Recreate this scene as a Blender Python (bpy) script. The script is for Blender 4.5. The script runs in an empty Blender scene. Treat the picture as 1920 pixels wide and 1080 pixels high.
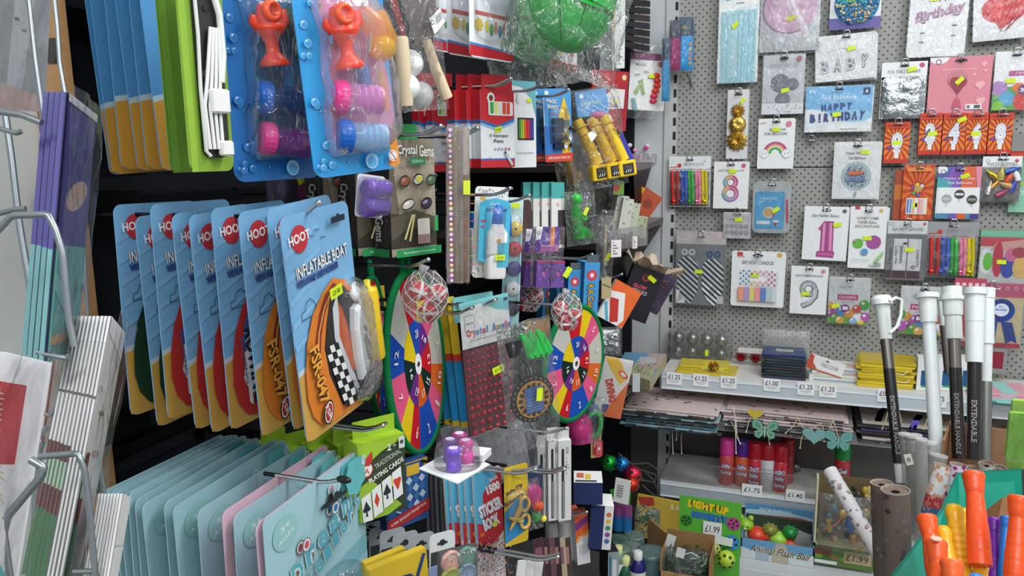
import bpy, math, random
from mathutils import Vector, Matrix
SC = bpy.context.scene; COL = SC.collection
R = math.radians; PI = math.pi
# ---------------------------------------------------------------- camera, world, lights, exposure
F = 1450.0; PITCH = R(9.7); YAW = R(20.4); ROLL = R(-0.77); EYE = Vector((0, 0, 1.6))
fw = Vector((-math.sin(YAW)*math.cos(PITCH), math.cos(YAW)*math.cos(PITCH), -math.sin(PITCH)))
rt = Vector((math.cos(YAW), math.sin(YAW), 0)); up = rt.cross(fw)
cr, sr = math.cos(ROLL), math.sin(ROLL)
rt, up = rt*cr + up*sr, up*cr - rt*sr
cam_d = bpy.data.cameras.new('camera'); cam_d.sensor_width = 36; cam_d.lens = 36*F/1920; cam_d.clip_start = .02
cam = bpy.data.objects.new('camera', cam_d); COL.objects.link(cam); SC.camera = cam
cam.matrix_world = Matrix((( rt.x, up.x, -fw.x, EYE.x), (rt.y, up.y, -fw.y, EYE.y), (rt.z, up.z, -fw.z, EYE.z), (0, 0, 0, 1)))
SC.view_settings.view_transform = 'Standard'; SC.view_settings.look = 'None'
SC.view_settings.gamma = 1; SC.view_settings.use_curve_mapping = False; SC.view_settings.exposure = 0.0
w_ = bpy.data.worlds.new('world'); SC.world = w_; w_.use_nodes = True
w_.node_tree.nodes['Background'].inputs[0].default_value = (.93, .97, 1, 1)
w_.node_tree.nodes['Background'].inputs[1].default_value = .52
def area(name, loc, target, sx, sy, watts, col=(.95, .98, 1)):
 d = bpy.data.lights.new(name, 'AREA'); d.shape = 'RECTANGLE'; d.size = sx; d.size_y = sy; d.energy = watts; d.color = col
 o = bpy.data.objects.new(name, d); COL.objects.link(o); o.location = loc
 o.rotation_euler = (Vector(target)-Vector(loc)).to_track_quat('-Z', 'Y').to_euler(); return o
area('ceiling_batten_light', (.45, 1.2, 2.85), (.1, 1.4, .8), .35, 1.6, 22)
area('ceiling_batten_light', (.3, -.9, 2.85), (-.3, 1.6, 1.2), 1.8, .35, 26)
area('ceiling_batten_light', (1.3, .9, 2.85), (.3, 2.6, 1.1), .35, 1.5, 18)
# ---------------------------------------------------------------- pixel helpers (photo frame 1920 x 1080)
def ray(px, py): return (fw*F + rt*(px-960) - up*(py-540)).normalized()
def hit(px, py, X=None, Y=None, Z=None):
 d = ray(px, py)
 t = (X-EYE.x)/d.x if X is not None else (Y-EYE.y)/d.y if Y is not None else (Z-EYE.z)/d.z
 return EYE + d*t
def hitp(px, py, p, n):
 d = ray(px, py); return EYE + d*((p-EYE).dot(n)/d.dot(n))
class Pose: pass
def pose(l, t, r, b, X=None, Y=None, a=None, roll=0, pitch=0):
 """flat thing seen between columns l..r (at its middle row) and rows t..b (at its middle column)"""
 if a is None: a = 90 if X is not None else 0
 cx, cy = (l+r)/2, (t+b)/2
 A = hit(cx, cy, X=X, Y=Y); e = Vector((math.cos(R(a)), math.sin(R(a)), 0)); n = Vector((math.sin(R(a)), -math.cos(R(a)), 0))
 L, Q, T, B = hitp(l, cy, A, n), hitp(r, cy, A, n), hitp(cx, t, A, n), hitp(cx, b, A, n)
 p = Pose(); p.w = (Q-L).dot(e); p.h = T.z-B.z
 c = A + e*(((L-A).dot(e)+(Q-A).dot(e))/2); c.z = (T.z+B.z)/2
 M = Matrix(((e.x, -n.x, 0, c.x), (e.y, -n.y, 0, c.y), (0, 0, 1, c.z), (0, 0, 0, 1)))
 p.M = M @ Matrix.Rotation(R(-roll), 4, 'Y') @ Matrix.Rotation(R(pitch), 4, 'X'); p.c = c; p.L = L
 return p
def at(px, py, d):
 r_ = ray(px, py); return EYE + r_*(d/r_.dot(fw))
def fit(l, t, r, b, ar, X=None, Y=None, roll=0, pitch=0, lo=5, hi=112):
 """like pose, turning the thing so that its width / height comes out as ar"""
 for _ in range(24):
  m = (lo+hi)/2; p = pose(l, t, r, b, X=X, Y=Y, a=m)
  if p.w/p.h > ar: hi = m
  else: lo = m
 p = pose(l, t, r, b, X=X, Y=Y, a=m, roll=roll, pitch=pitch); p.a = m; return p
def frame4(TL, TR, BR, BL, dL, dR, dB=None):
 k = 1 if dB is None else dB
 a, b, c, d = at(*TL, dL), at(*TR, dR), at(*BR, dR*k), at(*BL, dL*k)
 e = ((b-a)+(c-d))/2; z = ((a-d)+(b-c))/2; p = Pose(); p.w = e.length; e.normalize(); z = z-e*z.dot(e); p.h = z.length; z.normalize()
 y = z.cross(e); p.c = (a+b+c+d)/4; p.M = Matrix(((e.x, y.x, z.x, p.c.x), (e.y, y.y, z.y, p.c.y), (e.z, y.z, z.z, p.c.z), (0, 0, 0, 1))); p.L = a; return p
def shift(p, d):
 q = Pose(); q.__dict__.update(p.__dict__); q.M = Matrix.Translation(Vector(d)) @ p.M; q.c = p.c+Vector(d); return q
# ---------------------------------------------------------------- materials
def lin(c):
 if isinstance(c, str):
  c = c.lstrip('#')
  if len(c) == 3: c = ''.join(k*2 for k in c)
  c = [int(c[i:i+2], 16)/255 for i in (0, 2, 4)]
  return tuple((x/12.92 if x <= .04045 else ((x+.055)/1.055)**2.4) for x in c)
 return tuple(c[:3])
MAT = {}
def mat(name, rough=.5, metal=0, spec=.5, bump=0, bscale=60, vary=.06, alpha=None, trans=0, coat=0, emit=0, sheen=0):
 m = bpy.data.materials.new(name); m.use_nodes = True; nt = m.node_tree; b = nt.nodes['Principled BSDF']
 at = nt.nodes.new('ShaderNodeAttribute'); at.attribute_name = 'Col'
 tc = nt.nodes.new('ShaderNodeTexCoord'); no = nt.nodes.new('ShaderNodeTexNoise'); no.inputs['Scale'].default_value = bscale; no.inputs['Detail'].default_value = 4
 nt.links.new(tc.outputs['Object'], no.inputs['Vector'])
 hs = nt.nodes.new('ShaderNodeMapRange'); hs.inputs[1].default_value = .3; hs.inputs[2].default_value = .7; hs.inputs[3].default_value = 1-vary; hs.inputs[4].default_value = 1+vary
 nt.links.new(no.outputs['Fac'], hs.inputs[0])
 mx = nt.nodes.new('ShaderNodeVectorMath'); mx.operation = 'SCALE'
 nt.links.new(at.outputs['Color'], mx.inputs[0]); nt.links.new(hs.outputs[0], mx.inputs['Scale']); nt.links.new(mx.outputs[0], b.inputs['Base Color'])
 b.inputs['Roughness'].default_value = rough; b.inputs['Metallic'].default_value = metal; b.inputs['Specular IOR Level'].default_value = spec
 if coat: b.inputs['Coat Weight'].default_value = coat; b.inputs['Coat Roughness'].default_value = .08
 if trans: b.inputs['Transmission Weight'].default_value = trans
 if alpha is not None: b.inputs['Alpha'].default_value = alpha
 if sheen: b.inputs['Sheen Weight'].default_value = sheen
 if bump:
  bp = nt.nodes.new('ShaderNodeBump'); bp.inputs['Strength'].default_value = bump; bp.inputs['Distance'].default_value = .004
  nt.links.new(no.outputs['Fac'], bp.inputs['Height']); nt.links.new(bp.outputs[0], b.inputs['Normal'])
 MAT[name] = m; return m
mat('paper', .55, vary=.03); mat('gloss', .28, spec=.5, vary=.02, coat=.25); mat('matte', .85, spec=.2, bscale=30); mat('felt', .95, spec=.1, bump=.4, bscale=400, vary=.05)
mat('plastic', .3, spec=.5, vary=.02); mat('metal', .35, metal=.9, bscale=20); mat('chrome', .14, metal=1, vary=.02); mat('foil', .22, metal=.85, bump=1, bscale=90, vary=.1)
mat('painted', .45, bscale=6, vary=.03); mat('cardboard', .9, spec=.15, bscale=120, vary=.1); mat('tint', .12, alpha=.45, vary=.02); mat('fabric', .95, spec=.1, bump=.3, bscale=300)
def film(name, base, bump, scale, white):
 m = bpy.data.materials.new(name); m.use_nodes = True; nt = m.node_tree; nt.nodes.clear()
 out = nt.nodes.new('ShaderNodeOutputMaterial'); tr = nt.nodes.new('ShaderNodeBsdfTransparent'); gl = nt.nodes.new('ShaderNodeBsdfGlossy'); df = nt.nodes.new('ShaderNodeBsdfDiffuse')
 at = nt.nodes.new('ShaderNodeAttribute'); at.attribute_name = 'Col'; nt.links.new(at.outputs['Color'], df.inputs[0])
 gl.inputs['Roughness'].default_value = .16
 tc = nt.nodes.new('ShaderNodeTexCoord'); mp = nt.nodes.new('ShaderNodeMapping'); no = nt.nodes.new('ShaderNodeTexNoise')
 mp.inputs['Scale'].default_value = (1.6, 1, .8)
 no.inputs['Scale'].default_value = scale; no.inputs['Detail'].default_value = 3; no.inputs['Distortion'].default_value = 1.2
 nt.links.new(tc.outputs['Object'], mp.inputs[0]); nt.links.new(mp.outputs[0], no.inputs['Vector'])
 bp = nt.nodes.new('ShaderNodeBump'); bp.inputs['Strength'].default_value = bump; bp.inputs['Distance'].default_value = .02
 nt.links.new(no.outputs['Fac'], bp.inputs['Height']); nt.links.new(bp.outputs[0], gl.inputs['Normal'])
 lw = nt.nodes.new('ShaderNodeLayerWeight'); lw.inputs[0].default_value = .3; nt.links.new(bp.outputs[0], lw.inputs['Normal'])
 mr = nt.nodes.new('ShaderNodeMapRange'); mr.inputs[3].default_value = base; mr.inputs[4].default_value = .7
 nt.links.new(lw.outputs['Fresnel'], mr.inputs[0])
 m1 = nt.nodes.new('ShaderNodeMixShader'); nt.links.new(mr.outputs[0], m1.inputs[0]); nt.links.new(tr.outputs[0], m1.inputs[1]); nt.links.new(gl.outputs[0], m1.inputs[2])
 m2 = nt.nodes.new('ShaderNodeMixShader'); m2.inputs[0].default_value = white; nt.links.new(m1.outputs[0], m2.inputs[1]); nt.links.new(df.outputs[0], m2.inputs[2])
 nt.links.new(m2.outputs[0], out.inputs[0]); MAT[name] = m
film('film', .035, .8, 28, .035); film('blister', .035, .35, 22, .05); film('sleeve', .03, .3, 26, .02); film('haze', .08, .8, 30, .2); film('colourfilm', .08, .5, 24, .45)
# ---------------------------------------------------------------- mesh builder
def rot2(x, z, deg):
 c, s = math.cos(R(deg)), math.sin(R(deg)); return x*c-z*s, x*s+z*c
_TX = {}
def text_geo(s, bold=0.0):
 k = (s, bold)
 if k in _TX: return _TX[k]
 cu = bpy.data.curves.new('t', 'FONT'); cu.body = s; cu.size = 1; cu.align_x = 'CENTER'; cu.resolution_u = 2; cu.offset = bold
 o = bpy.data.objects.new('t', cu); COL.objects.link(o); dg = bpy.context.evaluated_depsgraph_get()
 me = o.evaluated_get(dg).to_mesh(); v = [(p.co.x, p.co.y) for p in me.vertices]; f = [tuple(q.vertices) for q in me.polygons]
 bpy.data.objects.remove(o); bpy.data.curves.remove(cu)
 if v:
  y0 = min(p[1] for p in v); y1 = max(p[1] for p in v); x0 = min(p[0] for p in v); x1 = max(p[0] for p in v)
  v = [(p[0]-(x0+x1)/2, p[1]-(y0+y1)/2) for p in v]; W, H = x1-x0, y1-y0
 else: W = H = 1
 _TX[k] = (v, f, W, H); return _TX[k]
class MB:
 def __init__(s): s.v = []; s.f = []; s.c = []; s.m = []; s.sm = []; s.M = None
 def add(s, vs, fs, col, m='paper', smooth=False, M=None):
  b = len(s.v)
  if M is not None: vs = [M @ Vector(p) for p in vs]
  if s.M is not None: vs = [s.M @ Vector(p) for p in vs]
  s.v += [tuple(p) for p in vs]; c = lin(col)
  for f in fs: s.f.append(tuple(b+i for i in f)); s.c.append(c); s.m.append(m); s.sm.append(smooth)
  return s
 def box(s, x0, x1, y0, y1, z0, z1, col, m='paper', M=None, faces=None):
  vs = [(x0,y0,z0),(x1,y0,z0),(x1,y1,z0),(x0,y1,z0),(x0,y0,z1),(x1,y0,z1),(x1,y1,z1),(x0,y1,z1)]
  fs = [(0,3,2,1),(4,5,6,7),(0,1,5,4),(1,2,6,5),(2,3,7,6),(3,0,4,7)]   # bottom top front right back left
  if faces:
   for i, f in enumerate(fs): s.add([vs[k] for k in f], [(0,1,2,3)], faces.get(i, col), m, M=M)
  else: s.add(vs, fs, col, m, M=M)
  return s
 def bbox(s, x0, x1, y0, y1, z0, z1, col, m='plastic', r=.003, n=2, M=None):
  """box with rounded upright edges (in x-y) and softened rims"""
  pts = rrect(x0, y0, x1, y1, r, n); k = len(pts); i_ = min(r*.5, (z1-z0)*.3); cx, cy = (x0+x1)/2, (y0+y1)/2
  sx = 1-2*i_/max(x1-x0, 1e-6); sy = 1-2*i_/max(y1-y0, 1e-6)
  ins = [((x-cx)*sx+cx, (y-cy)*sy+cy) for x, y in pts]
  rings = [[(x, y, z0) for x, y in ins], [(x, y, z0+i_) for x, y in pts], [(x, y, z1-i_) for x, y in pts], [(x, y, z1) for x, y in ins]]
  return s.loft(rings, col, m, smooth=False, M=M)
 def loft(s, rings, col, m='plastic', smooth=True, closed=True, caps=True, M=None, cols=None):
  vs = [p for r_ in rings for p in r_]; k = len(rings[0]); kk = k if closed else k-1
  for i in range(len(rings)-1):
   fs = [(i*k+j, i*k+(j+1) % k, (i+1)*k+(j+1) % k, (i+1)*k+j) for j in range(kk)]
   used = sorted({q for f in fs for q in f}); mp = {q: n for n, q in enumerate(used)}
   if cols: s.add([vs[q] for q in used], [tuple(mp[q] for q in f) for f in fs], cols[i], m, smooth, M)
   elif i == 0: allf = fs
   else: allf = allf+fs
  if not cols: s.add(vs, allf, col, m, smooth, M)
  if caps:
   c0 = cols[0] if cols else col; c1 = cols[-1] if cols else col
   s.add(rings[0], [tuple(range(k))[::-1]], c0, m, False, M); s.add(rings[-1], [tuple(range(k))], c1, m, False, M)
  return s
 def lathe(s, prof, col, m='plastic', n=20, M=None, cols=None, caps=True, smooth=True):
  rings = [[(r*math.cos(2*PI*j/n), r*math.sin(2*PI*j/n), z) for j in range(n)] for r, z in prof]
  return s.loft(rings, col, m, smooth, True, caps, M, cols)
 def tube(s, pts, rad, col, m='chrome', n=8, M=None, caps=True):
  P = [Vector(p) for p in pts]; rings = []; pn = None
  for i, p in enumerate(P):
   d = (P[min(i+1, len(P)-1)]-P[max(i-1, 0)])
   if d.length < 1e-9: d = Vector((0, 0, 1))
   d.normalize()
   if pn is None: pn = d.cross(Vector((0, 0, 1)) if abs(d.z) < .9 else Vector((1, 0, 0))).normalized()
   else:
    pn = pn - d*pn.dot(d); pn = pn.normalized() if pn.length > 1e-6 else d.orthogonal().normalized()
   bn = d.cross(pn); r_ = rad[i] if isinstance(rad, (list, tuple)) else rad
   rings.append([p + pn*(r_*math.cos(2*PI*j/n)) + bn*(r_*math.sin(2*PI*j/n)) for j in range(n)])
  return s.loft(rings, col, m, True, True, caps, M)
 def ball(s, c, r, col, m='plastic', n=16, k=10, M=None, sc=(1, 1, 1), cols=None):
  rings = [[(c[0]+sc[0]*r*math.sin(PI*i/k)*math.cos(2*PI*j/n), c[1]+sc[1]*r*math.sin(PI*i/k)*math.sin(2*PI*j/n), c[2]-sc[2]*r*math.cos(PI*i/k)) for j in range(n)] for i in range(1, k)]
  rings = [[(c[0]+(p[0]-c[0])*.05, c[1]+(p[1]-c[1])*.05, c[2]-sc[2]*r) for p in rings[0]]]+rings+[[(c[0]+(p[0]-c[0])*.05, c[1]+(p[1]-c[1])*.05, c[2]+sc[2]*r) for p in rings[-1]]]
  return s.loft(rings, col, m, True, M=M)
 def build(s, name, parent=None, Mx=None):
  me = bpy.data.meshes.new(name); me.from_pydata(s.v, [], s.f)
  ms = []; idx = []
  for m in s.m:
   if m not in ms: ms.append(m)
   idx.append(ms.index(m))
  for m in ms: me.materials.append(MAT[m])
  me.polygons.foreach_set('material_index', idx); me.polygons.foreach_set('use_smooth', s.sm)
  at = me.color_attributes.new('Col', 'FLOAT_COLOR', 'CORNER'); buf = []
  for f, c in zip(s.f, s.c): buf += [c[0], c[1], c[2], 1.0]*len(f)
  at.data.foreach_set('color', buf); me.update()
  o = bpy.data.objects.new(name, me); COL.objects.link(o)
  if parent is not None: o.parent = parent
  if Mx is not None: o.matrix_world = Mx
  return o
def rrect(x0, y0, x1, y1, r, n=3):
 r = max(1e-5, min(r, (x1-x0)/2-1e-5, (y1-y0)/2-1e-5)); pts = []
 for cx, cy, a0 in ((x1-r, y1-r, 0), (x0+r, y1-r, 90), (x0+r, y0+r, 180), (x1-r, y0+r, 270)):
  for i in range(n+1): t = R(a0+90*i/n); pts.append((cx+r*math.cos(t), cy+r*math.sin(t)))
 return pts
class Art:
 """draws print on the front of a card in u (left-right), v (top-down), 0..1; the card is centred, front is -y"""
 def __init__(s, mb, w, h, y=0, m='paper'): s.mb = mb; s.w = w; s.h = h; s.y = y-.0002; s.m = m; s.n = 0; s.M = None
 def p(s, u, v): return ((u-.5)*s.w, (.5-v)*s.h)
 def up(s): s.n += 1; return s.y-.00016*s.n
 def face(s, pts, col, m=None):
  for ax, lim, sg in ((0, s.w/2, 1), (0, -s.w/2, -1), (1, s.h/2, 1), (1, -s.h/2, -1)):      # keep print on the card
   if all((q[ax]-lim)*sg <= 1e-9 for q in pts): continue
   out = []
   for i in range(len(pts)):
    a, b = pts[i-1], pts[i]; ia, ib = (a[ax]-lim)*sg <= 0, (b[ax]-lim)*sg <= 0
    if ia != ib: t = (lim-a[ax])/(b[ax]-a[ax]); out.append((a[0]+(b[0]-a[0])*t, a[1]+(b[1]-a[1])*t))
    if ib: out.append(b)
   pts = out
   if len(pts) < 3: return s
  y = s.up(); vs = [(x, y, z) for x, z in pts]
  ar = sum(pts[i][0]*pts[(i+1) % len(pts)][1]-pts[(i+1) % len(pts)][0]*pts[i][1] for i in range(len(pts)))
  f = tuple(range(len(vs))); s.mb.add(vs, [f if ar > 0 else f[::-1]], col, m or s.m, M=s.M); return s
 def poly(s, uv, col, m=None): return s.face([s.p(*q) for q in uv], col, m)
 def rect(s, u0, v0, u1, v1, col, r=0, m=None):
  x0, z0 = s.p(u0, v1); x1, z1 = s.p(u1, v0)
  return s.face(rrect(x0, z0, x1, z1, r*s.w) if r else [(x0, z0), (x1, z0), (x1, z1), (x0, z1)], col, m)
 def circ(s, u, v, r, col, ry=None, n=20, rot=0, m=None, star=0):
  x, z = s.p(u, v); ry = r if ry is None else ry; pts = []
  for i in range(n):
   k = (1-star*(i % 2)); a, b = rot2(r*s.w*k*math.cos(2*PI*i/n), ry*s.w*k*math.sin(2*PI*i/n), rot); pts.append((x+a, z+b))
  return s.face(pts, col, m)
 def ring(s, u, v, r, t, col, n=24): s.line([(u+r*math.cos(2*PI*i/n), v+r*s.w/s.h*math.sin(2*PI*i/n)) for i in range(n+1)], t, col); return s
 def line(s, uv, t, col, m=None):
  P = [Vector(s.p(*q)) for q in uv]; t = t*s.w/2; L = []; Q = []
  for i, p in enumerate(P):
   d = P[min(i+1, len(P)-1)]-P[max(i-1, 0)]
   if d.length < 1e-9: continue
   d.normalize(); n = Vector((-d.y, d.x)); L.append(p+n*t); Q.append(p-n*t)
  y = s.up(); k = len(L); s.mb.add([(p.x, y, p.y) for p in L]+[(p.x, y, p.y) for p in Q], [(i, k+i, k+i+1, i+1) for i in range(k-1)], col, m or s.m, M=s.M); return s
 def text(s, t, u, v, size, col, width=None, rot=0, bold=0.01, m=None, shear=0, out=None, ow=.06):
  """size = letter height as a fraction of card height, width = word width as a fraction of card width"""
  if out: s.text(t, u, v, size, out, width, rot, bold+ow, m, shear)
  vs, fs, W, H = text_geo(t, bold); x, z = s.p(u, v); sz = size*(s.h if abs(rot) < 45 else s.w)/max(H, .5)
  sx = sz if width is None else width*(s.w if abs(rot) < 45 else s.h)/max(W, .01)
  y = s.up(); s.mb.add([(lambda q: (x+q[0], y, z+q[1]))(rot2(a*sx+b*sz*shear, b*sz, rot)) for a, b in vs], fs, col, m or s.m, M=s.M); return s
def card(w, h, col='fff', r=.004, t=.0012, back=None, m='paper', warp=0, n=3):
 mb = MB(); pts = rrect(-w/2, -h/2, w/2, h/2, r, n); k = len(pts)
 mb.add([(x, 0, z) for x, z in pts], [tuple(range(k))], col, m)
 mb.add([(x, t, z) for x, z in pts], [tuple(range(k))[::-1]], back or 'd8d8d4', m)
 mb.add([(x, 0, z) for x, z in pts]+[(x, t, z) for x, z in pts], [(j, k+j, k+(j+1) % k, (j+1) % k) for j in range(k)], col, m)
 return mb, Art(mb, w, h, 0, m)
def clipc(pts, poly):
 """pts clipped to a convex polygon"""
 n = len(poly); ar = sum(poly[i][0]*poly[(i+1) % n][1]-poly[(i+1) % n][0]*poly[i][1] for i in range(n)); sg = 1 if ar > 0 else -1
 for i in range(n):
  p, q = poly[i], poly[(i+1) % n]; d = lambda z: sg*((q[0]-p[0])*(z[1]-p[1])-(q[1]-p[1])*(z[0]-p[0])); out = []
  for j in range(len(pts)):
   a, b = pts[j-1], pts[j]; da, db = d(a), d(b)
   if (da >= 0) != (db >= 0): t = da/(da-db); out.append((a[0]+(b[0]-a[0])*t, a[1]+(b[1]-a[1])*t))
   if db >= 0: out.append(b)
  pts = out
  if len(pts) < 3: return []
 return pts
def slot(A, u=.5, v=.06, w=.2, col='15171a'):
 A.rect(u-w/2, v-.012, u+w/2, v+.012, col, .02); A.circ(u, v-.006, w*.2, col)
def pillow(w, h, d, col='e8eef0', m='film', nx=10, nz=12, seed=0, amp=.12, x0=None, y=0):
 """wrinkled plastic bag around contents"""
 rnd = random.Random(seed); mb = MB()
 for side in (-1, 1):
  vs = []
  for i in range(nz+1):
   for j in range(nx+1):
    u, v = j/nx, i/nz; e = (1-(2*u-1)**4)*(1-(2*v-1)**6)
    vs.append((((u-.5)*w)+rnd.uniform(-1, 1)*w*.008, y+side*d/2*e*(1+rnd.uniform(-amp, amp)*2), (v-.5)*h+rnd.uniform(-1, 1)*h*.006))
  fs = [(i*(nx+1)+j, i*(nx+1)+j+1, (i+1)*(nx+1)+j+1, (i+1)*(nx+1)+j) for i in range(nz) for j in range(nx)]
  if side > 0: fs = [f[::-1] for f in fs]
  mb.add(vs, fs, col, m, True)
 return mb
def sheet(w, h, col='e8eef0', m='sleeve', nx=8, nz=10, seed=0, amp=.0015, y=-.002):
 rnd = random.Random(seed); mb = MB()
 vs = [((j/nx-.5)*w, y-abs(rnd.gauss(0, amp)), (i/nz-.5)*h) for i in range(nz+1) for j in range(nx+1)]
 mb.add(vs, [(i*(nx+1)+j, i*(nx+1)+j+1, (i+1)*(nx+1)+j+1, (i+1)*(nx+1)+j) for i in range(nz) for j in range(nx)], col, m, True); return mb
def dome(w, h, d, pts=None, col='eef2f4', m='blister', steps=(0, .25, .6, .85, 1), ins=(1, .99, .95, .86, .7), y=0, r=.01):
 """vacuum-formed blister rising from the card (towards -y)"""
 pts = pts or rrect(-w/2, -h/2, w/2, h/2, r, 4); cx = sum(p[0] for p in pts)/len(pts); cz = sum(p[1] for p in pts)/len(pts); mb = MB()
 rings = [[(cx+(x-cx)*k, y-d*q, cz+(z-cz)*k) for x, z in pts] for q, k in zip(steps, ins)]
 mb.loft(rings, col, m, True, caps=False); mb.add(rings[-1], [tuple(range(len(pts)))], col, m, True); return mb
def boxed(w, h, d, col='fff', side=None, top=None, m='paper', faces=None):
 """carton with its front at y = 0; gives art for the front, left side and top"""
 mb = MB(); f = {5: side or col, 3: side or col, 1: top or side or col}; f.update(faces or {}); mb.box(-w/2, w/2, 0, d, -h/2, h/2, col, m, faces=f)
 A = Art(mb, w, h, 0, m); L = Art(mb, d, h, 0, m); L.M = Matrix.Translation((-w/2, d/2, 0)) @ Matrix.Rotation(R(-90), 4, 'Z')
 T = Art(mb, w, d, 0, m); T.M = Matrix.Translation((0, d/2, h/2)) @ Matrix.Rotation(R(-90), 4, 'X'); return mb, A, L, T
def tab(w, h, z, col, y=0, hole=True, m='paper', t=.0008):
 mb = MB(); mb.box(-w/2, w/2, y, y+t, z, z+h, col, m)
 if hole: A = Art(mb, w, h, y); q = A.face(rrect(-w*.2, z+h*.5, w*.2, z+h*.68, h*.08), '15171a')
 return mb
# ---------------------------------------------------------------- things
ALL = []
def meta(o, label, cat, group=None, kind=None):
 if label: o['label'] = label
 if cat: o['category'] = cat
 if group: o['group'] = group
 if kind: o['kind'] = kind
 return o
def thing(name, label, cat, M, parts, group=None):
 """parts: list of (name, MB or (MB, [(sub name, MB), ...]))"""
 if len(parts) == 1 and not isinstance(parts[0][1], tuple):
  o = parts[0][1].build(name, None, M); meta(o, label, cat, group); ALL.append(o); return o
 e = bpy.data.objects.new(name, None); COL.objects.link(e); e.empty_display_size = .02; e.matrix_world = M; meta(e, label, cat, group); ALL.append(e)
 for pn, mb in parts:
  sub = []
  if isinstance(mb, tuple): mb, sub = mb
  c = mb.build(pn, e)
  for sn, sm in sub: sm.build(sn, c)
 return e
def dup(o, M, label=None, group=None):
 c = o.copy(); COL.objects.link(c); c.matrix_world = M
 if label: c['label'] = label
 if group: c['group'] = group
 for ch in o.children:
  d = ch.copy(); COL.objects.link(d); d.parent = c
  for g in ch.children:
   k = g.copy(); COL.objects.link(k); k.parent = d
 ALL.append(c); return c
def struct(name, mb): return meta(mb.build(name), None, None, None, 'structure')
def sticker(x, z, y, txt='', s=1, rot=0, col='d9ee1f'):
 mb = MB(); mb.M = Matrix.Translation((x, y, z)) @ Matrix.Rotation(R(-rot), 4, 'Y'); w, h = .024*s, .013*s
 pts = []
 for i in range(9): pts.append((-w/2+w*i/8, -h/2+(.0006*s if i % 2 else 0)))
 for i in range(9): pts.append((w/2-w*i/8, h/2-(.0006*s if i % 2 else 0)))
 mb.add([(a, 0, b) for a, b in pts], [tuple(range(len(pts)))], col, 'paper')
 mb.add([(a, .0003, b) for a, b in pts], [tuple(range(len(pts)))[::-1]], col, 'paper')
 if txt: Art(mb, w, h).text(txt, .5, .5, .42, '3a4510', width=.62)
 return ('price_sticker', mb)
def stack(make, p, n, step, lab, cat, name, group, back='another %s, %s in its row', jit=.002, rj=1.0, seed=1, d=None):
 """the front thing at p, then n-1 more hanging behind it along the hook"""
 rnd = random.Random(seed); nrm = p.M.to_3x3() @ Vector((0, 1, 0)) if d is None else Vector(d); nrm.z = 0; nrm.normalize()
 o = thing(name, lab, cat, p.M, make(), group)
 for i in range(1, n):
  M = Matrix.Translation(nrm*step*i + Vector((rnd.uniform(-jit, jit), rnd.uniform(-jit, jit)*.3, rnd.uniform(-jit, jit)))) @ p.M @ Matrix.Rotation(R(rnd.uniform(-rj, rj)), 4, 'Y')
  dup(o, M, back % ORD[i] if '%s' in back else back, group)
 return o
ORD = ['front', 'second', 'third', 'fourth', 'fifth', 'sixth', 'seventh', 'eighth', 'ninth', 'tenth', 'eleventh', 'twelfth', 'thirteenth', 'fourteenth', 'fifteenth', 'sixteenth']
XW = -1.06; YB = 2.92
try:
 SC.cycles.transparent_max_bounces = 48; SC.cycles.max_bounces = 8
except Exception: pass
# ---------------------------------------------------------------- the setting
m = MB(); m.box(-2.2, 3.2, -1.6, 3.1, -.06, 0, '7b7a78', 'painted'); struct('floor', m)
m = MB(); m.box(XW-.06, XW, .856, 3.0, 0, 3.1, '1b1e22', 'matte'); struct('wall_left', m)
m = MB(); m.box(XW-.02, XW+.0, .1, .853, 0, 3.1, 'cfd3d0', 'painted'); struct('wall_left_front', m)
m = MB(); m.box(XW-.06, -.475, YB-.02, YB+.05, .8, 3.1, 'c9ced0', 'painted'); m.box(XW-.06, -.475, YB-.022, YB+.05, 0, .8, '4b4845', 'painted'); struct('wall_back', m)
def peg_mat():
 m = bpy.data.materials.new('pegboard'); m.use_nodes = True; nt = m.node_tree; b = nt.nodes['Principled BSDF']; b.inputs['Roughness'].default_value = .5
 tc = nt.nodes.new('ShaderNodeTexCoord'); outs = []
 for off in ((0, 0, 0), (.0125, 0, .0125)):
  ad = nt.nodes.new('ShaderNodeVectorMath'); ad.operation = 'ADD'; ad.inputs[1].default_value = off; nt.links.new(tc.outputs['Object'], ad.inputs[0])
  md = nt.nodes.new('ShaderNodeVectorMath'); md.operation = 'WRAP'; md.inputs[1].default_value = (.0125,)*3; md.inputs[2].default_value = (-.0125,)*3; nt.links.new(ad.outputs[0], md.inputs[0])
  ml = nt.nodes.new('ShaderNodeVectorMath'); ml.operation = 'MULTIPLY'; ml.inputs[1].default_value = (1, 0, 1); nt.links.new(md.outputs[0], ml.inputs[0])
  ln = nt.nodes.new('ShaderNodeVectorMath'); ln.operation = 'LENGTH'; nt.links.new(ml.outputs[0], ln.inputs[0])
  lt = nt.nodes.new('ShaderNodeMath'); lt.operation = 'LESS_THAN'; lt.inputs[1].default_value = .0029; nt.links.new(ln.outputs['Value'], lt.inputs[0]); outs.append(lt)
 mx = nt.nodes.new('ShaderNodeMath'); mx.operation = 'MAXIMUM'; nt.links.new(outs[0].outputs[0], mx.inputs[0]); nt.links.new(outs[1].outputs[0], mx.inputs[1])
 mc = nt.nodes.new('ShaderNodeMix'); mc.data_type = 'RGBA'; nt.links.new(mx.outputs[0], mc.inputs[0])
 mc.inputs[6].default_value = (*lin('9d9d97'), 1); mc.inputs[7].default_value = (*lin('26272a'), 1); nt.links.new(mc.outputs[2], b.inputs['Base Color']); MAT['pegboard'] = m
peg_mat()
m = MB()
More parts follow.
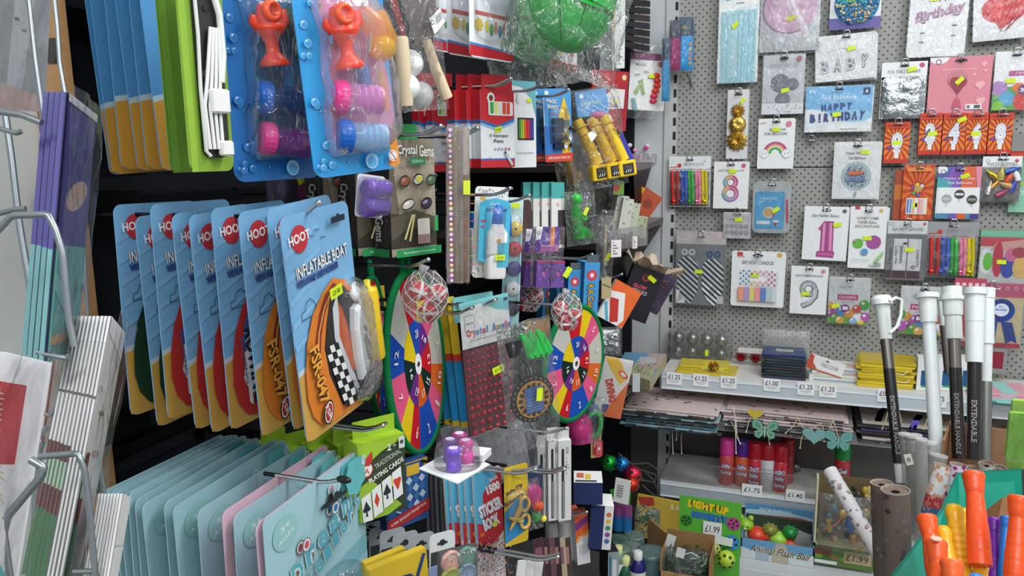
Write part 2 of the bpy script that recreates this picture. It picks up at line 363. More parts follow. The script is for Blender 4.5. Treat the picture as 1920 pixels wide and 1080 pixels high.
for z0, z1 in ((.80, 1.545), (1.549, 2.305), (2.309, 3.1)): m.box(-.43, 1.9, YB-.004, YB+.02, z0, z1, 'fff', 'pegboard')
m.box(-.43, 1.9, YB-.006, YB+.02, .02, .8, '615e5a', 'painted')
m.box(-.45, 1.9, YB+.02, YB+.05, 0, 3.1, '8d8f8c', 'painted'); struct('wall_back', m)
m = MB(); m.box(-.475, -.43, YB-.03, YB+.03, 0, 3.1, 'c2c5c3', 'painted')
for k in range(58): m.box(-.443, -.433, YB-.0315, YB-.0298, .1+.05*k, .128+.05*k, '17181a')
struct('trim_1', m)
m = MB(); m.box(XW, -.585, YB-.05, YB-.02, 0, 3.1, '1d2024', 'matte'); struct('wall_back', m)
m = MB(); m.box(.93, .965, YB-.03, YB+.03, 0, 3.1, 'b5b8b6', 'painted'); struct('trim_2', m)
m = MB(); pts = []
m.box(XW-.01, XW+.05, .855, .877, .3, 3.1, 'b98d5e', 'cardboard')
for k in range(24): m.box(XW+.032, XW+.0515, .853, .8542, .42+.11*k, .455+.11*k, '1a1614')
struct('trim_3', m)
def shelf(name, label, x0, x1, y0, y1, z, h=.05, lip='c3cdd2', top='dcdad2', cat='shelf'):
 a = MB(); a.box(x0, x1, y0+.004, y1, z-.022, z, top, 'painted')
 b = MB(); b.box(x0, x1, y0, y0+.004, z-h, z+.001, 'd6dadb', 'painted')
 c = MB(); c.box(x0+.002, x1-.002, y0-.004, y0, z-h+.004, z-.012, lip, 'plastic'); c.box(x0+.002, x1-.002, y0-.006, y0-.004, z-h+.002, z-h+.007, 'eef2f3', 'plastic'); c.box(x0+.002, x1-.002, y0-.006, y0-.004, z-.014, z-.010, 'eef2f3', 'plastic')
 return thing(name, label, cat, Matrix.Identity(4), [('shelf_board', a), ('shelf_lip', b), ('ticket_strip', c)])
SY = 2.62; SZ = .848
shelf('steel_shelf', 'cream steel shelf under the hanging party packs, with price tickets', -.424, 1.6, SY, YB-.03, SZ, .056)
S2Z = .705
shelf('steel_shelf', 'grey steel shelf just below, holding the flat pile of gift bags', -.44, 1.6, SY+.09, YB-.03, S2Z-.03, .045)
S3Z = .455
shelf('steel_shelf', 'lower grey steel shelf carrying the spray cans behind a clear riser', -.42, .14, SY, YB-.03, S3Z, .06, lip='aab3b8')
m = MB(); m.box(-.42, 1.5, SY-.28, YB-.03, 0, .325, 'c4c8c8', 'painted'); m.box(-.42, 1.5, SY-.284, SY-.28, .26, .322, 'd5dadb', 'painted')
thing('base_deck', 'pale grey steel base deck under the flashing animal balls tray', 'base deck', Matrix.Identity(4), [('deck', m)])
m = MB(); m.box(-.415, .135, SY+.0, SY+.004, S3Z, S3Z+.075, 'dfe9ea', 'sleeve'); m.box(-.415, .135, SY-.001, SY+.005, S3Z+.0735, S3Z+.076, 'f2f7f7', 'blister')
thing('acrylic_riser', 'clear acrylic riser along the front of the spray can shelf', 'shelf riser', Matrix.Identity(4), [('panel', m)])
# price tickets on the shelf edge
def ticket(px, py, txt, lab, w=.045, h=.036, Y=None, sub=True, hand=False, name='price_ticket', roll=0):
 p = hit(px, py, Y=Y); mb, A = card(w, h, 'f4f5f4', .0005, .0006); A.text(txt, .5, .36 if sub else .45, .38, '3b3d42', width=.78, shear=.1 if hand else 0)
 if sub: A.rect(.18, .66, .82, .70, '9a9ca0'); A.rect(.28, .78, .7, .81, 'b0b2b5')
 thing(name, lab, 'price ticket', Matrix.Translation(p) @ Matrix.Rotation(R(-roll), 4, 'Y'), [('ticket', mb)], None)
for i, (px, py, t, lab) in enumerate([(1264, 710, '£1.25', 'white £1.25 price ticket at the left end of the cream shelf edge'),
 (1314, 713, '£1.25', 'white £1.25 price ticket on the cream shelf edge, below the yellow bag'), (1366, 717, '£1.25', 'white £1.25 price ticket on the cream shelf edge, below the red bows'),
 (1447, 722, '£1.00', 'white £1.00 price ticket on the cream shelf edge, below the packet pile'), (1511, 729, '£1.25', 'printed £1.25 price ticket just left of the handwritten £1.25 one'),
 (1552, 733, '£1.25', 'handwritten £1.25 price ticket on the cream shelf edge, below the table covers'), (1662, 742, '£0.75', 'white ticket starting £0 under the yellow bag pile'),
 (1757, 751, '£0.75', 'white ticket ending 75 beside the plain white pole')]):
 ticket(px, py, t, lab, w=.052, h=.044, Y=SY-.007, hand=i in (3, 5))
ticket(1884, 757, '£4', 'white £4 price ticket at the right end of the shelf edge', w=.06, h=.036, Y=SY-.0075, sub=False)
ticket(1410, 920, '£1.75', 'handwritten £1.75 price ticket under the spray cans', w=.066, h=.044, Y=SY-.007, hand=True, sub=False)
ticket(1491, 930, '£1.40', 'handwritten £1.40 price ticket right of the spray cans', w=.06, h=.042, Y=SY-.007, hand=True, sub=False)
# ---------------------------------------------------------------- left wall helpers
def hook(px, py, X, label, drop=.0, thick=.0026, double=False, rise=.012, L=None):
 """steel prong from the left wall's rail out to the tip seen at px, py"""
 t = hit(px, py, X=X); L = L or X-XW-.02; m = MB()
 pts = [(-L, 0, -rise), (-L*.5, 0, -rise), (-.035, 0, -rise), (-.02, 0, -rise*.7), (-.004, 0, -rise*.1), (0, 0, 0)]
 D = [pts[0], (-.11, 0, -rise)]; pts = [(-.11, 0, -rise)]+pts[2:]; m.tube(D, thick, '34363a', 'metal'); m.tube(pts, thick, 'c9cdd0', 'chrome'); m.ball((0, 0, 0), thick*1.35, 'e4e6e8', 'chrome', n=10, k=6)
 if double: m.tube([(a, b+.012, c) for a, b, c in D], thick, '34363a', 'metal'); m.tube([(a, b+.012, c) for a, b, c in pts], thick, 'c9cdd0', 'chrome')
 if L < .2: return thing('peg_hook', label, 'peg hook', Matrix.Translation(t), [('prong', m)], 'steel hooks of the left wall')
 c = MB(); c.box(-L-.012, -L+.004, -.014, .014+(.012 if double else 0), -rise-.012, -rise+.012, '202226', 'metal')
 return thing('peg_hook', label, 'peg hook', Matrix.Translation(t), [('prong', m), ('bracket', c)], 'steel hooks of the left wall')
def backX(px, py, Y): return hit(px, py, Y=Y).x
def rail(px, py, y0, y1, label):
 z = hit(px, py, X=XW+.03).z; m = MB(); m.box(XW+.003, XW+.030, y0, y1, z-.012, z+.012, '191b1e', 'metal'); m.box(XW+.030, XW+.034, y0, y1, z-.015, z-.009, '25282c', 'metal')
 thing('hook_rail', label, 'rail', Matrix.Identity(4), [('rail', m)])
rail(300, 378, .87, 2.85, 'black hook rail above the hanging boat cards')
rail(300, 818, .87, 2.85, 'black hook rail above the teal jewellery cards')
rail(640, 262, .87, 2.85, 'black hook rail behind the pen boxes and gem boxes')
rail(300, 60, .87, 2.85, 'black hook rail behind the top row of toys')
# black backing behind the products between the upper rows (deep channel)
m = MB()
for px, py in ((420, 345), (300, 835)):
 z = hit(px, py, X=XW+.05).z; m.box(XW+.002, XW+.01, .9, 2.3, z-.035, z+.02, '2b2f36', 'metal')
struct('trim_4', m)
# ---------------------------------------------------------------- inflatable boats
def boat_card(w, h, kind, blister):
 pts = []; r = .1
 mb, A = card(w, h, '7db4dd', .014, .0014, back='b9c4c9', n=5)
 # sky bands, sand and foam
 A.poly([(0, .665), (.3, .64), (.7, .66), (1, .64), (1, .985), (.9, 1), (.1, 1), (0, .985)], 'c9d6dc')
 A.poly([(0, .69), (.3, .665), (.7, .68), (1, .67), (1, .985), (.9, 1), (.1, 1), (0, .985)], 'd2a24c')
 for k in range(5): A.poly([(.0, .18+.1*k), (.0, .15+.1*k), (.5, .06+.1*k), (.5, .08+.1*k)], '86bbe2')
 A.circ(.22, .105, .115, 'c5323c', n=24); A.text('HOOT', .22, .1, .042, 'f6f6f6', width=.30, rot=5, bold=.03)
 A.text('INFLATABLE BOAT', .51, .232, .055, 'eef1ee', width=.78, rot=4, bold=.02, out='25304f', ow=.05)
 A.text('WITH PUMP AND PADDLES', .42, .285, .032, '3f5fa8', width=.62, rot=4, bold=.02, out='1e2b52', ow=.07)
 cl = [(.12, .45), (.13, .42), (.18, .415), (.2, .385), (.26, .37), (.31, .39), (.34, .415), (.4, .415), (.43, .445), (.12, .452)]
 A.line(cl, .008, '2e4a74')
 for u, v in ((.35, .11), (.42, .09), (.5, .13), (.22, .57), (.28, .6), (.12, .66)): A.line([(u, v), (u+.025, v-.006), (u+.04, v+.005), (u+.06, v-.004), (u+.08, v+.003)], .008, '2e4a74')
 _p = A.p; A.p = lambda u, v: _p(1-(1-u)*1.49, v)
 C = dict(orange=('df7f28', '8c2f1d', '2a2526', 'e9a24a'), red=('c02e2c', '2f56a0', '252a3a', 'd9423a'), green=('1c3b22', '14201a', '101512', '5f8f23'))[kind]
 hull = [(.74, .325), (.62, .37), (.5, .45), (.42, .56), (.38, .68), (.37, .8), (.4, .89), (.47, .955), (.57, .975), (.9, .975), (.985, .93), (.985, .55), (.96, .45), (.88, .36)]
 A.poly(hull, C[0])
 A.poly([(.735, .345), (.64, .385), (.56, .46), (.5, .56), (.47, .66), (.53, .66), (.56, .56), (.62, .47), (.7, .39), (.77, .36)], C[1])
 A.poly([(.74, .36), (.68, .42), (.62, .52), (.58, .62), (.6, .75), (.7, .93), (.97, .95), (.985, .6), (.93, .45), (.84, .38)], C[2])
 A.line([(.73, .37), (.62, .44), (.54, .54), (.5, .66)], .02, C[3])
 if kind == 'orange':
  A.poly([(.76, .4), (.7, .46), (.69, .6), (.75, .75), (.87, .9), (.9, .9), (.8, .7), (.76, .55)], 'c7cdd0')
  A.poly([(.77, .44), (.74, .6), (.84, .8), (.9, .8), (.83, .55)], 'c25a28')
  for i in range(9):
   for j in range(3):
    u, v = .58+.045*j+.014*i, .62+.036*i; A.poly([(u, v), (u+.045, v+.003), (u+.059, v+.039), (u+.014, v+.036)], 'e9e9e6' if (i+j) % 2 else '17181b')
  A.text('FSR-047', .475, .715, .14, 'f0a63a', width=.28, rot=-82, bold=.03, out='1d1a1a', ow=.05)
  A.circ(.52, .905, .075, '17181b', ry=.11, rot=-20); A.circ(.52, .905, .06, 'e9e2da', ry=.095, rot=-20); A.circ(.52, .905, .05, 'a8261f', ry=.08, rot=-20); A.text('FSR', .52, .905, .05, 'f5f5f5', width=.08, rot=-70)
 elif kind == 'red':
  A.poly([(.5, .66), (.62, .6), (.78, .45), (.9, .42), (.95, .5), (.8, .62), (.75, .8), (.66, .9), (.52, .9), (.46, .78)], 'dfe3e6')
  A.line([(.55, .48), (.5, .56), (.49, .62)], .035, '3a66b8'); A.line([(.93, .5), (.84, .6), (.86, .7), (.78, .8)], .025, '1f2a44')
  A.poly([(.78, .62), (.98, .5), (.98, .93), (.82, .95), (.76, .8)], '232838'); A.poly([(.46, .8), (.55, .93), (.75, .94), (.85, .86), (.7, .82), (.62, .9), (.52, .86)], 'b3261f')
  A.poly([(.48, .66), (.52, .66), (.52, .92), (.49, .9)], 'eceeee')
  A.text('ROWING', .56, .735, .16, '1f2742', width=.36, rot=-84, bold=.05, out='eceeee', ow=.03, shear=.15)
  A.text('ROWING', .47, .70, .04, '5d6b9a', width=.22, rot=-84)
 else:
  for k in range(9): A.line([(.5+.04*k, .95-.02*k), (.55+.05*k, .75-.04*k), (.66+.035*k, .6-.03*k)], .018, ('5f8f23', '27401f', '7da52a')[k % 3])
 A.p = _p
 A.rect(.62, .05, .84, .078, '1c2633', .012); A.circ(.73, .055, .03, '1c2633')
 return mb
def boat_extras(w, h, full):
 def P(u, v): return ((u-.5)*w, (.5-v)*h)
 bl = [P(*q) for q in ((.80, .36), (.70, .42), (.66, .55), (.68, .78), (.74, .95), (.86, .985), (1.02, .97), (1.13, .9), (1.14, .6), (1.06, .42), (.95, .36))][::-1]
 out = [('blister', dome(0, 0, .028, bl))]
 if not full:
  mt = MB()
  for k in range(10): x, z = P(.84+.03*(k % 4), .84+.035*(k//4)); mt.ball((x, -.012, z), .011, '26221f', 'tint', n=8, k=6)
  out.append(('motor', mt)); return out
 pu = MB(); x, z = P(1.06, .62); M = Matrix.Translation((x, -.016, z)) @ Matrix.Rotation(R(-3), 4, 'Y') @ Matrix.Scale(1, 4)
 pu.lathe([(.004, .073), (.005, .073), (.005, .062), (.0135, .060), (.0145, .057), (.0145, -.05), (.013, -.053)], 'ecc71f', 'plastic', n=24, M=M)
 out.append(('pump', pu))
 bo = MB(); q = [(.82, .5), (.9, .485), (.98, .58), (1.04, .68), (1.02, .76), (.93, .84), (.84, .86), (.8, .75), (.79, .6)]
 pts = [P(*a) for a in q][::-1]; cx, cz = sum(a[0] for a in pts)/9, sum(a[1] for a in pts)/9
 bo.loft([[(cx+(x-cx)*k, -y, cz+(z-cz)*k) for x, z in pts] for y, k in ((.002, 1), (.012, 1), (.016, .9), (.018, .75))], 'e4e8ea', 'plastic', False)
 q2 = [P(*a) for a in ((.87, .65), (.915, .635), (.975, .69), (.97, .765), (.92, .775))][::-1]; bo.add([(x, -.0186, z) for x, z in q2], [tuple(range(5))], '1d2124', 'gloss')
 for k in range(4): x, z = P(.90+.012*k, .602+.004*k); bo.box(x-.002, x+.001, -.0193, -.018, z-.004, z+.004, '2a2c30')
 out.append(('toy_boat', bo))
 mt = MB(); rnd = random.Random(4)
 for k in range(12): x, z = P(.90+.055*(k % 4), .87+.035*(k//4)); mt.ball((x, -.012, z), rnd.uniform(.007, .012), '201d1b', 'plastic', n=10, k=7)
 mt.tube([(*P(.8, .93), 0)[0:1]+(-.02, P(.8, .93)[1]), (P(.95, .88)[0], -.022, P(.95, .88)[1]), (P(1.1, .93)[0], -.018, P(1.1, .93)[1])], .003, '15120f', 'plastic')
 out.append(('motor', mt))
 pd = MB(); x, z = P(.86, .43); pd.ball((x, -.012, z), .011, 'e8eced', 'plastic', sc=(1, .6, 1)); pd.tube([(x, -.012, z), (x+.02, -.013, z-.035), (x+.03, -.012, z-.06)], .003, 'c9cdd0', 'plastic')
 out.append(('air_valve', pd))
 return out
pf = pose(548, 388, 672, 805, X=-.62, roll=5.5); BW, BH = pf.w, pf.h
kinds = [('orange', 500, 590, 5.5, 0, 0), ('orange', 443, 612, 3.0, -.004, .003), ('red', 384, 600, 1.0, .002, .004), ('red', 347, 600, 2, .0, -.004), ('red', 314, 600, 2, .002, -.003), ('red', 268, 600, -.5, .004, .006), ('green', 236, 620, 1, .01, -.01), ('green', 199, 600, -1, .004, .004)]
bnames = {'orange': 'orange racing boat', 'red': 'red rowing boat', 'green': 'dark green boat'}
prot = {}
mesh_by = {}
Y0 = pf.c.y-BW/2
for i, (k, px, py, roll, dy, dz) in enumerate(kinds):
 X = -.62 if i == 0 else backX(px+40, 600, Y0+.012)
 X = max(X, XW+.02)
 M = Matrix.Translation((X, pf.c.y+dy+(BW*.0), pf.c.z+dz)) @ Matrix.Rotation(R(90), 4, 'Z') @ Matrix.Rotation(R(-roll), 4, 'Y')
 lab = 'blue blister card with an %s and yellow pump, front of the hook' % bnames[k] if i == 0 else 'blue card printed with a %s, %s from the front of the boats' % (bnames[k], ORD[i])
 parts = [('backing_card', boat_card(BW, BH, k, True))]
 parts += boat_extras(BW, BH, i == 0)
 if i == 0: parts.append(sticker(-.004, .042, -.022, '£3·50', 1.25, 6))
 thing('boat_toy_card', lab, 'toy card', M, parts, 'boat blister cards on one hook')
p = pose(524, 374, 640, 786, X=-.643, roll=5)
thing('boat_toy_card', 'blue boat card almost hidden, its top corner peeking above the front card', 'toy card', p.M, [('backing_card', boat_card(p.w, p.h, 'orange', True))], 'boat blister cards on one hook')
hook(598, 380, -.6, 'chrome hook tip poking through the front boat card', rise=.02, thick=.0032)
# ---------------------------------------------------------------- top left: backs of boat cards, green cards, wand
for i, px in enumerate((288, 262, 235, 208, 180, 168)):
 p0 = pose(300, -130, 322, 318, X=-.70)
 Y0 = .935; X = backX(px+4, 250, Y0-.052)
 mb, A = card(.15, .33, '4f93c9', .012, .0013, n=4)
 A.poly([(0, .68), (.3, .655), (1, .60), (1, .985), (.9, 1), (.1, 1), (0, .985)], 'b9cfd8'); A.poly([(0, .705), (.3, .68), (1, .62), (1, .985), (.9, 1), (.1, 1), (0, .985)], 'cf9a3a')
 M = Matrix.Translation((X, Y0+.02+.004*i, p0.c.z+.028-.006*(i > 3))) @ Matrix.Rotation(R(90), 4, 'Z') @ Matrix.Rotation(R((-3, -1, -3, 0, -2, -3)[i]), 4, 'Y')
 thing('beach_toy_card', 'blue toy card with sand-yellow foot, %s from the green cards' % ('nearest' if i == 0 else ORD[i]), 'toy card', M, [('backing_card', mb)], 'blue and yellow cards top left')
for i, (l, r, b, col, X) in enumerate(((350, 398, 322, '86ad34', -.66), (312, 372, 323, '5f8f26', -.72))):
 p = pose(l, -140, r+14, b, X=X); mb, A = card(p.w+.02, p.h, col, .012, .0013); A.poly([(.0, 0), (.16, 0), (.18, 1), (.04, 1)], '94bd3c' if i == 0 else '6c9c2e')
 thing('green_toy_card', ('bright lime' if i == 0 else 'darker green') + ' hanging card left of the white fork-shaped toys', 'toy card', p.M, [('backing_card', mb)])
for i, px in enumerate((402, 396, 390)):
 p = pose(px-34, -30, px+18, 296-4*i, X=-.655-.018*i, a=80); mb, A = card(p.w, p.h, '262b26', .012, .001)
 rnd = random.Random(i)
 for q in range(14): A.circ(rnd.random()*.9+.05, rnd.random()*.9+.05, .12, ('3a3f38', '55594f', '14160f')[q % 3], ry=.1, n=7, rot=rnd.random()*90)
 o = MB(); W, H = p.w, p.h
 o.tube([(-W*.45, -.004, H*.48), (-W*.42, -.004, H*.2), (-W*.48, -.004, -H*.1), (-W*.45, -.004, -H*.46), (-W*.3, -.004, -H*.49)], .0022, 'e6e8e4', 'plastic')
 for q in range(4): o.tube([(W*.30-q*.004, -.006, H*.25), (W*.2-q*.006, -.006, -H*.05), (W*.12-q*.007, -.006, -H*.2), (W*.12-q*.006, -.006, -H*.45)], .0022, 'f0f0ec', 'plastic')
 o.bbox(W*.05-.012, W*.4, -.014, -.002, -H*.24, -H*.10, 'f0f0ec', r=.004); o.bbox(-W*.02, W*.42, -.014, -.002, -H*.49, -H*.40, 'f0f0ec', r=.004)
 o.tube([(W*.1, -.006, H*.5), (W*.35, -.006, H*.33), (W*.38, -.006, H*.1), (W*.25, -.006, -H*.06)], .004, 'eceee9', 'plastic')
 thing('army_toy_card', 'camouflage toy card with white plastic tubes, %s beside the bubble pack' % ('nearest' if i == 0 else ORD[i]), 'toy card', p.M, [('backing_card', mb), ('plastic_toy', o)], 'camouflage cards')
# ---------------------------------------------------------------- bubble packs
def bubble_pack(p, front):
 w, h = p.w, p.h; mb, A = card(w, h, '2f9fe0' if front else '1d6fb8', .016, .0016, back='c8cdd0', m='gloss', n=5); rnd = random.Random(3)
 P = lambda u, v: ((u-.5)*w, (.5-v)*h)
 if front: A.poly([(.98, .55), (.93, .7), (.9, .86), (.86, .98), (.94, .995), (1, .97)], 'e8963c')
 for q in range(34):
  u, v = (rnd.choice((rnd.uniform(.02, .16), rnd.uniform(.05, .9))), rnd.uniform(.02, .97))
  if u > .17 and v < .88: continue
  r_ = rnd.uniform(.01, .04); A.circ(u, v, r_, '8cc8ee' if front else '4f93cf', n=14); A.circ(u+.004, v+.002, r_*.75, '3aa3e2' if front else '2272b4', n=14); A.circ(u-r_*.3, v-r_*.3, r_*.25, 'e8f6fc', n=8)
 A.circ(.62, .94, .075, 'a7d6f2', n=20); A.circ(.62, .945, .055, '5fb2e6', n=20)
 if front: A.circ(.88, .925, .055, 'f2f2f0', n=18); A.circ(.88, .925, .045, 'd88a8a', n=18); A.circ(.88, .925, .038, 'f2f2f0', n=18); A.line([(.85, .90), (.91, .95)], .012, 'c86a6a')
 inner = [(.20, .03), (.17, .12), (.24, .28), (.2, .45), (.22, .56), (.17, .66), (.17, .86), (.22, .90), (.80, .885), (.97, .82), (.98, .55), (.93, .38), (.98, .28), (.97, .17), (.8, .06), (.6, .02)]
 bl = dome(0, 0, .04, [P(*q) for q in inner][::-1], col='f0d8e4' if front else 'a8c4dc', m='blister')
 bk = MB(); Art(bk, w, h, -.001).poly(inner, 'c78fb4' if front else '2c5f96')
 out = [('backing_card', mb), ('inner_tray', bk), ('blister', bl)]
 def bottle(u, v, cap, body, tilt=0):
  x, z = P(u, v); b = MB(); M = Matrix.Translation((x, -.022, z)) @ Matrix.Rotation(R(62), 4, 'Z') @ Matrix.Rotation(R(90), 4, 'X') @ Matrix.Rotation(R(tilt), 4, 'Y')
  M = Matrix.Translation((x, -.02, z)) @ Matrix.Rotation(R(8), 4, 'Y') @ Matrix.Rotation(R(-20), 4, 'Z') @ Matrix.Rotation(R(-90), 4, 'Y') @ Matrix.Diagonal((1.22, 1.22, 1, 1))
  b.lathe([(.016, -.044), (.0165, -.041), (.0165, .0), (.015, .004)], body, 'tint', n=22, M=M)
  c = MB(); c.lathe([(.0165, .004), (.0185, .006), (.0185, .020), (.017, .0235), (.0, .0236)], cap, 'plastic', n=26, M=M, caps=False)
  for k in range(22):
   t = 2*PI*k/22; c.box(-.0006, .0006, .0183, .0189, .007, .020, cap, 'plastic', M=M @ Matrix.Rotation(t, 4, 'Z'))
  for k in range(4): b.lathe([(.0168, -.037+.009*k), (.0174, -.035+.009*k), (.0168, -.033+.009*k)], body, 'tint', n=22, M=M, caps=False)
  return ('bubble_bottle', (b, [('bottle_cap', c)]))
 a, c = ('ee3f97', '1668c8') if front else ('1c62bd', 'd6408c')
 out.append(bottle(.40, .60, a, 'd58ac8' if front else '1b3f78')); out.append(bottle(.40, .80, c, '8fc0e8' if front else '7a2f86'))
 g = MB(); red = 'f0482e'; X = lambda u, v, y: (P(u, v+.075)[0], y, P(u, v+.075)[1])
 x0, y0, z0 = X(.40, .21, -.022); G = Matrix.Translation((x0, y0, z0)) @ Matrix.Rotation(R(-6), 4, 'Y')
 g.lathe([(.019, -.044), (.021, -.041), (.017, -.034), (.0095, -.026), (.0085, -.016), (.013, -.006), (.0225, .004), (.0225, .008), (.016, .014), (.0145, .028), (.012, .036), (.004, .04)], red, 'plastic', n=24, M=G)
 g.lathe([(.009, 0), (.0135, .001), (.0150, .006), (.0125, .010), (.0085, .011), (.0080, .003), (.001, .003)], 'ff6038', 'plastic', M=G @ Matrix.Translation((-.004, -.012, .026)) @ Matrix.Rotation(R(90), 4, 'X'), n=22, caps=False)
 g.tube([G @ Vector((-.018, 0, .008)), G @ Vector((-.026, -.002, .014)), G @ Vector((-.024, -.002, .022))], [.007, .006, .004], red, 'plastic'); g.tube([G @ Vector((.018, 0, .008)), G @ Vector((.028, -.002, .016)), G @ Vector((.026, -.002, .03))], [.008, .007, .004], red, 'plastic')
 out.append(('bubble_gun', g))
 y = MB(); yc = ('f6a53a', 'f4c23c') if front else ('3a6a4a', '2f5a40')
 y.tube([X(.62, .10, -.02), X(.76, .14, -.024), X(.84, .22, -.024), (X(.78, .32, -.02))], [.016, .021, .02, .012], yc[0], 'tint' if front else 'plastic', n=16); y.ball(X(.80, .27, -.026), .02, yc[1], 'tint')
 out.append(('gun_body', y))
 s_ = MB(); s_.tube([X(.60, .36, -.012), X(.62, .48, -.014)], [.012, .009], '3a8fd6', 'tint', n=12); s_.tube([X(.82, .38, -.012), X(.84, .6, -.012)], [.006, .006], 'e8b060', 'tint', n=10)
 out.append(('wand', s_)); return out
p = pose(566, -35, 733, 326, X=-.60, a=66, roll=5)
thing('bubble_gun_pack', 'light blue bubble gun blister pack, pink cap above blue cap, in front', 'toy pack', p.M, bubble_pack(p, True))
p = pose(424, -45, 588, 338, X=-.70, a=74, roll=1)
thing('bubble_gun_pack', 'darker blue bubble gun blister pack behind, blue cap above pink cap', 'toy pack', p.M, bubble_pack(p, False))
# ---------------------------------------------------------------- table tennis set, paint cards, caps
p = pose(722, -60, 828, 208, X=-.56, a=62, roll=5)
w, h = p.w, p.h; g = MB(); g.lathe([(.0105, -.05), (.0115, -.045), (.0115, .045), (.010, .05)], 'd9c8a8', 'matte', M=Matrix.Translation((-w*.33, -.012, -h*.22)) @ Matrix.Rotation(R(2), 4, 'Y'))
g2 = MB(); g2.tube([(w*.18, -.006, h*.0), (w*.28, -.008, -h*.2), (w*.44, -.008, -h*.42)], [.007, .0085, .0095], 'dcc8a6', 'matte', n=12)
pd = MB(); A = Art(pd, w, h, .002); A.poly([(.05, .0), (.30, .48), (.40, .5), (.2, 0)], '8e2430'); A.poly([(.2, .0), (.55, .55), (.95, .45), (1, 0)], '6c6560'); pd.ball((w*.1, 0, h*.42), .03, 'b58a63', 'matte', sc=(1, .3, .8))
lb = MB(); A = Art(lb, w, h, -.018); A.poly([(.68, .36), (.9, .28), (.96, .38), (.75, .47)], 'eef0ef'); A.circ(.73, .385, .035, '3b3f44'); A.circ(.73, .385, .022, 'eef0ef')
for k in range(6): A.line([(.79+.02*k, .345-.008*k), (.81+.02*k, .40-.008*k)], .008, '3a3d40')
thing('table_tennis_pack', 'clear bag with wooden bats beside the bubble gun pack', 'toy pack', p.M, [('bat_handle', g), ('bat_handle', g2), ('bat_blade', pd), ('label', lb), ('bag', pillow(w*1.04, h, .036, seed=3, col='e6ecee', m='film'))])
for i, (x, y) in enumerate(((769, 119), (762, 163), (789, 178))):
 q = hit(x, y, X=-.565); mb = MB(); mb.ball((0, 0, 0), .0205, 'f3f4f2', 'plastic', n=24, k=16)
 thing('table_tennis_ball', ('white ball, topmost of three in the bat bag', 'white ball at lower left in the bat bag', 'white ball at lower right in the bat bag')[i], 'ball', Matrix.Translation(q), [('ball', mb)])
for i, (l, r, b, X) in enumerate(((880, 962, 112, -.55), (838, 915, 107, -.62), (812, 860, 98, -.72))):
 p = pose(l, -70, r, b, X=X, a=72, roll=-1); w, h = p.w, p.h
 mb, A = card(w, h, 'e9eef2', .01, .0012); A.poly([(0, .86), (1, .9), (1, .985), (0, .985)], 'c3222e'); A.poly([(0, .85), (1, .885), (1, .905), (0, .875)], '3b87c4')
 A.rect(.12, .52, .9, .56, 'c8493f'); A.circ(.2, .66, .10, 'dbb936', n=14, star=.15)
 for k, c in enumerate(('d8c53a', '3f9d64', 'c98a6a', '3c8aa8', 'd24b3b', '2f6fa8')): A.circ(.38+.1*k, .66+.03*(k % 2), .045, c, ry=.09, n=12)
 parts = [('backing_card', mb), ('blister', dome(w*.8, h*.6, .03, r=.02))]
 if i < 2:
  b_ = MB(); b_.ball((w*.05, -.014, h*.25), w*.33, 'dfe4f2', 'tint', sc=(1, .5, .9)); parts.append(('white_cup', b_))
 thing('paint_set_card', 'white card with red and blue foot, ' + ('rightmost of three, next to the green cap', 'middle of three beside the green cap', 'leftmost of three, mostly hidden')[i], 'toy card', p.M, parts, 'white cards with red feet')
def cap(p, col, lab):
 w, h = p.w, p.h; c = MB(); rings = []
 for i in range(9):
  t = i/8*PI/2; rings.append([(w*.46*math.cos(t)*math.cos(2*PI*j/24), .05*math.cos(t)*math.sin(2*PI*j/24), h*.42*math.sin(t)) for j in range(24)])
 M = Matrix.Rotation(R(180), 4, 'Y'); c.loft(rings, col, 'plastic', True, M=M)
 for k in (-.3, 0, .3): c.tube([(w*k, -.05*math.cos(math.asin(min(.99, abs(k)*2)))-.001, -.005), (w*k*.8, -.045, -h*.2), (w*k*.3, -.02, -h*.38)], .0012, '0a5c22', 'plastic', n=5, caps=False)
 v = MB(); v.loft([[(w*.48*math.cos(2*PI*j/24), .055*math.sin(2*PI*j/24)-.0, z+.012*math.cos(4*PI*j/24)) for j in range(24)] for z in (.0, .02, .034)], col, 'plastic', True)
 v.tube([(w*.47*math.cos(2*PI*j/24), .056*math.sin(2*PI*j/24), -.002) for j in range(25)], .002, col, 'plastic', n=6)
 bag = pillow(w*1.35, h*1.2, .12, seed=5, amp=.2, nx=14, nz=14, col='dfe8e4', m='film'); bag2 = MB()
 bag2.tube([(w*.0, .0, -h*.55), (w*.03, 0, -h*.62), (w*.08, 0, -h*.72)], [.02, .006, .012], 'e8f0ec', 'film', n=8)
 thing('toy_hat', lab, 'toy hat', p.M, [('cap_shell', c), ('cap_band', v), ('bag', bag), ('bag_tail', bag2)], 'green hats in bags')
cap(pose(990, -110, 1150, 118, X=-.42, a=50, roll=-14), '12a83a', 'bright green plastic hat in a clear bag at the top')
cap(pose(925, -90, 1060, 145, X=-.62, a=56, roll=10), '148a38', 'darker green plastic hat in a bag, left of the bright one')
p = pose(1032, 20, 1082, 136, X=-.7, a=68); mb, A = card(p.w, p.h, 'f0f1f0', .006); A.poly([(0, .80), (1, .86), (1, 1), (0, 1)], 'c3222e'); A.circ(.35, .6, .18, 'd8c53a', ry=.16); A.circ(.35, .6, .12, 'f0f1f0', ry=.11); A.circ(.8, .68, .08, 'c25a6a')
thing('toy_card', 'white card with red foot peeking out below the green hats', 'toy card', p.M, [('card', mb)])
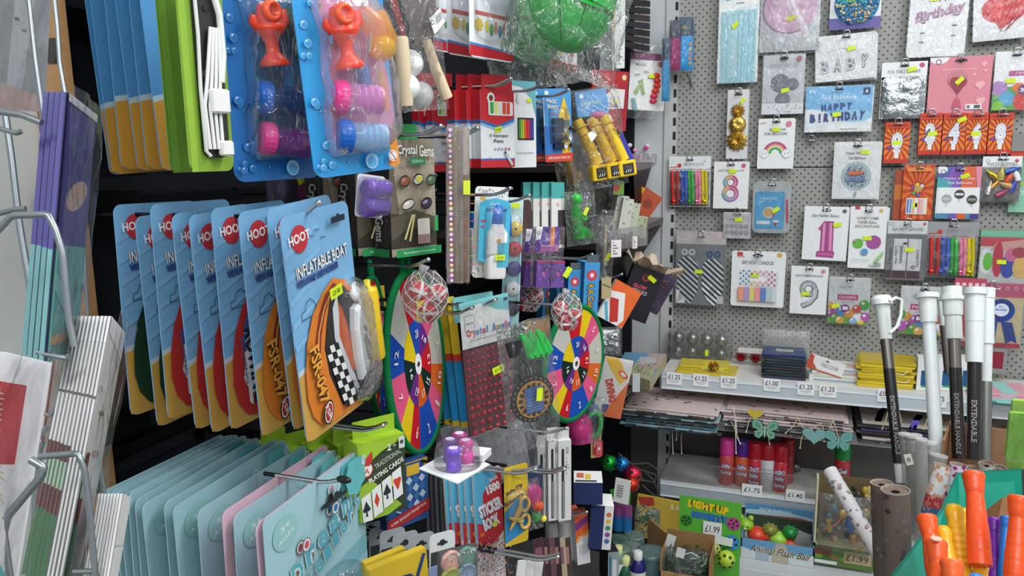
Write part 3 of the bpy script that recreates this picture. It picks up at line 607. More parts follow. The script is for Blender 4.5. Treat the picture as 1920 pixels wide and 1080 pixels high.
# wooden tools and slim packs right of the hats
p = pose(1128, -40, 1160, 132, X=-.52, a=55); w, h = p.w, p.h; mb = MB(); mb.tube([(0, -.006, h*.5), (.002, -.006, h*.1), (.004, -.006, -h*.06)], [.009, .011, .006], 'c9b99a', 'matte', n=12); k_ = MB(); k_.tube([(.004, -.006, -h*.06), (.006, -.006, -h*.5)], .003, 'dfe2e2', 'metal')
thing('skipping_rope_pack', 'bagged wooden handle with white cord right of the green hats', 'toy pack', p.M, [('handle', mb), ('cord', k_), ('bag', pillow(w*1.2, h, .03, seed=8))])
p = pose(1152, -40, 1172, 128, X=-.56, a=40); mb, A = card(p.w, p.h, 'dfe4df', .004); rnd = random.Random(2)
for k in range(16): A.circ(rnd.uniform(.1, .9), rnd.uniform(.1, .95), .14, rnd.choice(('4f9a4a', 'c9522f', '3a6ea8', 'd9c040', '7a5a3a')), ry=.03, n=7)
thing('toy_card', 'slim patterned card edge right of the wooden handle', 'toy card', p.M, [('card', mb)])
for i in range(5):
 p = pose(1164+10*i, -30, 1178+10*i, 88+i*2, X=-.56+.012*i, a=60); mb = MB(); rnd = random.Random(i)
 for q in range(9): mb.box(-p.w*.45, p.w*.45, -.004, .004, -p.h/2+p.h*q/9, -p.h/2+p.h*(q+.8)/9, ('1b1c20', '2c2624', '17181c')[q % 3], 'gloss')
 thing('hair_band_card', 'black bobbly pack at the top, %s from the left' % ('first', 'second', 'third', 'fourth', 'fifth')[i], 'toy pack', p.M, [('pack', mb)], 'black packs near the corner')
for i, (l, r, t, b) in enumerate(((1190, 1216, -30, 96), (1207, 1228, -30, 98), (1224, 1240, -30, 101))):
 p = pose(l, t, r, b, X=-.56+.02*i, a=40); mb, A = card(p.w, p.h, 'b9a8a0', .004); rnd = random.Random(i+7)
 for k in range(12): A.circ(rnd.uniform(.1, .9), rnd.uniform(.35, .95), .16, rnd.choice(('2a2422', 'a83232', 'd8b23a', '5a4a44', '3a3f4a')), ry=.04, n=8)
 thing('toy_card', 'narrow bagged toy card near the corner top, %s of three' % ('left', 'middle', 'right')[i], 'toy card', p.M, [('card', mb), ('bag', sheet(p.w*1.2, p.h*1.02, seed=i))])
hook(1240, 98, -.50, 'double steel hook tips under the corner toy cards', double=True)
hook(1249, 116, -.47, 'single steel hook tip beside the blue balloon packs')
# insect pack
p = pose(1180, 100, 1248, 207, X=-.52, a=28, roll=-3); w, h = p.w, p.h; mb, A = card(w, h, 'eceeea', .004); A.rect(0, 0, 1, .12, '84406c'); A.text('MAGIC', .3, .2, .05, '777b7a', width=.3)
for q in ((.2, .38), (.45, .33), (.3, .5)): A.circ(*q, .1, 'b6bcb8', ry=.05, star=.3, n=12)
A.circ(.82, .18, .08, 'b03030', n=6)
o = MB(); P = lambda u, v: ((u-.5)*w, -.006, (.5-v)*h)
for k in range(6): o.ball(P(.72+.04*math.sin(k), .38+.09*k), .0105, 'e8402a' if k < 4 else 'd83a5a', sc=(1.3, .6, .9), n=10, k=6)
o2 = MB(); o2.tube([P(.18, .7), P(.32, .5), P(.4, .72)], [.008, .012, .006], '9fd04a', 'tint'); o3 = MB(); o3.tube([P(.12, .8), P(.2, 1.02)], [.007, .009], '57b4c8', 'tint')
thing('bug_toy_pack', 'white bug toy pack with purple header and orange caterpillar', 'toy pack', p.M, [('card', mb), ('caterpillar', o), ('green_bug', o2), ('blue_bug', o3), ('bag', sheet(w*1.05, h*1.3, seed=4)), sticker(.012, .02, -.01)])
p = pose(1170, 262, 1226, 306, X=-.56, a=45); w, h = p.w, p.h; o = MB(); rnd = random.Random(9)
for k in range(9): o.ball((rnd.uniform(-.4, .4)*w, rnd.uniform(-.01, .01), rnd.uniform(-.3, .3)*h), .008, rnd.choice(('e0359a', 'd8588a', 'f0a0c0', 'e9e5e8')), sc=(1.3, .8, 1), n=8, k=6)
c = MB(); c.box(-w*.5, w*.5, -.02, .02, -h*.5, -h*.1, 'e8d8de', 'haze'); thing('pink_toy_tub', 'small tub of pink toys on a corner bracket shelf', 'toy tub', p.M, [('tub', c), ('toys', o)])
# ---------------------------------------------------------------- pens, snake puzzles, torches
def stamper():
 w, h = p.w, p.h; mb, A, L, T = boxed(w, h, .022, 'eef0f1', side='c8232c'); A.rect(0, 0, 1, .38, 'cf2430'); A.poly([(0, .38), (.5, .45), (1, .34), (1, .3), (0, .3)], 'cf2430')
 A.poly([(0, .38), (.5, .45), (1, .34), (1, .38), (.5, .49), (0, .42)], '2f6fb4'); A.poly([(0, .42), (.5, .49), (1, .38), (1, .41), (.5, .52), (0, .45)], '8fc3e6')
 A.rect(0, .90, 1, 1, 'cf2430'); A.rect(0, .88, 1, .9, '2f6fb4'); A.circ(.3, .1, .12, 'f0f0ee', n=16, star=.15); A.circ(.3, .1, .06, '8a2a30')
 A.rect(.22, .14, .95, .32, 'f2f2ef', .04)
 for k, c in enumerate(('2faa4a', 'e6e07a', 'e6e2dc', 'e04a34', 'e2463a')): A.rect(.27+.12*k, .15, .37+.12*k, .30, c)
 A.text('5 Stamper', .52, .585, .05, '4b4150', width=.56, bold=.02); A.text('Pens', .5, .65, .045, '4b4150', width=.28, bold=.02)
 for k, c in enumerate(('a8b4bd', '8fa0ac', '9fb0b8', 'c05a5a', 'b84a5a')): A.circ(.4+.1*k, .755, .028, c, n=10)
 A.line([(.68, .8), (.9, .97)], .07, 'c4ccd2'); A.line([(.66, .79), (.7, .82)], .05, '2b3f7a'); A.line([(.2, .85), (.24, .88)], .02, '9fb0b8')
 L.rect(0, .38, 1, .42, '2f6fb4'); L.rect(0, .43, 1, .88, 'e2e6e8')
 return [('carton', mb), ('hang_tab', tab(w*.9, h*.2, h/2, 'c6222d')), ]
p = pose(901, 170, 964, 314, X=-.57, a=68)
o = stack(lambda: stamper()+[sticker(.0, 0, -.002, '£1·25', .85, 10)], p, 3, .026, 'red and white carton of five stamper pens, front of three', 'pens', 'stamper_pens_box', 'stamper pen cartons', 'red and white stamper pen carton, %s in line', d=(-1, -.1, 0))
p = pose(812, 168, 852, 322, X=-.7, a=68); stack(stamper, p, 2, .03, 'shadowed stamper pen carton left of the bead pack', 'pens', 'stamper_pens_box', 'stamper pen cartons', 'stamper pen carton, %s on the shadowed hook', d=(-1, 0, 0))
hook(957, 147, -.53, 'hook tip in front of the stamper pens', double=True); hook(895, 240, -.5, 'hook tip left of the stamper pens at bead pack height', double=True); hook(826, 236, -.52, 'hook tip above the crystal gem box', double=True)
def drawing():
 w, h = p.w, p.h; mb, A, L, T = boxed(w, h, .016, 'e6e9ea', side='6fb2bd'); A.poly([(0, 0), (1, 0), (1, .42), (.8, .2), (.4, .07), (0, .05)], '6fb4c2')
 A.rect(.22, .42, .9, .68, '2b2330', .02)
 for k, c in enumerate(('3f9a3f', '8ccf3a', 'e8c22a', 'e8782a', 'd8322a', 'c23a5a', '7a2f8a', '2f4aa8')): A.rect(.27+.075*k, .44, .33+.075*k, .66, c)
 A.text('Colouring Pencils', .52, .83, .035, '8f9498', width=.7); A.rect(.18, .10, .28, .25, 'd8dcdc')
 return [('carton', mb), sticker(.014, h*.28, -.002, '', .6)]
p = pose(960, 152, 1005, 314, X=-.58, a=62); stack(drawing, p, 2, .02, 'white and teal colouring pencil carton right of the stamper pens', 'pencils', 'pencil_box', 'colouring pencil cartons', 'colouring pencil carton, %s on its hook', d=(-1, .3, 0))
hook(1014, 158, -.52, 'hook tip over the colouring pencils', double=True)
def snake():
 w, h = p.w, p.h; mb, A = card(w, h, '4b9ad8', .004); A.rect(0, .1, .02, .9, 'dfeaf2'); A.circ(.12, .06, .07, 'e8eef2'); A.text('MAGIC', .3, .17, .055, 'f0f2f4', width=.36, bold=.03, rot=-6, out='24406a'); A.text('SNAKE', .32, .25, .055, 'f0f2f4', width=.4, bold=.03, rot=-6, out='24406a'); A.text('SENSORY', .35, .34, .03, 'd85a6a', width=.3, rot=-8)
 A.poly([(.72, .10), (.95, .42), (.86, .42), (.92, .9), (.62, .9), (.66, .42), (.5, .4)], 'e8c02a'); A.poly([(0, .5), (.6, .55), (.6, .9), (0, .9)], '3070ba')
 A.poly([(0, .9), (1, .88), (1, 1), (0, 1)], 'd0422e'); A.text('SUPER SENSORY FIDGET FUN', .5, .945, .03, 'f2e8e6', width=.8)
 s_ = MB(); P = lambda u, v: ((u-.5)*w, (.5-v)*h)
 for i in range(4):
  for j in range(4):
   if (i, j) in ((0, 2), (0, 3)): continue
   x, z = P(.36+.17*j, .44+.115*i); q = .012; c = (('16273f', 'cfd6da')[(i+j) % 2])
   if j >= 2: s_.add([(x-q*.5, -.007, z), (x, -.010, z-q*.7), (x+q*.5, -.007, z), (x, -.010, z+q*.7)], [(0, 1, 2, 3)], 'cfd6da' if (i+j) % 2 else '16181c', 'gloss')
   else: s_.box(x-.0065, x+.0065, -.010, 0, z-.0065, z+.0065, '15243c', 'plastic')
 s_.box(w*.12, w*.3, -.014, -.002, -.004, .012, '8a938a', 'plastic'); s_.box(w*.14, w*.28, -.0145, -.013, -.002, .010, '5f6e62', 'plastic')
 return [('backing_card', mb), ('puzzle', s_), ('blister', dome(w*.62, h*.5, .016, r=.008, y=0))]
p = pose(1020, 166, 1072, 303, X=-.54, a=52, roll=2); stack(snake, p, 2, .03, 'blue magic snake puzzle card, front of its pair', 'puzzle', 'snake_puzzle_card', 'snake puzzle cards', 'blue magic snake puzzle card hanging behind the front one', d=(-1, .3, 0), rj=0)
hook(1065, 168, -.50, 'hook tip over the magic snake card', double=True)
def torch():
 w, h = p.w, p.h; mb, A = card(w*.62, h*.24, '5b9fd8', .003); mb.M = None; o = MB()
 for i, (c, x) in enumerate((('ecc31f', -.2), ('e8bb1c', .06), ('f0c822', .28))):
  x *= w; o.tube([(x-.018, -.004*i, h*.22), (x, -.010-.006*i, -h*.05), (x+.016, -.012-.006*i, -h*.26)], [.013, .014, .016], c, 'plastic', n=12)
  for q in range(5): o.tube([(x-.018+.034*(q+1)/6-.015, -.02-.004*i, h*(.22-.48*(q+1)/6)), (x-.018+.034*(q+1)/6+.013, -.02-.004*i, h*(.24-.48*(q+1)/6))], .0022, 'd9ae14', 'plastic', n=5)
  q = (x+.012, -.018-.006*i, -h*.35); o.bbox(q[0]-.022, q[0]+.026, q[1]-.018, q[1]+.014, q[2]-.018, q[2]+.02, c, 'plastic', r=.006); o.box(q[0]-.012, q[0]+.016, q[1]-.0195, q[1]-.017, q[2]-.012, q[2]+.013, '2f2f2b', 'plastic')
  for s_ in range(3): o.tube([(q[0]-.007+.006*s_, q[1]-.020, q[2]-.008), (q[0]-.002+.006*s_, q[1]-.020, q[2]), (q[0]-.006+.006*s_, q[1]-.020, q[2]+.009)], .0011, 'e6e4d8', n=4)
 b = MB(); b.tube([(w*.36, -.015, h*.0), (w*.52, -.02, -h*.38)], [.015, .021], '35359a', 'plastic', n=14)
 hd = MB(); hd.box(-w*.32, w*.3, -.003, -.001, h*.24, h*.5, '5b9fd8', 'paper'); A = Art(hd, w, h, -.003); A.text('DIGGER TORCH', .49, .13, .035, 'bfe0a8', width=.4); A.circ(.3, .05, .04, 'e8f2f8')
 for k in range(12): A.circ(.22+.05*k, .17+.02*(k % 3), .02, 'a8d0f0', n=7)
 pk = MB(); pk.ball((w*.05, -.012, h*.24), .012, 'e87ab0', sc=(1.6, 1, .7)); lb = MB(); Art(lb, w, h, -.045).poly([(.18, .43), (.32, .40), (.36, .46), (.24, .52)], 'f2f2ee')
 return [('header_card', hd), ('torch', o), ('torch_grip', b), ('pink_cap', pk), ('label', lb), ('bag', pillow(w*1.1, h*1.04, .075, seed=6, amp=.2, nx=12, nz=14))]
p = pose(1070, 168, 1165, 350, X=-.47, a=40, roll=8); thing('digger_torch_pack', 'bag of yellow toy digger torches under a blue header', 'toy pack', p.M, torch())
p = pose(1045, 250, 1105, 390, X=-.56, a=48, roll=8); w, h = p.w, p.h; o = MB(); o.tube([(-w*.2, 0, h*.3), (0, 0, -h*.1)], .012, 'e8bb1c', 'plastic', n=12); o.box(-.012, .016, -.014, .014, -h*.2, -h*.02, 'e8bb1c', 'plastic'); b = MB(); b.tube([(.01, 0, -h*.15), (w*.25, 0, -h*.4)], .016, '2c2c6e', 'plastic', n=12)
thing('digger_torch_pack', 'second bag of yellow torches with navy grips, behind and lower', 'toy pack', p.M, [('torch', o), ('torch_grip', b), ('bag', pillow(w*1.1, h, .05, seed=2, amp=.2))])
# red chalk pack
p = pose(1122, 132, 1176, 244, X=-.58, a=48, roll=-3)
def redpack():
 w, h = p.w, p.h; mb, A, L, T = boxed(w, h, .014, 'b92530', side='8f1a24'); A.poly([(.08, .25), (.98, .2), (.95, .9), (.2, .98)], 'a91f2b'); A.poly([(.2, .45), (.45, .3), (.9, .3), (.88, .62), (.3, .66)], 'e6e2df'); A.circ(.25, .1, .09, 'd8505a'); A.circ(.85, .1, .08, 'e6d9a0', n=10)
 A.text('Chalk', .5, .58, .07, '6d3c40', width=.4); A.circ(.36, .82, .15, 'efe6e4', n=8, star=.12); A.text('h', .75, .82, .09, '1c1418', bold=.03)
 return [('carton', mb), sticker(.01, -.002, -.002, '', .7)]
stack(redpack, p, 2, .022, 'glossy red chalk carton right of the torch bag', 'chalk', 'chalk_box', 'red chalk cartons', 'red chalk carton hanging behind the front one', d=(-1, .2, 0))
p = pose(1174, 140, 1192, 310, X=-.6, a=40); mb, A = card(p.w, p.h, '55604f', .004); thing('toy_card', 'dull green strip card between chalk box and bug toys', 'toy card', p.M, [('card', mb), ('bag', sheet(p.w*1.4, p.h, seed=3))])
# ---------------------------------------------------------------- gems, beads, glue, slim boxes
def gems():
 w, h = p.w, p.h; mb, A, L, T = boxed(w, h, .052, 'a79c88', side='2b2523', top='3a3430'); rnd = random.Random(5)
 A.rect(0, .0, 1, .12, '8a7f6c'); A.poly([(0, 0), (.14, 0), (.1, .3), (.18, .6), (.05, .9), (0, .9)], '6b6152'); A.poly([(0, .62), (1, .70), (1, .93), (0, .93)], '3b372c'); A.poly([(0, .66), (.5, .6), (1, .68), (1, .8), (.4, .75), (0, .86)], '57503f')
 for k in range(40): u, v = rnd.random(), rnd.uniform(.1, .66); A.line([(u, v), (min(1, u+rnd.uniform(.02, .1)), v+rnd.uniform(-.03, .03))], .012, rnd.choice(('c2b8a4', '8d8270', '776c5a')))
 A.text('Crystal', .34, .095, .10, 'eceade', width=.42, bold=.02, out='1c1a18', ow=.03); A.text('Gems', .76, .095, .10, 'eceade', width=.32, bold=.02, out='1c1a18', ow=.03)
 A.rect(.38, .15, .72, .215, '2f7d4c'); A.text('SERIES', .55, .183, .025, 'a8d8b8', width=.25)
 for u, v, c, c2, rx, ry in ((.26, .35, '8d4b3a', 'b97862', .1, .05), (.55, .34, 'e8eef0', '6aa0c8', .1, .05), (.83, .35, '4a6a48', '86a07c', .1, .05), (.3, .55, 'c7bdb4', 'e6dfd6', .13, .045), (.7, .55, '3c3046', 'a89ab8', .12, .05)): A.circ(u, v, rx+.015, '2b2622', ry=ry*w/w+.07*h/h*.0+ry, rot=20); A.circ(u, v, rx, c, ry=ry*1.4, rot=20); A.circ(u-.03, v-.012, rx*.5, c2, ry=ry*.6, rot=20)
 A.circ(.55, .335, .07, 'e6d43a', ry=.05); A.line([(.38, .64), (.2, .85)], .035, 'd0c48a'); A.line([(.42, .64), (.3, .87)], .035, 'c4b878'); A.rect(.48, .68, .75, .90, 'd6cfc6', .03); A.rect(.48, .82, .75, .9, '9a7f78')
 A.rect(.86, .66, .94, .8, '2f9e5a'); A.poly([(0, .935), (1, .93), (1, 1), (0, 1)], '1f9150'); A.text('Dig out gemstones from the rock', .5, .967, .02, 'e2f2e6', width=.7)
 for k in range(30): u, v = rnd.random(), rnd.random(); L.circ(u, v, .08, rnd.choice(('4a3f3c', '3a3230', '57493f')), ry=.03, n=6, rot=rnd.random()*90)
 L.text('Crystal Gems', .5, .62, .5, 'a8a49c', width=.5, rot=-90, bold=.02); L.rect(0, .93, 1, 1, '1f7a45'); T.rect(.1, .1, .9, .9, '4a423c')
 return [('carton', mb)]
p = pose(731, 262, 816, 478, X=-.58, a=68)
stack(gems, p, 3, .056, 'crystal gems dig kit box, front of three', 'craft kit', 'gem_kit_box', 'gem kit boxes', 'crystal gems kit box showing its dark spine, %s in line', d=(-1, -.12, 0), rj=0)
p = pose(716, 232, 782, 262, X=-.6, a=66); mb, A = card(p.w, p.h, '2f9a4c', .002); A.circ(.2, .5, .05, '14301c'); thing('green_hang_tab', 'green cardboard hang tab above the crystal gems box', 'hang tab', p.M, [('tab', mb)])
p = pose(668, 328, 720, 408, X=-.50, a=64, roll=-8); w, h = p.w, p.h; o = MB()
for k in range(2): o.lathe([(.012, -.02), (.0145, -.018), (.0145, -.003), (.012, 0), (.012, .02), (.009, .021)], '6a3fae', 'plastic', n=20, M=Matrix.Translation((0, -.012, h*(.18-.42*k))) @ Matrix.Rotation(R(82), 4, 'Y') @ Matrix.Scale(.85, 4))
bk, A = card(w, h, 'cfd2dd', .004, .001); A.rect(.1, .8, .9, .95, 'b8bcc6')
thing('purple_stamper_pack', 'pair of purple stampers in a clear blister before the gem boxes', 'toy pack', p.M, [('card', bk), ('stampers', o), ('blister', dome(w*.95, h*.9, .028, r=.006))])
p = pose(500, 322, 600, 395, X=-.78, a=75); w, h = p.w, p.h; mb, A = card(w, h, '3c2f4e', .005); A.circ(.75, .5, .2, 'b0357e'); A.circ(.75, .5, .1, 'e070a8', star=.3); A.circ(.3, .4, .12, '5a4a78')
thing('toy_card', 'dark purple card with pink flower in the shade below the bubble packs', 'toy card', p.M, [('card', mb), ('bag', sheet(w, h, seed=2)), sticker(.01, .02, -.012, '', 1, 25)])
# bead strip pack
p = pose(838, 238, 880, 530, X=-.50, a=40, roll=-1.5); w, h = p.w, p.h; mb, A = card(w, h, 'b5aca0', .002); A.rect(.72, .3, .95, 1, '8a6a4a'); A.rect(.22, 0, .7, 1, '8f8578')
for k in range(30): A.circ(.13, .02+.033*k, .13, ('b06a9a', '7a5a8a', 'a8563a', '8a8a4a')[k % 4], n=10); A.circ(.13, .02+.033*k, .07, 'efe8e4', n=8)
rnd = random.Random(3)
for u, c in ((.3, ('e2c46a', 'd0a850')), (.45, ('9fb0d8', 'b8c4e0', '8a9ac8')), (.6, ('b890b8', 'd0b0c8')),):
 for k in range(60): A.circ(u, .01+.0165*k, .055, rnd.choice(c), ry=.007, n=7)
for k in range(10): A.circ(.82, .42+.055*k, .12, ('d8a84a', 'c86a4a', '9ac04a', 'b84a6a', 'a8622f')[k % 5], ry=.023, n=10)
thing('bead_strip_pack', 'tall thin clear pack of coloured bead strips', 'craft pack', p.M, [('bead_card', mb), ('sleeve', pillow(w*1.1, h*1.01, .012, seed=3, nz=20, m='sleeve')), sticker(w*.3, h*.12, -.01, '', .9, 90)])
# glue cards
def glue():
 w, h = p.w, p.h; mb, A = card(w, h, 'ecebe6', .008, n=4); rnd = random.Random(8)
 for k in range(90):
  u, v = rnd.random()*.94+.02, rnd.choice((rnd.uniform(.01, .1), rnd.uniform(.82, .98))); A.line([(u, v), (u+.03, v+.022)], .012, '2b2b2c')
 A.poly([(.03, .18), (.2, .14), (.5, .12), (.9, .15), (.97, .2), (.97, .78), (.5, .85), (.05, .8)], '48b6d6'); A.circ(.12, .13, .09, 'e0b050', ry=.05)
 A.text('PVA', .5, .19, .03, 'e8f4f8', width=.3); A.rect(.25, .235, .85, .265, '3a5a9a'); A.circ(.16, .37, .09, 'c8406a', ry=.03); A.circ(.14, .43, .06, 'c8406a', ry=.03)
 o = MB(); M = Matrix.Translation((w*.08, -.013, -h*.17)); o.loft([[(x*k, y*k2, z) for x, y in rrect(-.021, -.011, .021, .011, .008, 4)] for z, k, k2 in ((-.055, .9, .85), (-.05, 1, 1), (.028, 1, 1), (.04, .62, .8), (.045, .55, .8))], 'f2f3f0', 'plastic', M=M)
 A2 = Art(o, .042, .1, -.0245-.0); A2.M = Matrix.Translation((w*.08, 0, -h*.19)); A2.rect(.45, .35, 1, .8, '52b4d0'); A2.circ(.5, .32, .1, 'dca048')
 c = MB(); c.lathe([(.010, .045), (.0115, .047), (.009, .075), (.004, .08)], '1c6fd0', 'plastic', n=20, M=M); return [('backing_card', mb), ('glue_bottle', (o, [('bottle_cap', c)])), ('blister', dome(w*.62, h*.62, .026, r=.01)), sticker(w*.1, -h*.26, -.03, '£1·25', .8)]
p = pose(888, 350, 950, 520, X=-.53, a=50, roll=-4); stack(glue, p, 1, .03, 'turquoise card with a white glue bottle and blue cap', 'glue', 'glue_card', None)
p = pose(882, 396, 902, 515, X=-.60, a=50); o = MB(); o.bbox(-.014, .014, -.009, .009, -p.h/2, p.h*.25, 'dfe8e8', r=.006); c = MB(); c.lathe([(.012, p.h*.25), (.012, p.h*.45), (.009, p.h*.5)], '1c66c4', 'plastic'); thing('glue_bottle', 'pale glue bottle with blue cap behind the front glue card', 'glue', p.M, [('bottle', o), ('bottle_cap', c)])
p = pose(938, 398, 955, 430, X=-.515, a=50); c = MB(); c.lathe([(.004, -.03), (.0125, -.028), (.0125, .01), (.010, .012)], '1f74d8', 'plastic'); thing('glue_bottle', 'blue glue cap poking out right of the front glue card', 'glue', p.M, [('bottle_cap', c)])
hook(956, 353, -.47, 'hook tip over the glue card', double=True); hook(992, 366, -.47, 'long hook tip right of the glue card')
p = pose(943, 370, 977, 610, X=-.52, a=34, roll=-3); w, h = p.w, p.h; mb, A = card(w, h, '9fd0d6', .006); A.poly([(0, 0), (1, 0), (1, .25), (0, .2)], 'c9e2e2')
o = MB()
for k, c in enumerate(('e8c850', 'c8404a', '4a3f8a', 'e4e8e8', '4a4a52')): o.lathe([(.012, 0), (.013, .002), (.0115, .006), (.002, .0065)], c, 'plastic', M=Matrix.Translation((w*.08, -.001, h*(.26-.155*k))) @ Matrix.Rotation(R(90), 4, 'X') @ Matrix.Scale(1.15, 4), caps=False)
thing('face_paint_card', 'long teal card of round face paint pots beside the glue', 'paint set', p.M, [('backing_card', mb), ('paint_pots', o), ('blister', dome(w*.8, h*.75, .012, r=.01)), sticker(.0, h*.44, -.012, '', .7)])
def slim():
 w, h = p.w, p.h; mb, A, L, T = boxed(w, h, .014, 'e9e8e3', side='c9cac5', top='3fa39c'); A.rect(0, 0, 1, .24, '4bb0aa'); A.rect(.5, .42, 1, .95, '3a2c34'); A.circ(.5, .33, .12, 'e2b8b0', star=.3); L.rect(0, 0, 1, .2, '3a9a96')
 return [('carton', mb)]
p = pose(1034, 342, 1058, 465, X=-.55, a=42); stack(slim, p, 4, .022, 'white and teal slim craft carton, front of four', 'craft kit', 'slim_craft_box', 'slim teal topped cartons', 'slim teal-topped carton, %s from the front', d=(-.75, -.25, 0), rj=0)
p = pose(962, 375, 992, 520, X=-.62, a=60); mb, A = card(p.w*1.3, p.h, '4a1f1d', .01); A.circ(.5, .3, .3, '5e2a26', ry=.2); thing('toy_card', 'dark maroon card in shade behind the purple party bags', 'toy card', p.M, [('card', mb), ('bag', sheet(p.w*1.3, p.h, seed=2))])
# green toy in bag
def green_toy(p, lab):
 w, h = p.w, p.h; o = MB(); g = '2fc23f'; o.tube([(-w*.12, 0, h*.38), (-w*.14, 0, h*.1), (-w*.1, 0, -h*.15), (-w*.08, 0, -h*.4)], [.011, .014, .013, .016], g, 'tint', n=12); o.tube([(-w*.1, 0, -h*.2), (w*.15, 0, -h*.3), (w*.28, 0, -h*.42)], [.012, .012, .01], g, 'tint', n=10); o.ball((-w*.12, -.004, h*.4), .013, g, 'plastic'); o.tube([(-w*.12, -.004, h*.15), (w*.1, -.008, -h*.05)], .007, g, 'plastic')
 thing('green_soldier_pack', lab, 'toy pack', p.M, [('green_toy', o), ('bag', pillow(w, h*1.1, .03, seed=9, amp=.25)), sticker(w*.08, h*.14, -.02, '', .8, 60)])
green_toy(pose(1060, 362, 1118, 455, X=-.50, a=38, roll=4), 'crinkled clear bag with a bright green plastic toy')
# purple party bags
def party(front=True):
 w, h = p.w, p.h; hd, A = card(w*.72, h*.40, '5d3a96', .002); hd2 = MB(); hd2.M = Matrix.Translation((-w*.04, -.004, h*.30)); A = Art(hd2, w*.72, h*.4, 0)
 A.rect(0, 0, 1, 1, '5d3a96'); A.rect(.62, 0, .8, 1, 'e88a4a'); A.poly([(.2, .75), (1, .7), (1, 1), (.2, 1)], 'a85a9a'); A.poly([(.0, 0), (.28, 0), (.2, .5), (0, .55)], 'f0f0f0'); A.circ(.1, .25, .07, '4a4a5a'); A.circ(.1, .25, .045, 'e8e8ea'); A.text('3pc', .5, .5, .2, 'e6dcf2', width=.2); A.text('Party Bags', .5, .76, .09, 'e6dcf2', width=.55); A.circ(.45, .15, .08, '15171a')
 o = MB();
 for k in (-1, 1):
  o.M = Matrix.Translation((k*w*.22, -.012, -h*.24)); o.box(-w*.21, w*.21, -.012, .012, -h*.22, h*.2, '6f4a9a', 'gloss'); a = Art(o, w*.42, h*.42, -.012, 'gloss'); a.rect(0, 0, 1, .06, 'c83a50'); a.circ(.5, .5, .15, 'd0588a', star=.2, n=10)
  for q in range(6): a.circ(.15+.14*q, .25+.1*(q % 3)+.35*(q % 2), .05, 'b48ad0', n=8)
 return [('header_card', hd2), ('party_boxes', o), ('bag', pillow(w*1.02, h, .05, seed=4, col='e0cfe4', m='film'))]
p = pose(996, 425, 1056, 540, X=-.46, a=36, roll=-3); stack(lambda: party()+[sticker(w*.9, -h*.1, -.03, '', .9, 60)], p, 1, .03, 'purple party box pack with white corner, front of three', 'party bags', 'party_box_pack', 'purple party packs')
p = pose(975, 430, 1032, 540, X=-.50, a=36, roll=-6); thing('party_box_pack', 'purple party box pack overlapped by the front one', 'party bags', p.M, party(), 'purple party packs')
p = pose(950, 440, 985, 560, X=-.55, a=40, roll=-8); thing('party_box_pack', 'darker purple party pack leftmost, behind', 'party bags', p.M, party(), 'purple party packs')
# connect four boxes
def conn():
 w, h = p.w, p.h; mb, A, L, T = boxed(w, h, .05, '3f97cf', side='2c79b4', top='58abd8'); A.circ(.5, .2, .36, 'd0384a', n=22, star=.12); A.circ(.5, .2, .2, 'f0e4e4', star=.5); A.text('4 A Connect', .5, .62, .55, '1a1a1e', width=.6, rot=-88, bold=.08); A.text('4 A Connect', .5, .62, .42, 'e8a83a', width=.58, rot=-88, bold=.02); A.poly([(0, .95), (1, .9), (1, 1), (0, 1)], 'e0b03a')
 t = tab(w*.8, h*.12, h/2, '4f5a60'); return [('carton', mb), ('hang_tab', t)]
for i, (l, r, t, b, X) in enumerate(((1094, 1122, 492, 612, -.47), (1064, 1088, 506, 616, -.51), (1044, 1066, 512, 600, -.55), (1018, 1040, 538, 600, -.6))):
 p = pose(l, t, r, b, X=X, a=38, roll=-3); thing('connect_game_box', 'narrow blue connect game box, %s of four' % ('rightmost', 'second from the right', 'third from the right', 'leftmost and darkest')[i], 'game', p.M, conn(), 'blue connect game boxes')
hook(1110, 477, -.44, 'hook tip above the blue connect boxes', double=True); hook(1136, 398, -.44, 'hook tip right of the green toy bag', double=True); hook(1166, 514, -.42, 'hook tip above the orange card')
# dark slim packs
for i, (l, t, r, b, c, X) in enumerate(((1100, 362, 1112, 392, '57b83a', -.6), (1116, 352, 1140, 450, '1f2422', -.56), (1128, 400, 1146, 520, '2a2c26', -.5), (1142, 365, 1158, 470, '121413', -.54), (1122, 455, 1130, 560, '1a1c20', -.52), (1138, 440, 1150, 545, '8a8c88', -.47))):
 p = pose(l, t, r, b, X=X, a=42, roll=-4); mb, A = card(p.w, p.h, c, .003, .004); A.rect(.2, .1, .8, .25, '4a5a3a')
 thing('slim_toy_pack', ('lime green strip pack', 'black pack right of the green toy', 'dark pack with silver sleeve', 'black angled pack by the corner shelf', 'thin dark pack beside the connect boxes', 'grey-white sleeved pack above the connect hooks')[i], 'toy pack', p.M, [('pack', mb), ('sleeve', pillow(p.w*1.5, p.h*1.1, .015, seed=i, nx=5))])
p = pose(1118, 410, 1150, 520, X=-.455, a=40, roll=-2); w, h = p.w, p.h; o = MB(); o.tube([(0, 0, h*.4), (.002, 0, -h*.3)], [.003, .007], 'b8a890', 'plastic'); thing('brush_pack', 'clear sleeve pack with green sticker beside the corner shelf', 'craft pack', p.M, [('brush', o), ('sleeve', pillow(w, h*1.1, .03, seed=12, amp=.3)), sticker(.003, -.02, -.016, '', .9, 60)])
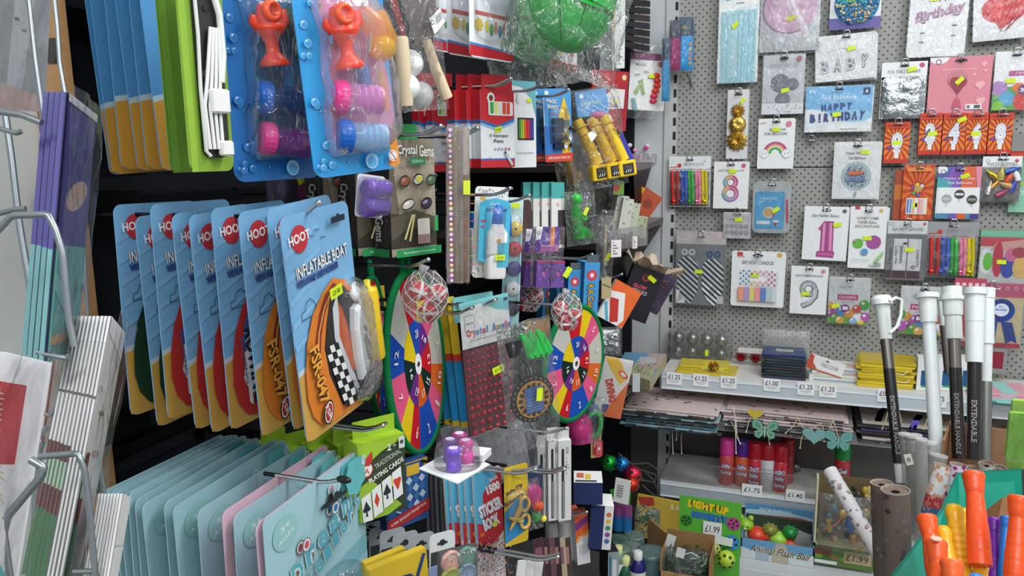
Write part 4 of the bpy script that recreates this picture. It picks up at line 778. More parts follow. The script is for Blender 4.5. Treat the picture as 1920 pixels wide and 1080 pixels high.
# ---------------------------------------------------------------- dart boards with net balls
def board(p, tabz=True):
 w, h = p.w, p.h; Rr = .5; mb = MB(); n = 72; y0, y1 = 0, .006
 front = [(w*.5*.97*math.cos(2*PI*j/n), y0, h*.5*.97*math.sin(2*PI*j/n)) for j in range(n)]
 mb.add(front, [tuple(range(n))], 'c9c6b8', 'felt'); mb.add([(x, y1, z) for x, y, z in front], [tuple(range(n))[::-1]], '8a8d88', 'felt')
 def seg(a0, a1, r0, r1, col, y):
  k = 7; pts = [(r1*math.sin(R(a0+(a1-a0)*i/k)), r1*math.cos(R(a0+(a1-a0)*i/k))) for i in range(k+1)]+[(r0*math.sin(R(a1-(a1-a0)*i/k)), r0*math.cos(R(a1-(a1-a0)*i/k))) for i in range(k+1)]
  mb.add([(x*w, y, z*h) for x, z in pts], [tuple(range(len(pts)))[::-1]], col, 'felt')
 oc = ['c81f2a', 'e6c81e', 'e35b86', 'c4c1b2', 'dc6a2a', 'e35b86', '1f4fb0', 'c81f2a', 'e6c81e', 'e35b86', '1f4fb0', 'c9c8bf']
 on = ['4', '', '5', '3', '10', '8', '2', '6', '', '7', '12', '']
 ang = [-20, 16, 38, 66, 104, 128, 152, 196, 218, 240, 274, 304, 340]
 for i in range(12): seg(ang[i], ang[i+1], .12, .485, oc[i], -.0004)
 ic = ['1f4fb0', '6b2f86', 'c81f2a', '16302a', 'dc5f26', '6b2f86', '16302a', 'e6c81e']; nn = ['20', '18', '13', '15', '17', '19', '16', '']; ia = [-22, 28, 70, 118, 158, 200, 240, 290, 338]
 for i in range(8): seg(ia[i], ia[i+1], .04, .235, ic[i], -.0010)
 seg(0, 180, .0, .058, 'f0f0ec', -.0014); seg(180, 360, .0, .058, 'f0f0ec', -.0014)
 A = Art(mb, w, h, -.0018); A.circ(.5, .5, .022, '2a2a2e')
 for i in range(12):
  t = (ang[i]+ang[i+1])/2
  if on[i]: A.text(on[i], .5+.38*math.sin(R(t)), .5-.38*math.cos(R(t)), .062, 'f4ecea', width=.035*len(on[i]), rot=-t if t < 90 or t > 270 else 180-t)
 for i in range(8):
  t = (ia[i]+ia[i+1])/2
  if nn[i]: A.text(nn[i], .5+.165*math.sin(R(t)), .5-.165*math.cos(R(t)), .045, 'f4ecea', width=.055, rot=-t if t < 90 or t > 270 else 180-t)
 rim = MB(); rim.tube([(w*.485*math.cos(2*PI*j/n), .003, h*.485*math.sin(2*PI*j/n)) for j in range(n+1)], .0065, '177a45', 'felt', n=8)
 lp = MB(); lp.tube([(-w*.03, .003, h*.47), (-w*.05, .003, h*.55), (0, .003, h*.585), (w*.05, .003, h*.55), (w*.03, .003, h*.47)], .006, '177a45', 'felt', n=8)
 return [('felt_face', mb), ('green_rim', rim), ('hanging_loop', lp)]
def netballs(p, cs, rad, lab, neck=True):
 bag = MB(); n = 16
 parts = []
 for k, (dx, dz, dy) in enumerate(cs):
  b = MB(); M = Matrix.Translation((dx, dy, dz)) @ Matrix.Rotation(R(35*k+20), 4, 'Y') @ Matrix.Rotation(R(20*k), 4, 'X'); b.ball((0, 0, 0), rad, 'd2323a', 'plastic', n=20, k=14, M=M)
  for ax in ('X', 'Z', 'Y'):
   rr = [[((rad+.0006)*math.cos(2*PI*j/24), (rad+.0006)*math.sin(2*PI*j/24), q) for j in range(24)] for q in (-rad*.16, rad*.16)]
   b.loft(rr, 'eceae8', 'felt', True, caps=False, M=M @ Matrix.Rotation(R(90 if ax != 'Y' else 0), 4, 'X' if ax != 'Z' else 'Y'))
  parts.append(('ball', b))
 e = max(max(abs(c[0]) for c in cs), .01)+rad*1.15; zt = max(c[2-1] for c in cs)
 lo = min(c[1] for c in cs)-rad; hi = max(c[1] for c in cs)+rad
 rings = []
 for i in range(9):
  t = i/8; z = lo+(hi-lo+rad*1.0)*t; r_ = e*(math.sin(PI*min(.97, max(.08, t*.86+.06))))**.6
  rings.append([(r_*math.cos(2*PI*j/n), r_*.8*math.sin(2*PI*j/n)-.002, z) for j in range(n)])
 bag.loft(rings, 'f0eeee', 'film', True)
 net = MB()
 for j in range(0, n, 2):
  net.tube([(rings[i][(j+i) % n][0]*1.01, rings[i][(j+i) % n][1]*1.01, rings[i][0][2]) for i in range(9)], .0004, 'f4f2f0', 'plastic', n=4); net.tube([(rings[i][(j-i) % n][0]*1.01, rings[i][(j-i) % n][1]*1.01, rings[i][0][2]) for i in range(9)], .0004, 'f4f2f0', 'plastic', n=4)
 if neck: net.tube([(0, 0, hi+rad), (-.006, 0, hi+rad*1.6)], [e*.3, .003], 'eceae8', 'haze', n=8)
 thing('velcro_ball_net', lab, 'balls', p, parts+[('plastic_bag', bag), ('net', net)], 'net bags of red and white balls')
p1 = pose(727, 500, 832, 864, X=-.60);
for A_ in range(20, 90):
 q = pose(727, 500, 832, 864, X=-.60, a=A_)
 if q.w >= q.h*.96: break
p = pose(727, 500, 832, 864, X=-.60, a=A_, roll=0); p.M = p.M @ Matrix.Rotation(R(-9), 4, 'Y')
thing('target_board', 'large felt number target board seen at a steep slant, green rim, in front', 'target board', p.M, board(p), 'round felt target boards')
hook(803, 487, -.55, 'long hook tip holding the slanted target board', thick=.003)
netballs(Matrix.Translation(hit(797, 556, X=-.545)) @ Matrix.Rotation(R(40), 4, 'Z'), [(-.010, .010, 0), (.019, .004, -.006), (.004, -.024, -.004)], .0155, 'white net with three red balls hanging at the slanted target board')
p = pose(688, 505, 728, 800, X=-.74, a=A_); thing('target_board', 'shadowed target board behind, only its left rim showing beside the boat card', 'target board', p.M @ Matrix.Rotation(R(-4), 4, 'Y') @ Matrix.Scale(.95, 4), board(p, 0), 'round felt target boards')
p = fit(1021, 574, 1131, 789, 1.0, X=-.42, roll=1); thing('target_board', 'felt number target board facing forward, further along the wall', 'target board', p.M, board(p), 'round felt target boards')
netballs(Matrix.Translation(hit(1062, 590, X=-.40)) @ Matrix.Rotation(R(30), 4, 'Z'), [(-.012, .012, 0), (.013, -.002, -.006), (-.004, -.014, -.006)], .0145, 'white net of balls on top of the forward-facing target board')
netballs(Matrix.Translation(hit(994, 565, X=-.52)) @ Matrix.Rotation(R(30), 4, 'Z'), [(-.012, -.006, 0), (.010, .012, -.006)], .0145, 'white ball net in the shade below the purple party packs')
hook(1085, 562, -.38, 'small hook tip above the forward-facing target board')
# ---------------------------------------------------------------- yellow and blue slim boxes
def slimyb():
 w, h = p.w, p.h; mb, A, L, T = boxed(w, h, .016, 'e6c21f', side='dcb81c')
 for q in (A, L): q.rect(0, .38, 1, .44, 'd2402c'); q.rect(0, .44, 1, .955, '1e93cf'); q.rect(0, .955, 1, 1, 'dcb81c'); q.poly([(0, .37), (1, .40), (1, .43), (0, .41)], 'd2402c')
 L.rect(.0, 0, .25, 1, 'c9a41a') if 0 else None; t = tab(w*.9, h*.1, h/2, 'e8cf3a'); return [('carton', mb), ('hang_tab', t)]
for i, (l, t, b) in enumerate(((852, 578, 802), (836, 577, 800), (821, 577, 797), (806, 578, 795))):
 p = pose(l, t, l+15, b, X=-.58-.022*i, a=34, roll=5); thing('slim_game_box', 'narrow yellow and blue game box, %s left of the red jewels' % ('nearest' if i == 0 else ORD[i]), 'game', p.M, slimyb(), 'narrow yellow and blue game boxes')
for i, l in enumerate((722, 708, 696)):
 p = pose(l, 560, l+13, 808, X=-.74-.02*i, a=40, roll=3); thing('slim_game_box', 'shaded yellow and blue box between boat card and board, %s' % ('right', 'middle', 'left')[i], 'game', p.M, slimyb(), 'shaded yellow and blue boxes')
# ---------------------------------------------------------------- crystal jewels
p = pose(868, 556, 962, 806, X=-.52, a=58, roll=4); w, h = p.w, p.h
hd = MB(); A = Art(hd, w, h, -.004); A.rect(0, 0, .96, .34, 'f1f2ef'); A.poly([(0, 0), (.96, 0), (.96, .13), (.7, .10), (.4, .03), (0, .05)], '7fd0d2'); A.rect(.86, .03, .94, .055, '3a4a8a')
A.rect(.07, .10, .26, .22, '9aa3a8'); A.rect(.08, .105, .25, .215, 'f1f2ef'); A.text('THE CRAFT HIVE', .165, .16, .016, '55585c', width=.14)
for i, (ch, c) in enumerate(zip('Crystal Jewels', ('d8485a', 'e88a3a', 'd85a9a', '4aa8c8', '8a5ac8', 'd8485a', '3a9ac8', '', '4a8ad0', 'e88a3a', '3aa86a', '4a7ad0', 'd8485a', '8a5ac8'))):
 if ch != ' ': A.text(ch, .12+.062*i, .235+(.012 if ch == 'y' else 0 if ch in 'rsaew' else -.007), .054 if ch in 'CJytl' else .038, c, width=.028 if ch in 'tl' else .055, bold=.05)
A.text('Self-adhesive gems, easy peel backing', .5, .285, .016, '6a6e72', width=.7); A.circ(.87, .29, .05, 'b8bcc0'); A.circ(.87, .29, .042, 'f1f2ef'); A.text('3+', .87, .29, .018, '55585c', width=.05)
cd = MB(); A = Art(cd, w, h, 0); A.rect(0, .34, 1, 1, '4a2a33'); A.rect(.02, .36, .98, .99, '6a3842'); A.poly([(.25, .36), (.5, .36), (.3, 1), (.12, 1)], '75434c')
g = MB()
for r_ in range(11):
 v = .385+.054*r_+.0006*r_*r_; k = 9 if r_ < 6 else (8 if r_ < 9 else 6)
 for c in range(k):
  rr = .0028+.00030*r_; x = (-.45+.9*(c+.5)/k)*w; z = (.5-v)*h
  g.lathe([(rr, 0), (rr*.85, rr*.5), (rr*.4, rr*.75)], 'd3202e' if (r_+c) % 3 else 'b5141f', 'gloss', n=8, M=Matrix.Translation((x, -.0006, z)) @ Matrix.Rotation(R(90), 4, 'X'), smooth=False)
thing('crystal_jewels_pack', 'crystal jewels pack with rows of red stick-on gems under a white header', 'craft pack', p.M, [('header_card', hd), ('backing', cd), ('gems', g), ('sleeve', sheet(w*1.04, h*1.0, seed=5, y=-.008)), sticker(.014, -.012, -.01, '£1·75', 1.1, 8)])
p = pose(850, 552, 925, 600, X=-.56, a=56, roll=2); mb, A = card(p.w, p.h, '7fc8cc', .003); thing('crystal_jewels_pack', 'teal header of another jewels pack showing behind the front one', 'craft pack', p.M, [('header_card', mb)])
hook(928, 563, -.50, 'dark double hook through the crystal jewels header', double=True)
hook(884, 578, -.52, 'dark double hook left of the jewels wording', double=True)
# ---------------------------------------------------------------- chess and draughts set packs
p = pose(945, 600, 1040, 842, X=-.40, a=48, roll=6); w, h = p.w, p.h
bd = MB(); A = Art(bd, w, w, 0); bd.M = Matrix.Translation((0, -.004, -h*.10)); A.circ(.5, .5, .43, '2a2523', n=36)
for k in range(24): A.circ(.5+.38*math.cos(k*PI/12), .5+.38*math.sin(k*PI/12), .018, '9a917f', n=6)
A.circ(.5, .5, .33, 'e3a02f', n=32)
for k in range(16):
 t = k*PI/8; A.poly([(.5+.3*math.cos(t), .5+.3*math.sin(t)), (.5+.3*math.cos(t+.2), .5+.3*math.sin(t+.2)), (.5+.22*math.cos(t+.25), .5+.22*math.sin(t+.25)), (.5+.22*math.cos(t-.05), .5+.22*math.sin(t-.05))], '2a2523')
A.rect(.33, .27, .67, .73, '4f74b8')
for k in range(5): A.rect(.36, .47+.05*k, .64, .49+.05*k, '8aa6d6')
gp = MB()
for k in range(9): gp.tube([(w*(-.1+.05*k), -.008, h*(.42-.02*(k % 3))), (w*(-.02+.055*k), -.01, h*(.24-.02*(k % 2)))], [.004, .0055], '2eb24c', 'plastic', n=8)
for k in range(5): gp.tube([(w*(-.38+.05*k), -.008, h*.38), (w*(-.33+.05*k), -.01, h*.27)], [.004, .006], '1c2024', 'plastic', n=8)
thing('board_game_pack', 'clear bag holding a round black and orange board with green pieces', 'game', p.M, [('game_board', bd), ('game_pieces', gp), ('bag', pillow(w*1.04, h*1.0, .03, seed=7, amp=.15)), sticker(.006, -.012, -.02, '', .9, 80)])
for k in range(9):
 p = pose(925-13*k, 800, 1000-13*k, 884-1*k, X=-.50-.025*k, a=48, roll=10); thing('empty_film_bag', 'crumpled clear bag bottom below the jewels, %s from the board game' % ('nearest' if k == 0 else ORD[k]), 'plastic bag', p.M, [('bag', pillow(p.w, p.h*1.3, .02, seed=20+k, amp=.3, m='haze' if k % 2 else 'film'))], 'clear bags below the jewels')
p = pose(985, 600, 1030, 640, X=-.5, a=48); mb, A = card(p.w, p.h, 'c88a3a', .004); thing('toy_card', 'small tan card edge behind the forward-facing target board', 'toy card', p.M, [('card', mb)])
# ---------------------------------------------------------------- right of the second board: orange cards, film pack, skipping toy
p = pose(1136, 528, 1186, 612, X=-.42, a=30, roll=-30); w, h = p.w, p.h; mb, A, L, T = boxed(w*1.1, h*.9, .012, 'e8672a', side='c8c4bc'); A.poly([(0, .3), (.5, .2), (.9, .8), (.8, 1), (0, 1)], 'eceae6'); A.poly([(.1, .45), (.4, .4), (.75, .9), (.5, 1)], 'c8322a'); A.line([(.05, .6), (.4, 1)], .1, '5fb0d0')
thing('craft_card_box', 'orange and white box tilted below the glow sticks carton', 'toy box', p.M, [('carton', mb)])
p = pose(1128, 520, 1146, 560, X=-.44, a=40); mb, A = card(p.w, p.h, 'b5a27a', .002); A.line([(.1, .3), (.9, .5)], .1, '5a4a30'); thing('toy_card', 'small tan card hanging on the hook beside the orange box', 'toy card', p.M, [('card', mb)])
p = pose(1120, 618, 1162, 665, X=-.42, a=30); thing('foil_party_pack', 'crumpled silvery clear pack right of the forward-facing target board', 'party pack', p.M, [('foil', pillow(p.w, p.h, .03, col='c8ccce', m='foil', seed=3, amp=.5)), ('bag', pillow(p.w*1.2, p.h*1.2, .04, seed=4, amp=.3))])
p = pose(1122, 672, 1176, 782, X=-.40, a=24, roll=-12); w, h = p.w, p.h; mb, A, L, T = boxed(w, h, .008, 'e9e8e4', side='b8b8b0'); A.poly([(1, .35), (1, 1), (.3, 1)], 'e8742a'); A.poly([(.0, .0), (.5, 0), (.95, .3), (.7, .42), (.3, .2)], 'f0c23a'); A.circ(.75, .25, .2, 'e8502a', ry=.1, rot=-30); A.circ(.75, .25, .12, 'f0ece6', ry=.06, rot=-30); A.text('DIVING', .45, .55, .28, 'd2402a', width=.4, rot=-68, bold=.06); A.poly([(.25, .8), (.5, .78), (.45, .92), (.3, .93)], '3a4a9a')
thing('diving_toy_card', 'white and orange dive toy card tilted right of the forward target board', 'toy card', p.M, [('card', mb), ('bag', sheet(w, h, seed=6))])
# bubble tubs and small cards under board two
p = pose(1066, 780, 1108, 828, X=-.46, a=40, roll=8); w, h = p.w, p.h; o = MB(); o.lathe([(w*.5, -h*.45), (w*.52, h*.3), (w*.35, h*.5)], 'd0408a', 'tint', n=20)
c = MB(); c.ball((0, 0, -h*.1), w*.4, 'c8307a', 'plastic', sc=(1, .7, .8)); thing('pink_slime_tub', 'round tub of pink slime beneath the forward target board', 'toy tub', p.M, [('tub', o), ('slime', c)])
p = pose(1100, 755, 1126, 822, X=-.44, a=30, roll=-6); w, h = p.w, p.h; o = MB(); o.tube([(w*.5*math.cos(t*PI/12), -.004, h*.35*math.sin(t*PI/12)-h*.1) for t in range(25)], .006, '3fbf62', 'plastic', n=8); b = MB(); b.ball((-w*.1, 0, h*.25), w*.45, '5a86b8', 'tint', sc=(1, .6, 1.2)); thing('bubble_wand_toy', 'green ringed toy hanging right of the pink slime tub', 'toy', p.M, [('ring', o), ('bottle', b), ('bag', pillow(w*1.5, h*1.3, .03, seed=6, amp=.3))])
for i, (l, t, r, b) in enumerate(((1108, 812, 1127, 858), (1116, 826, 1130, 856))):
 p = pose(l, t, r, b, X=-.47+.02*i, a=40); mb, A = card(p.w, p.h, ('c8a86a', 'c83a4a')[i], .002); A.rect(.15, .12, .85, .88, ('a8402f', 'd8606a')[i]); A.circ(.5, .5, .2, 'e8e0dc'); thing('toy_card', ('tan edged', 'red edged')[i]+' small card below the green ringed toy', 'toy card', p.M, [('card', mb)])
# ---------------------------------------------------------------- corner brackets, glow sticks, boxes on the side shelf
def cshelf(px0, py0, px1, py1, Y0, depthx, lab):
 a, b = hit(px0, py0, Y=Y0), hit(px1, py1, Y=YB-.06); z = (a.z+b.z)/2; m = MB(); xr = max(a.x, b.x)
 m.add([(XW, Y0, z), (a.x, Y0, z), (b.x, YB-.06, z), (XW, YB-.06, z)], [(0, 1, 2, 3)], '8c7a72', 'metal'); m.add([(XW, Y0, z-.02), (a.x, Y0, z-.02), (b.x, YB-.06, z-.02), (XW, YB-.06, z-.02)], [(3, 2, 1, 0)], '6a5f5a', 'metal'); m.add([(a.x, Y0, z-.02), (b.x, YB-.06, z-.02), (b.x, YB-.06, z), (a.x, Y0, z)], [(0, 1, 2, 3)], '7a6a62', 'metal'); m.add([(XW, Y0, z-.02), (a.x, Y0, z-.02), (a.x, Y0, z), (XW, Y0, z)], [(0, 1, 2, 3)], '5a504c', 'metal')
 thing('side_shelf', lab, 'shelf', Matrix.Identity(4), [('shelf_board', m)]); return z, a, b
cz1, a1, b1 = cshelf(1186, 308, 1222, 305, 2.2, 0, 'thin brown shelf end near the corner, upper one')
m = MB(); q = hit(1175, 312, Y=2.3); m.add([(q.x, 2.35, cz1-.02), (b1.x-.01, YB-.07, cz1-.02), (q.x, 2.4, cz1-.17)], [(0, 1, 2), (2, 1, 0)], '4a4442', 'metal'); m.add([(q.x+.01, 2.35, cz1-.02), (b1.x, YB-.07, cz1-.02), (q.x+.01, 2.4, cz1-.17)], [(0, 1, 2), (2, 1, 0)], '4a4442', 'metal'); thing('shelf_bracket', 'dark triangular bracket beneath the upper corner shelf', 'bracket', Matrix.Identity(4), [('plate', m)])
# boxes of tea-light sized cartons leaning in an acrylic tray
rnd = random.Random(11)
for i, (l, t, r, b, c, X, nm) in enumerate(((1150, 366, 1172, 462, 'b9c0ae', -.50, 'leftmost'), (1162, 372, 1182, 456, 'cfd3c6', -.48, 'second'), (1176, 380, 1196, 450, 'b8bfa8', -.47, 'third'), (1186, 405, 1212, 446, 'a9b58f', -.46, 'rightmost'))):
 p = pose(l, t, r, b, X=X, a=30, roll=-10); mb, A, L, T = boxed(p.w, p.h, .05, c, side='dfe0d6', top='e6e6de')
 for k in range(12): A.circ(rnd.random(), rnd.random(), .12, rnd.choice(('6a8a5a', 'a8524a', 'e6e4da', '4a5a3a', 'c8b070')), ry=.03, n=7)
 thing('incense_box', 'patterned pale green carton in the corner tray, %s of four' % nm, 'carton', p.M, [('carton', mb)], 'pale green cartons')
p = pose(1176, 352, 1218, 418, X=-.50, a=18, roll=-32); mb, A, L, T = boxed(p.w, p.h, .03, 'e8a02a', side='c8401f'); A.poly([(0, .3), (1, 0), (1, .3), (0, .7)], 'd8401f'); A.circ(.55, .55, .25, 'f2d23a', ry=.2, star=.3); thing('flame_toy_box', 'yellow and orange flame-patterned box leaning over the green cartons', 'toy box', p.M, [('carton', mb)])
p = pose(1196, 362, 1232, 402, X=-.47, a=14, roll=-35); mb, A, L, T = boxed(p.w, p.h*1.2, .03, 'b8502a', side='6a2a1a'); A.circ(.5, .5, .3, '8a3a20', star=.3); thing('flame_toy_box', 'rust red patterned box at the right end of the corner tray', 'toy box', p.M, [('carton', mb)])
p = pose(1155, 340, 1165, 365, X=-.5, a=30); mb, A = card(p.w*2, p.h, '7fb04a', .002); A.circ(.3, .5, .3, 'd8504a'); thing('toy_card', 'small green and red card above the green cartons', 'toy card', p.M, [('card', mb)])
cz2, a2, b2 = cshelf(1140, 472, 1244, 396, 2.0, 0, 'brown corner shelf holding the pale green cartons')
p = pose(1142, 430, 1215, 462, X=-.44, a=66); m = MB(); m.box(-p.w*.5, p.w*.5, 0, .003, -p.h*.6, p.h*.6, 'd8dcdc', 'blister'); thing('acrylic_riser', 'clear riser in front of the pale green cartons', 'shelf riser', p.M, [('panel', m)])
for i, (x0, y0, x1, y1, l) in enumerate(((1146, 450, 1165, 482, 'pinkish price ticket with small print on the corner shelf'), (1186, 443, 1195, 466, 'narrow white price ticket further right on the corner shelf'))):
 p = pose(x0, y0, x1, y1, X=-.42, a=40); mb, A = card(p.w, p.h, 'e6dcd8', .001);
 for k in range(5): A.rect(.15, .12+.16*k, .3+.5*((k*7) % 5)/5, .18+.16*k, '6a6a6e')
 thing('price_ticket', l, 'price ticket', p.M, [('ticket', mb)])
m = MB(); a, b = hit(1145, 490, X=-.45), hit(1192, 470, Y=YB-.08); m.add([(a.x, a.y, cz2-.02), (b2.x, YB-.07, cz2-.02), (a.x, a.y, cz2-.15)], [(0, 1, 2), (2, 1, 0)], '55504e', 'metal'); m.add([(a.x-.008, a.y, cz2-.02), (b2.x-.008, YB-.07, cz2-.02), (a.x-.008, a.y, cz2-.15)], [(0, 1, 2), (2, 1, 0)], '55504e', 'metal'); thing('shelf_bracket', 'grey bracket plate under the corner shelf of green cartons', 'bracket', Matrix.Identity(4), [('plate', m)])
# glow sticks carton
p = pose(1168, 482, 1238, 604, X=-.40, a=14, roll=-20); w, h = p.w*.86, p.h*.95; mb = MB(); mb.box(-w/2, w/2, 0, .07, -h/2, h*.36, '1a1620', 'paper', faces={3: '2a2232', 1: '3a2a20'})
A = Art(mb, w, h); A.text('GLOW', .42, .46, .065, 'd8506a', width=.44, bold=.04); A.text('STICKS', .46, .54, .065, '9a9aa8', width=.5, bold=.04); A.text('100', .35, .70, .07, 'd8404f', width=.22, bold=.04); A.text('PIECES', .35, .765, .025, 'd8404f', width=.2, bold=.03); A.circ(.5, .3, .12, '9a3038'); A.circ(.5, .29, .07, '2a1a20')
fl = MB(); rnd = random.Random(1)
for (x0, y0, x1, y1, ox, oy) in ((-w/2, 0, w/2, 0, 0, -.03), (w/2, 0, w/2, .07, .045, 0), (-w/2, .07, w/2, .07, 0, .03), (-w/2, 0, -w/2, .07, -.03, 0)):
 n = 6; vs = [(x0+(x1-x0)*k/n, y0+(y1-y0)*k/n, h*.36) for k in range(n+1)]+[(x0+(x1-x0)*k/n+ox, y0+(y1-y0)*k/n+oy, h*.36+rnd.uniform(.01, .035)) for k in range(n+1)]
 fl.add(vs, [(k, k+1, n+2+k, n+1+k) for k in range(n)], 'b09a84', 'cardboard'); fl.add(vs, [(k+1, k, n+1+k, n+2+k) for k in range(n)], 'c2b09a', 'cardboard')
thing('glow_stick_carton', 'black glow sticks carton tilted in the corner with a torn open top', 'carton', p.M, [('carton', mb), ('torn_flaps', fl), sticker(.016, h*.22, -.002, '', 1, -20)])
p = pose(1222, 512, 1256, 590, X=-.38, a=10, roll=-28); w, h = p.w*.8, p.h; mb, A = card(w, h, '4a2a5a', .004); rnd = random.Random(4)
for k in range(14): A.circ(rnd.uniform(.1, .9), rnd.uniform(.1, .9), .12, rnd.choice(('c8a03a', '8a3a7a', '6a4a9a', 'b8803a')), ry=.03, n=8, rot=30)
thing('glow_stick_pack', 'purple glow stick pack wedged right of the black carton', 'glow sticks', p.M, [('card', mb), ('bag', sheet(w*1.1, h, seed=4))])
# play mat box on the far end
def slabz(px0, py0, px1, py1, z, d): pass
A0 = hit(1157, 688, Y=2.30); B0 = hit(1219, 711, Y=2.30); z0 = B0.z
m = MB(); q = [hit(1152, 692, Z=z0), hit(1219, 714, Z=z0), hit(1250, 664, Z=z0), hit(1172, 660, Z=z0)]
top = [Vector((v.x, v.y, z0)) for v in q]; bot = [Vector((v.x, v.y, z0-.035)) for v in q]
m.add(top, [(0, 1, 2, 3)], '6aa0c0', 'paper'); m.add(bot, [(3, 2, 1, 0)], '8a8a86', 'paper')
for k in range(4): m.add([bot[k], bot[(k+1) % 4], top[(k+1) % 4], top[k]], [(0, 1, 2, 3)], 'b5ac8c', 'paper')
def tp(u, v, e=.0004): return top[0]*(1-u)*(1-v)+top[1]*u*(1-v)+top[2]*u*v+top[3]*(1-u)*v+Vector((0, 0, e))
def tq(pts, c, e=.0004): m.add([tp(u, v, e) for u, v in pts], [tuple(range(len(pts)))], c, 'paper')
tq([(.0, 0), (1, 0), (.95, .45), (.0, .35)], 'b8b48a'); tq([(.5, .3), (1, .4), (1, 1), (.6, 1)], 'c0a8a0', .0006); tq([(.4, .4), (.9, .55), (.8, .8), (.45, .8)], 'c9c4c8', .0008)
rnd = random.Random(6)
for k in range(60): u, v = rnd.uniform(.1, .9), rnd.uniform(.03, .6); tq([(u, v), (u+.03, v), (u+.03, v+.04), (u, v+.04)], rnd.choice(('8a9a5a', 'd8cf9a', '5a8a8a', '6a7a4a')), .001)
meta(m.build('puzzle_box'), 'flat blue and green puzzle box lying at the end of the cream shelf', 'puzzle')
p = pose(1186, 700, 1200, 735, X=-.43, a=20); mb, A = card(p.w, p.h, 'c8ccd0', .002); thing('price_ticket', 'small pale ticket hanging below the flat puzzle box', 'price ticket', p.M, [('ticket', mb)])
cshelf(1150, 722, 1238, 700, 2.25, 0, 'brown corner shelf carrying the flat puzzle box')
# ---------------------------------------------------------------- dream jewellery cards
def jewel(col, dark, front=False):
 w, h = p.w, p.h; pts = None; mb, A = card(w, h, col, .012, .0014, back='9fb8ba' if col < 'c' else 'd8a0b4', n=5)
 A.poly([(0, .5), (1, .45), (1, .985), (0, .985)], dark)
 for k in range(6): A.poly([(0, .5+.08*k), (0, .46+.08*k), (1, .41+.08*k), (1, .47+.08*k)], dark if k % 2 else col)
 A.circ(.17, .12, .11, '9acdcc', ry=.09, n=24); A.text('3+', .17, .095, .026, 'd5ecea', width=.09, bold=.03, rot=12); A.text('AGES', .17, .14, .022, 'd5ecea', width=.15, bold=.03, rot=12)
 for u, v, t, s_ in ((.25, .35, 'D', .11), (.38, .315, 'r', .085), (.50, .29, 'e', .085), (.62, .26, 'a', .085), (.76, .225, 'm', .085)): A.text(t, u, v, s_, '7cc0cf', width=.12, rot=10, bold=.05, out='9a8f7a', ow=.10); A.text(t, u, v, s_, 'd5eef0', width=.115, rot=10, bold=.09); A.text(t, u, v, s_, '62b4c6', width=.1, rot=10, bold=.03)
 for i, t in enumerate('Jewellery'): u, v = .16+.088*i, .475-.028*i; A.text(t, u, v, .068, '9a8f7a', width=.085, bold=.14, rot=12); A.text(t, u, v, .068, 'd5eef0', width=.08, bold=.09, rot=12); A.text(t, u, v, .068, '5aaec4', width=.07, bold=.03, rot=12)
 for u, v, c in ((.19, .40, '3a78c0'), (.30, .23, 'd05a6a'), (.6, .17, '3a78c0'), (.14, .56, '8a4a50')): A.circ(u, v, .04, '7a7a72', n=12); A.circ(u, v, .033, 'eef4f4', n=12); A.circ(u, v, .022, c, n=10)
 A.circ(.10, .62, .09, '9a8f7a', n=16); A.circ(.10, .62, .082, 'd5eef0', n=16); A.circ(.10, .62, .06, '5aaec4', n=16)
 A.circ(.83, .085, .13, '67c3c4', n=14, star=.16, rot=20); A.circ(.62, .07, .035, 'd8f0f0'); A.circ(.62, .07, .025, col); A.circ(.93, .04, .03, 'd8f0f0'); A.circ(.93, .04, .02, col)
 A.rect(.50, .115, .72, .135, '2a3438', .008); A.circ(.60, .112, .03, '2a3438')
 return mb
p = pose(500, 900, 690, 1290, X=-.62, a=93); JW, JH = p.w, p.h
jl = (482, 423, 409, 360, 326, 302, 273, 245, 228, 212, 200, 190, 182, 176)
jc = [('blue', 0), ('pink', 0), ('blue', 0), ('pink', 0)]+[('blue', 0)]*12
lefts = (490, 478, 427, 411, 362, 327, 301, 271, 249, 238, 224, 210, 199, 188)
e_ = Vector((math.cos(R(93)), math.sin(R(93)), 0)); Lc = p.c-e_*JW/2
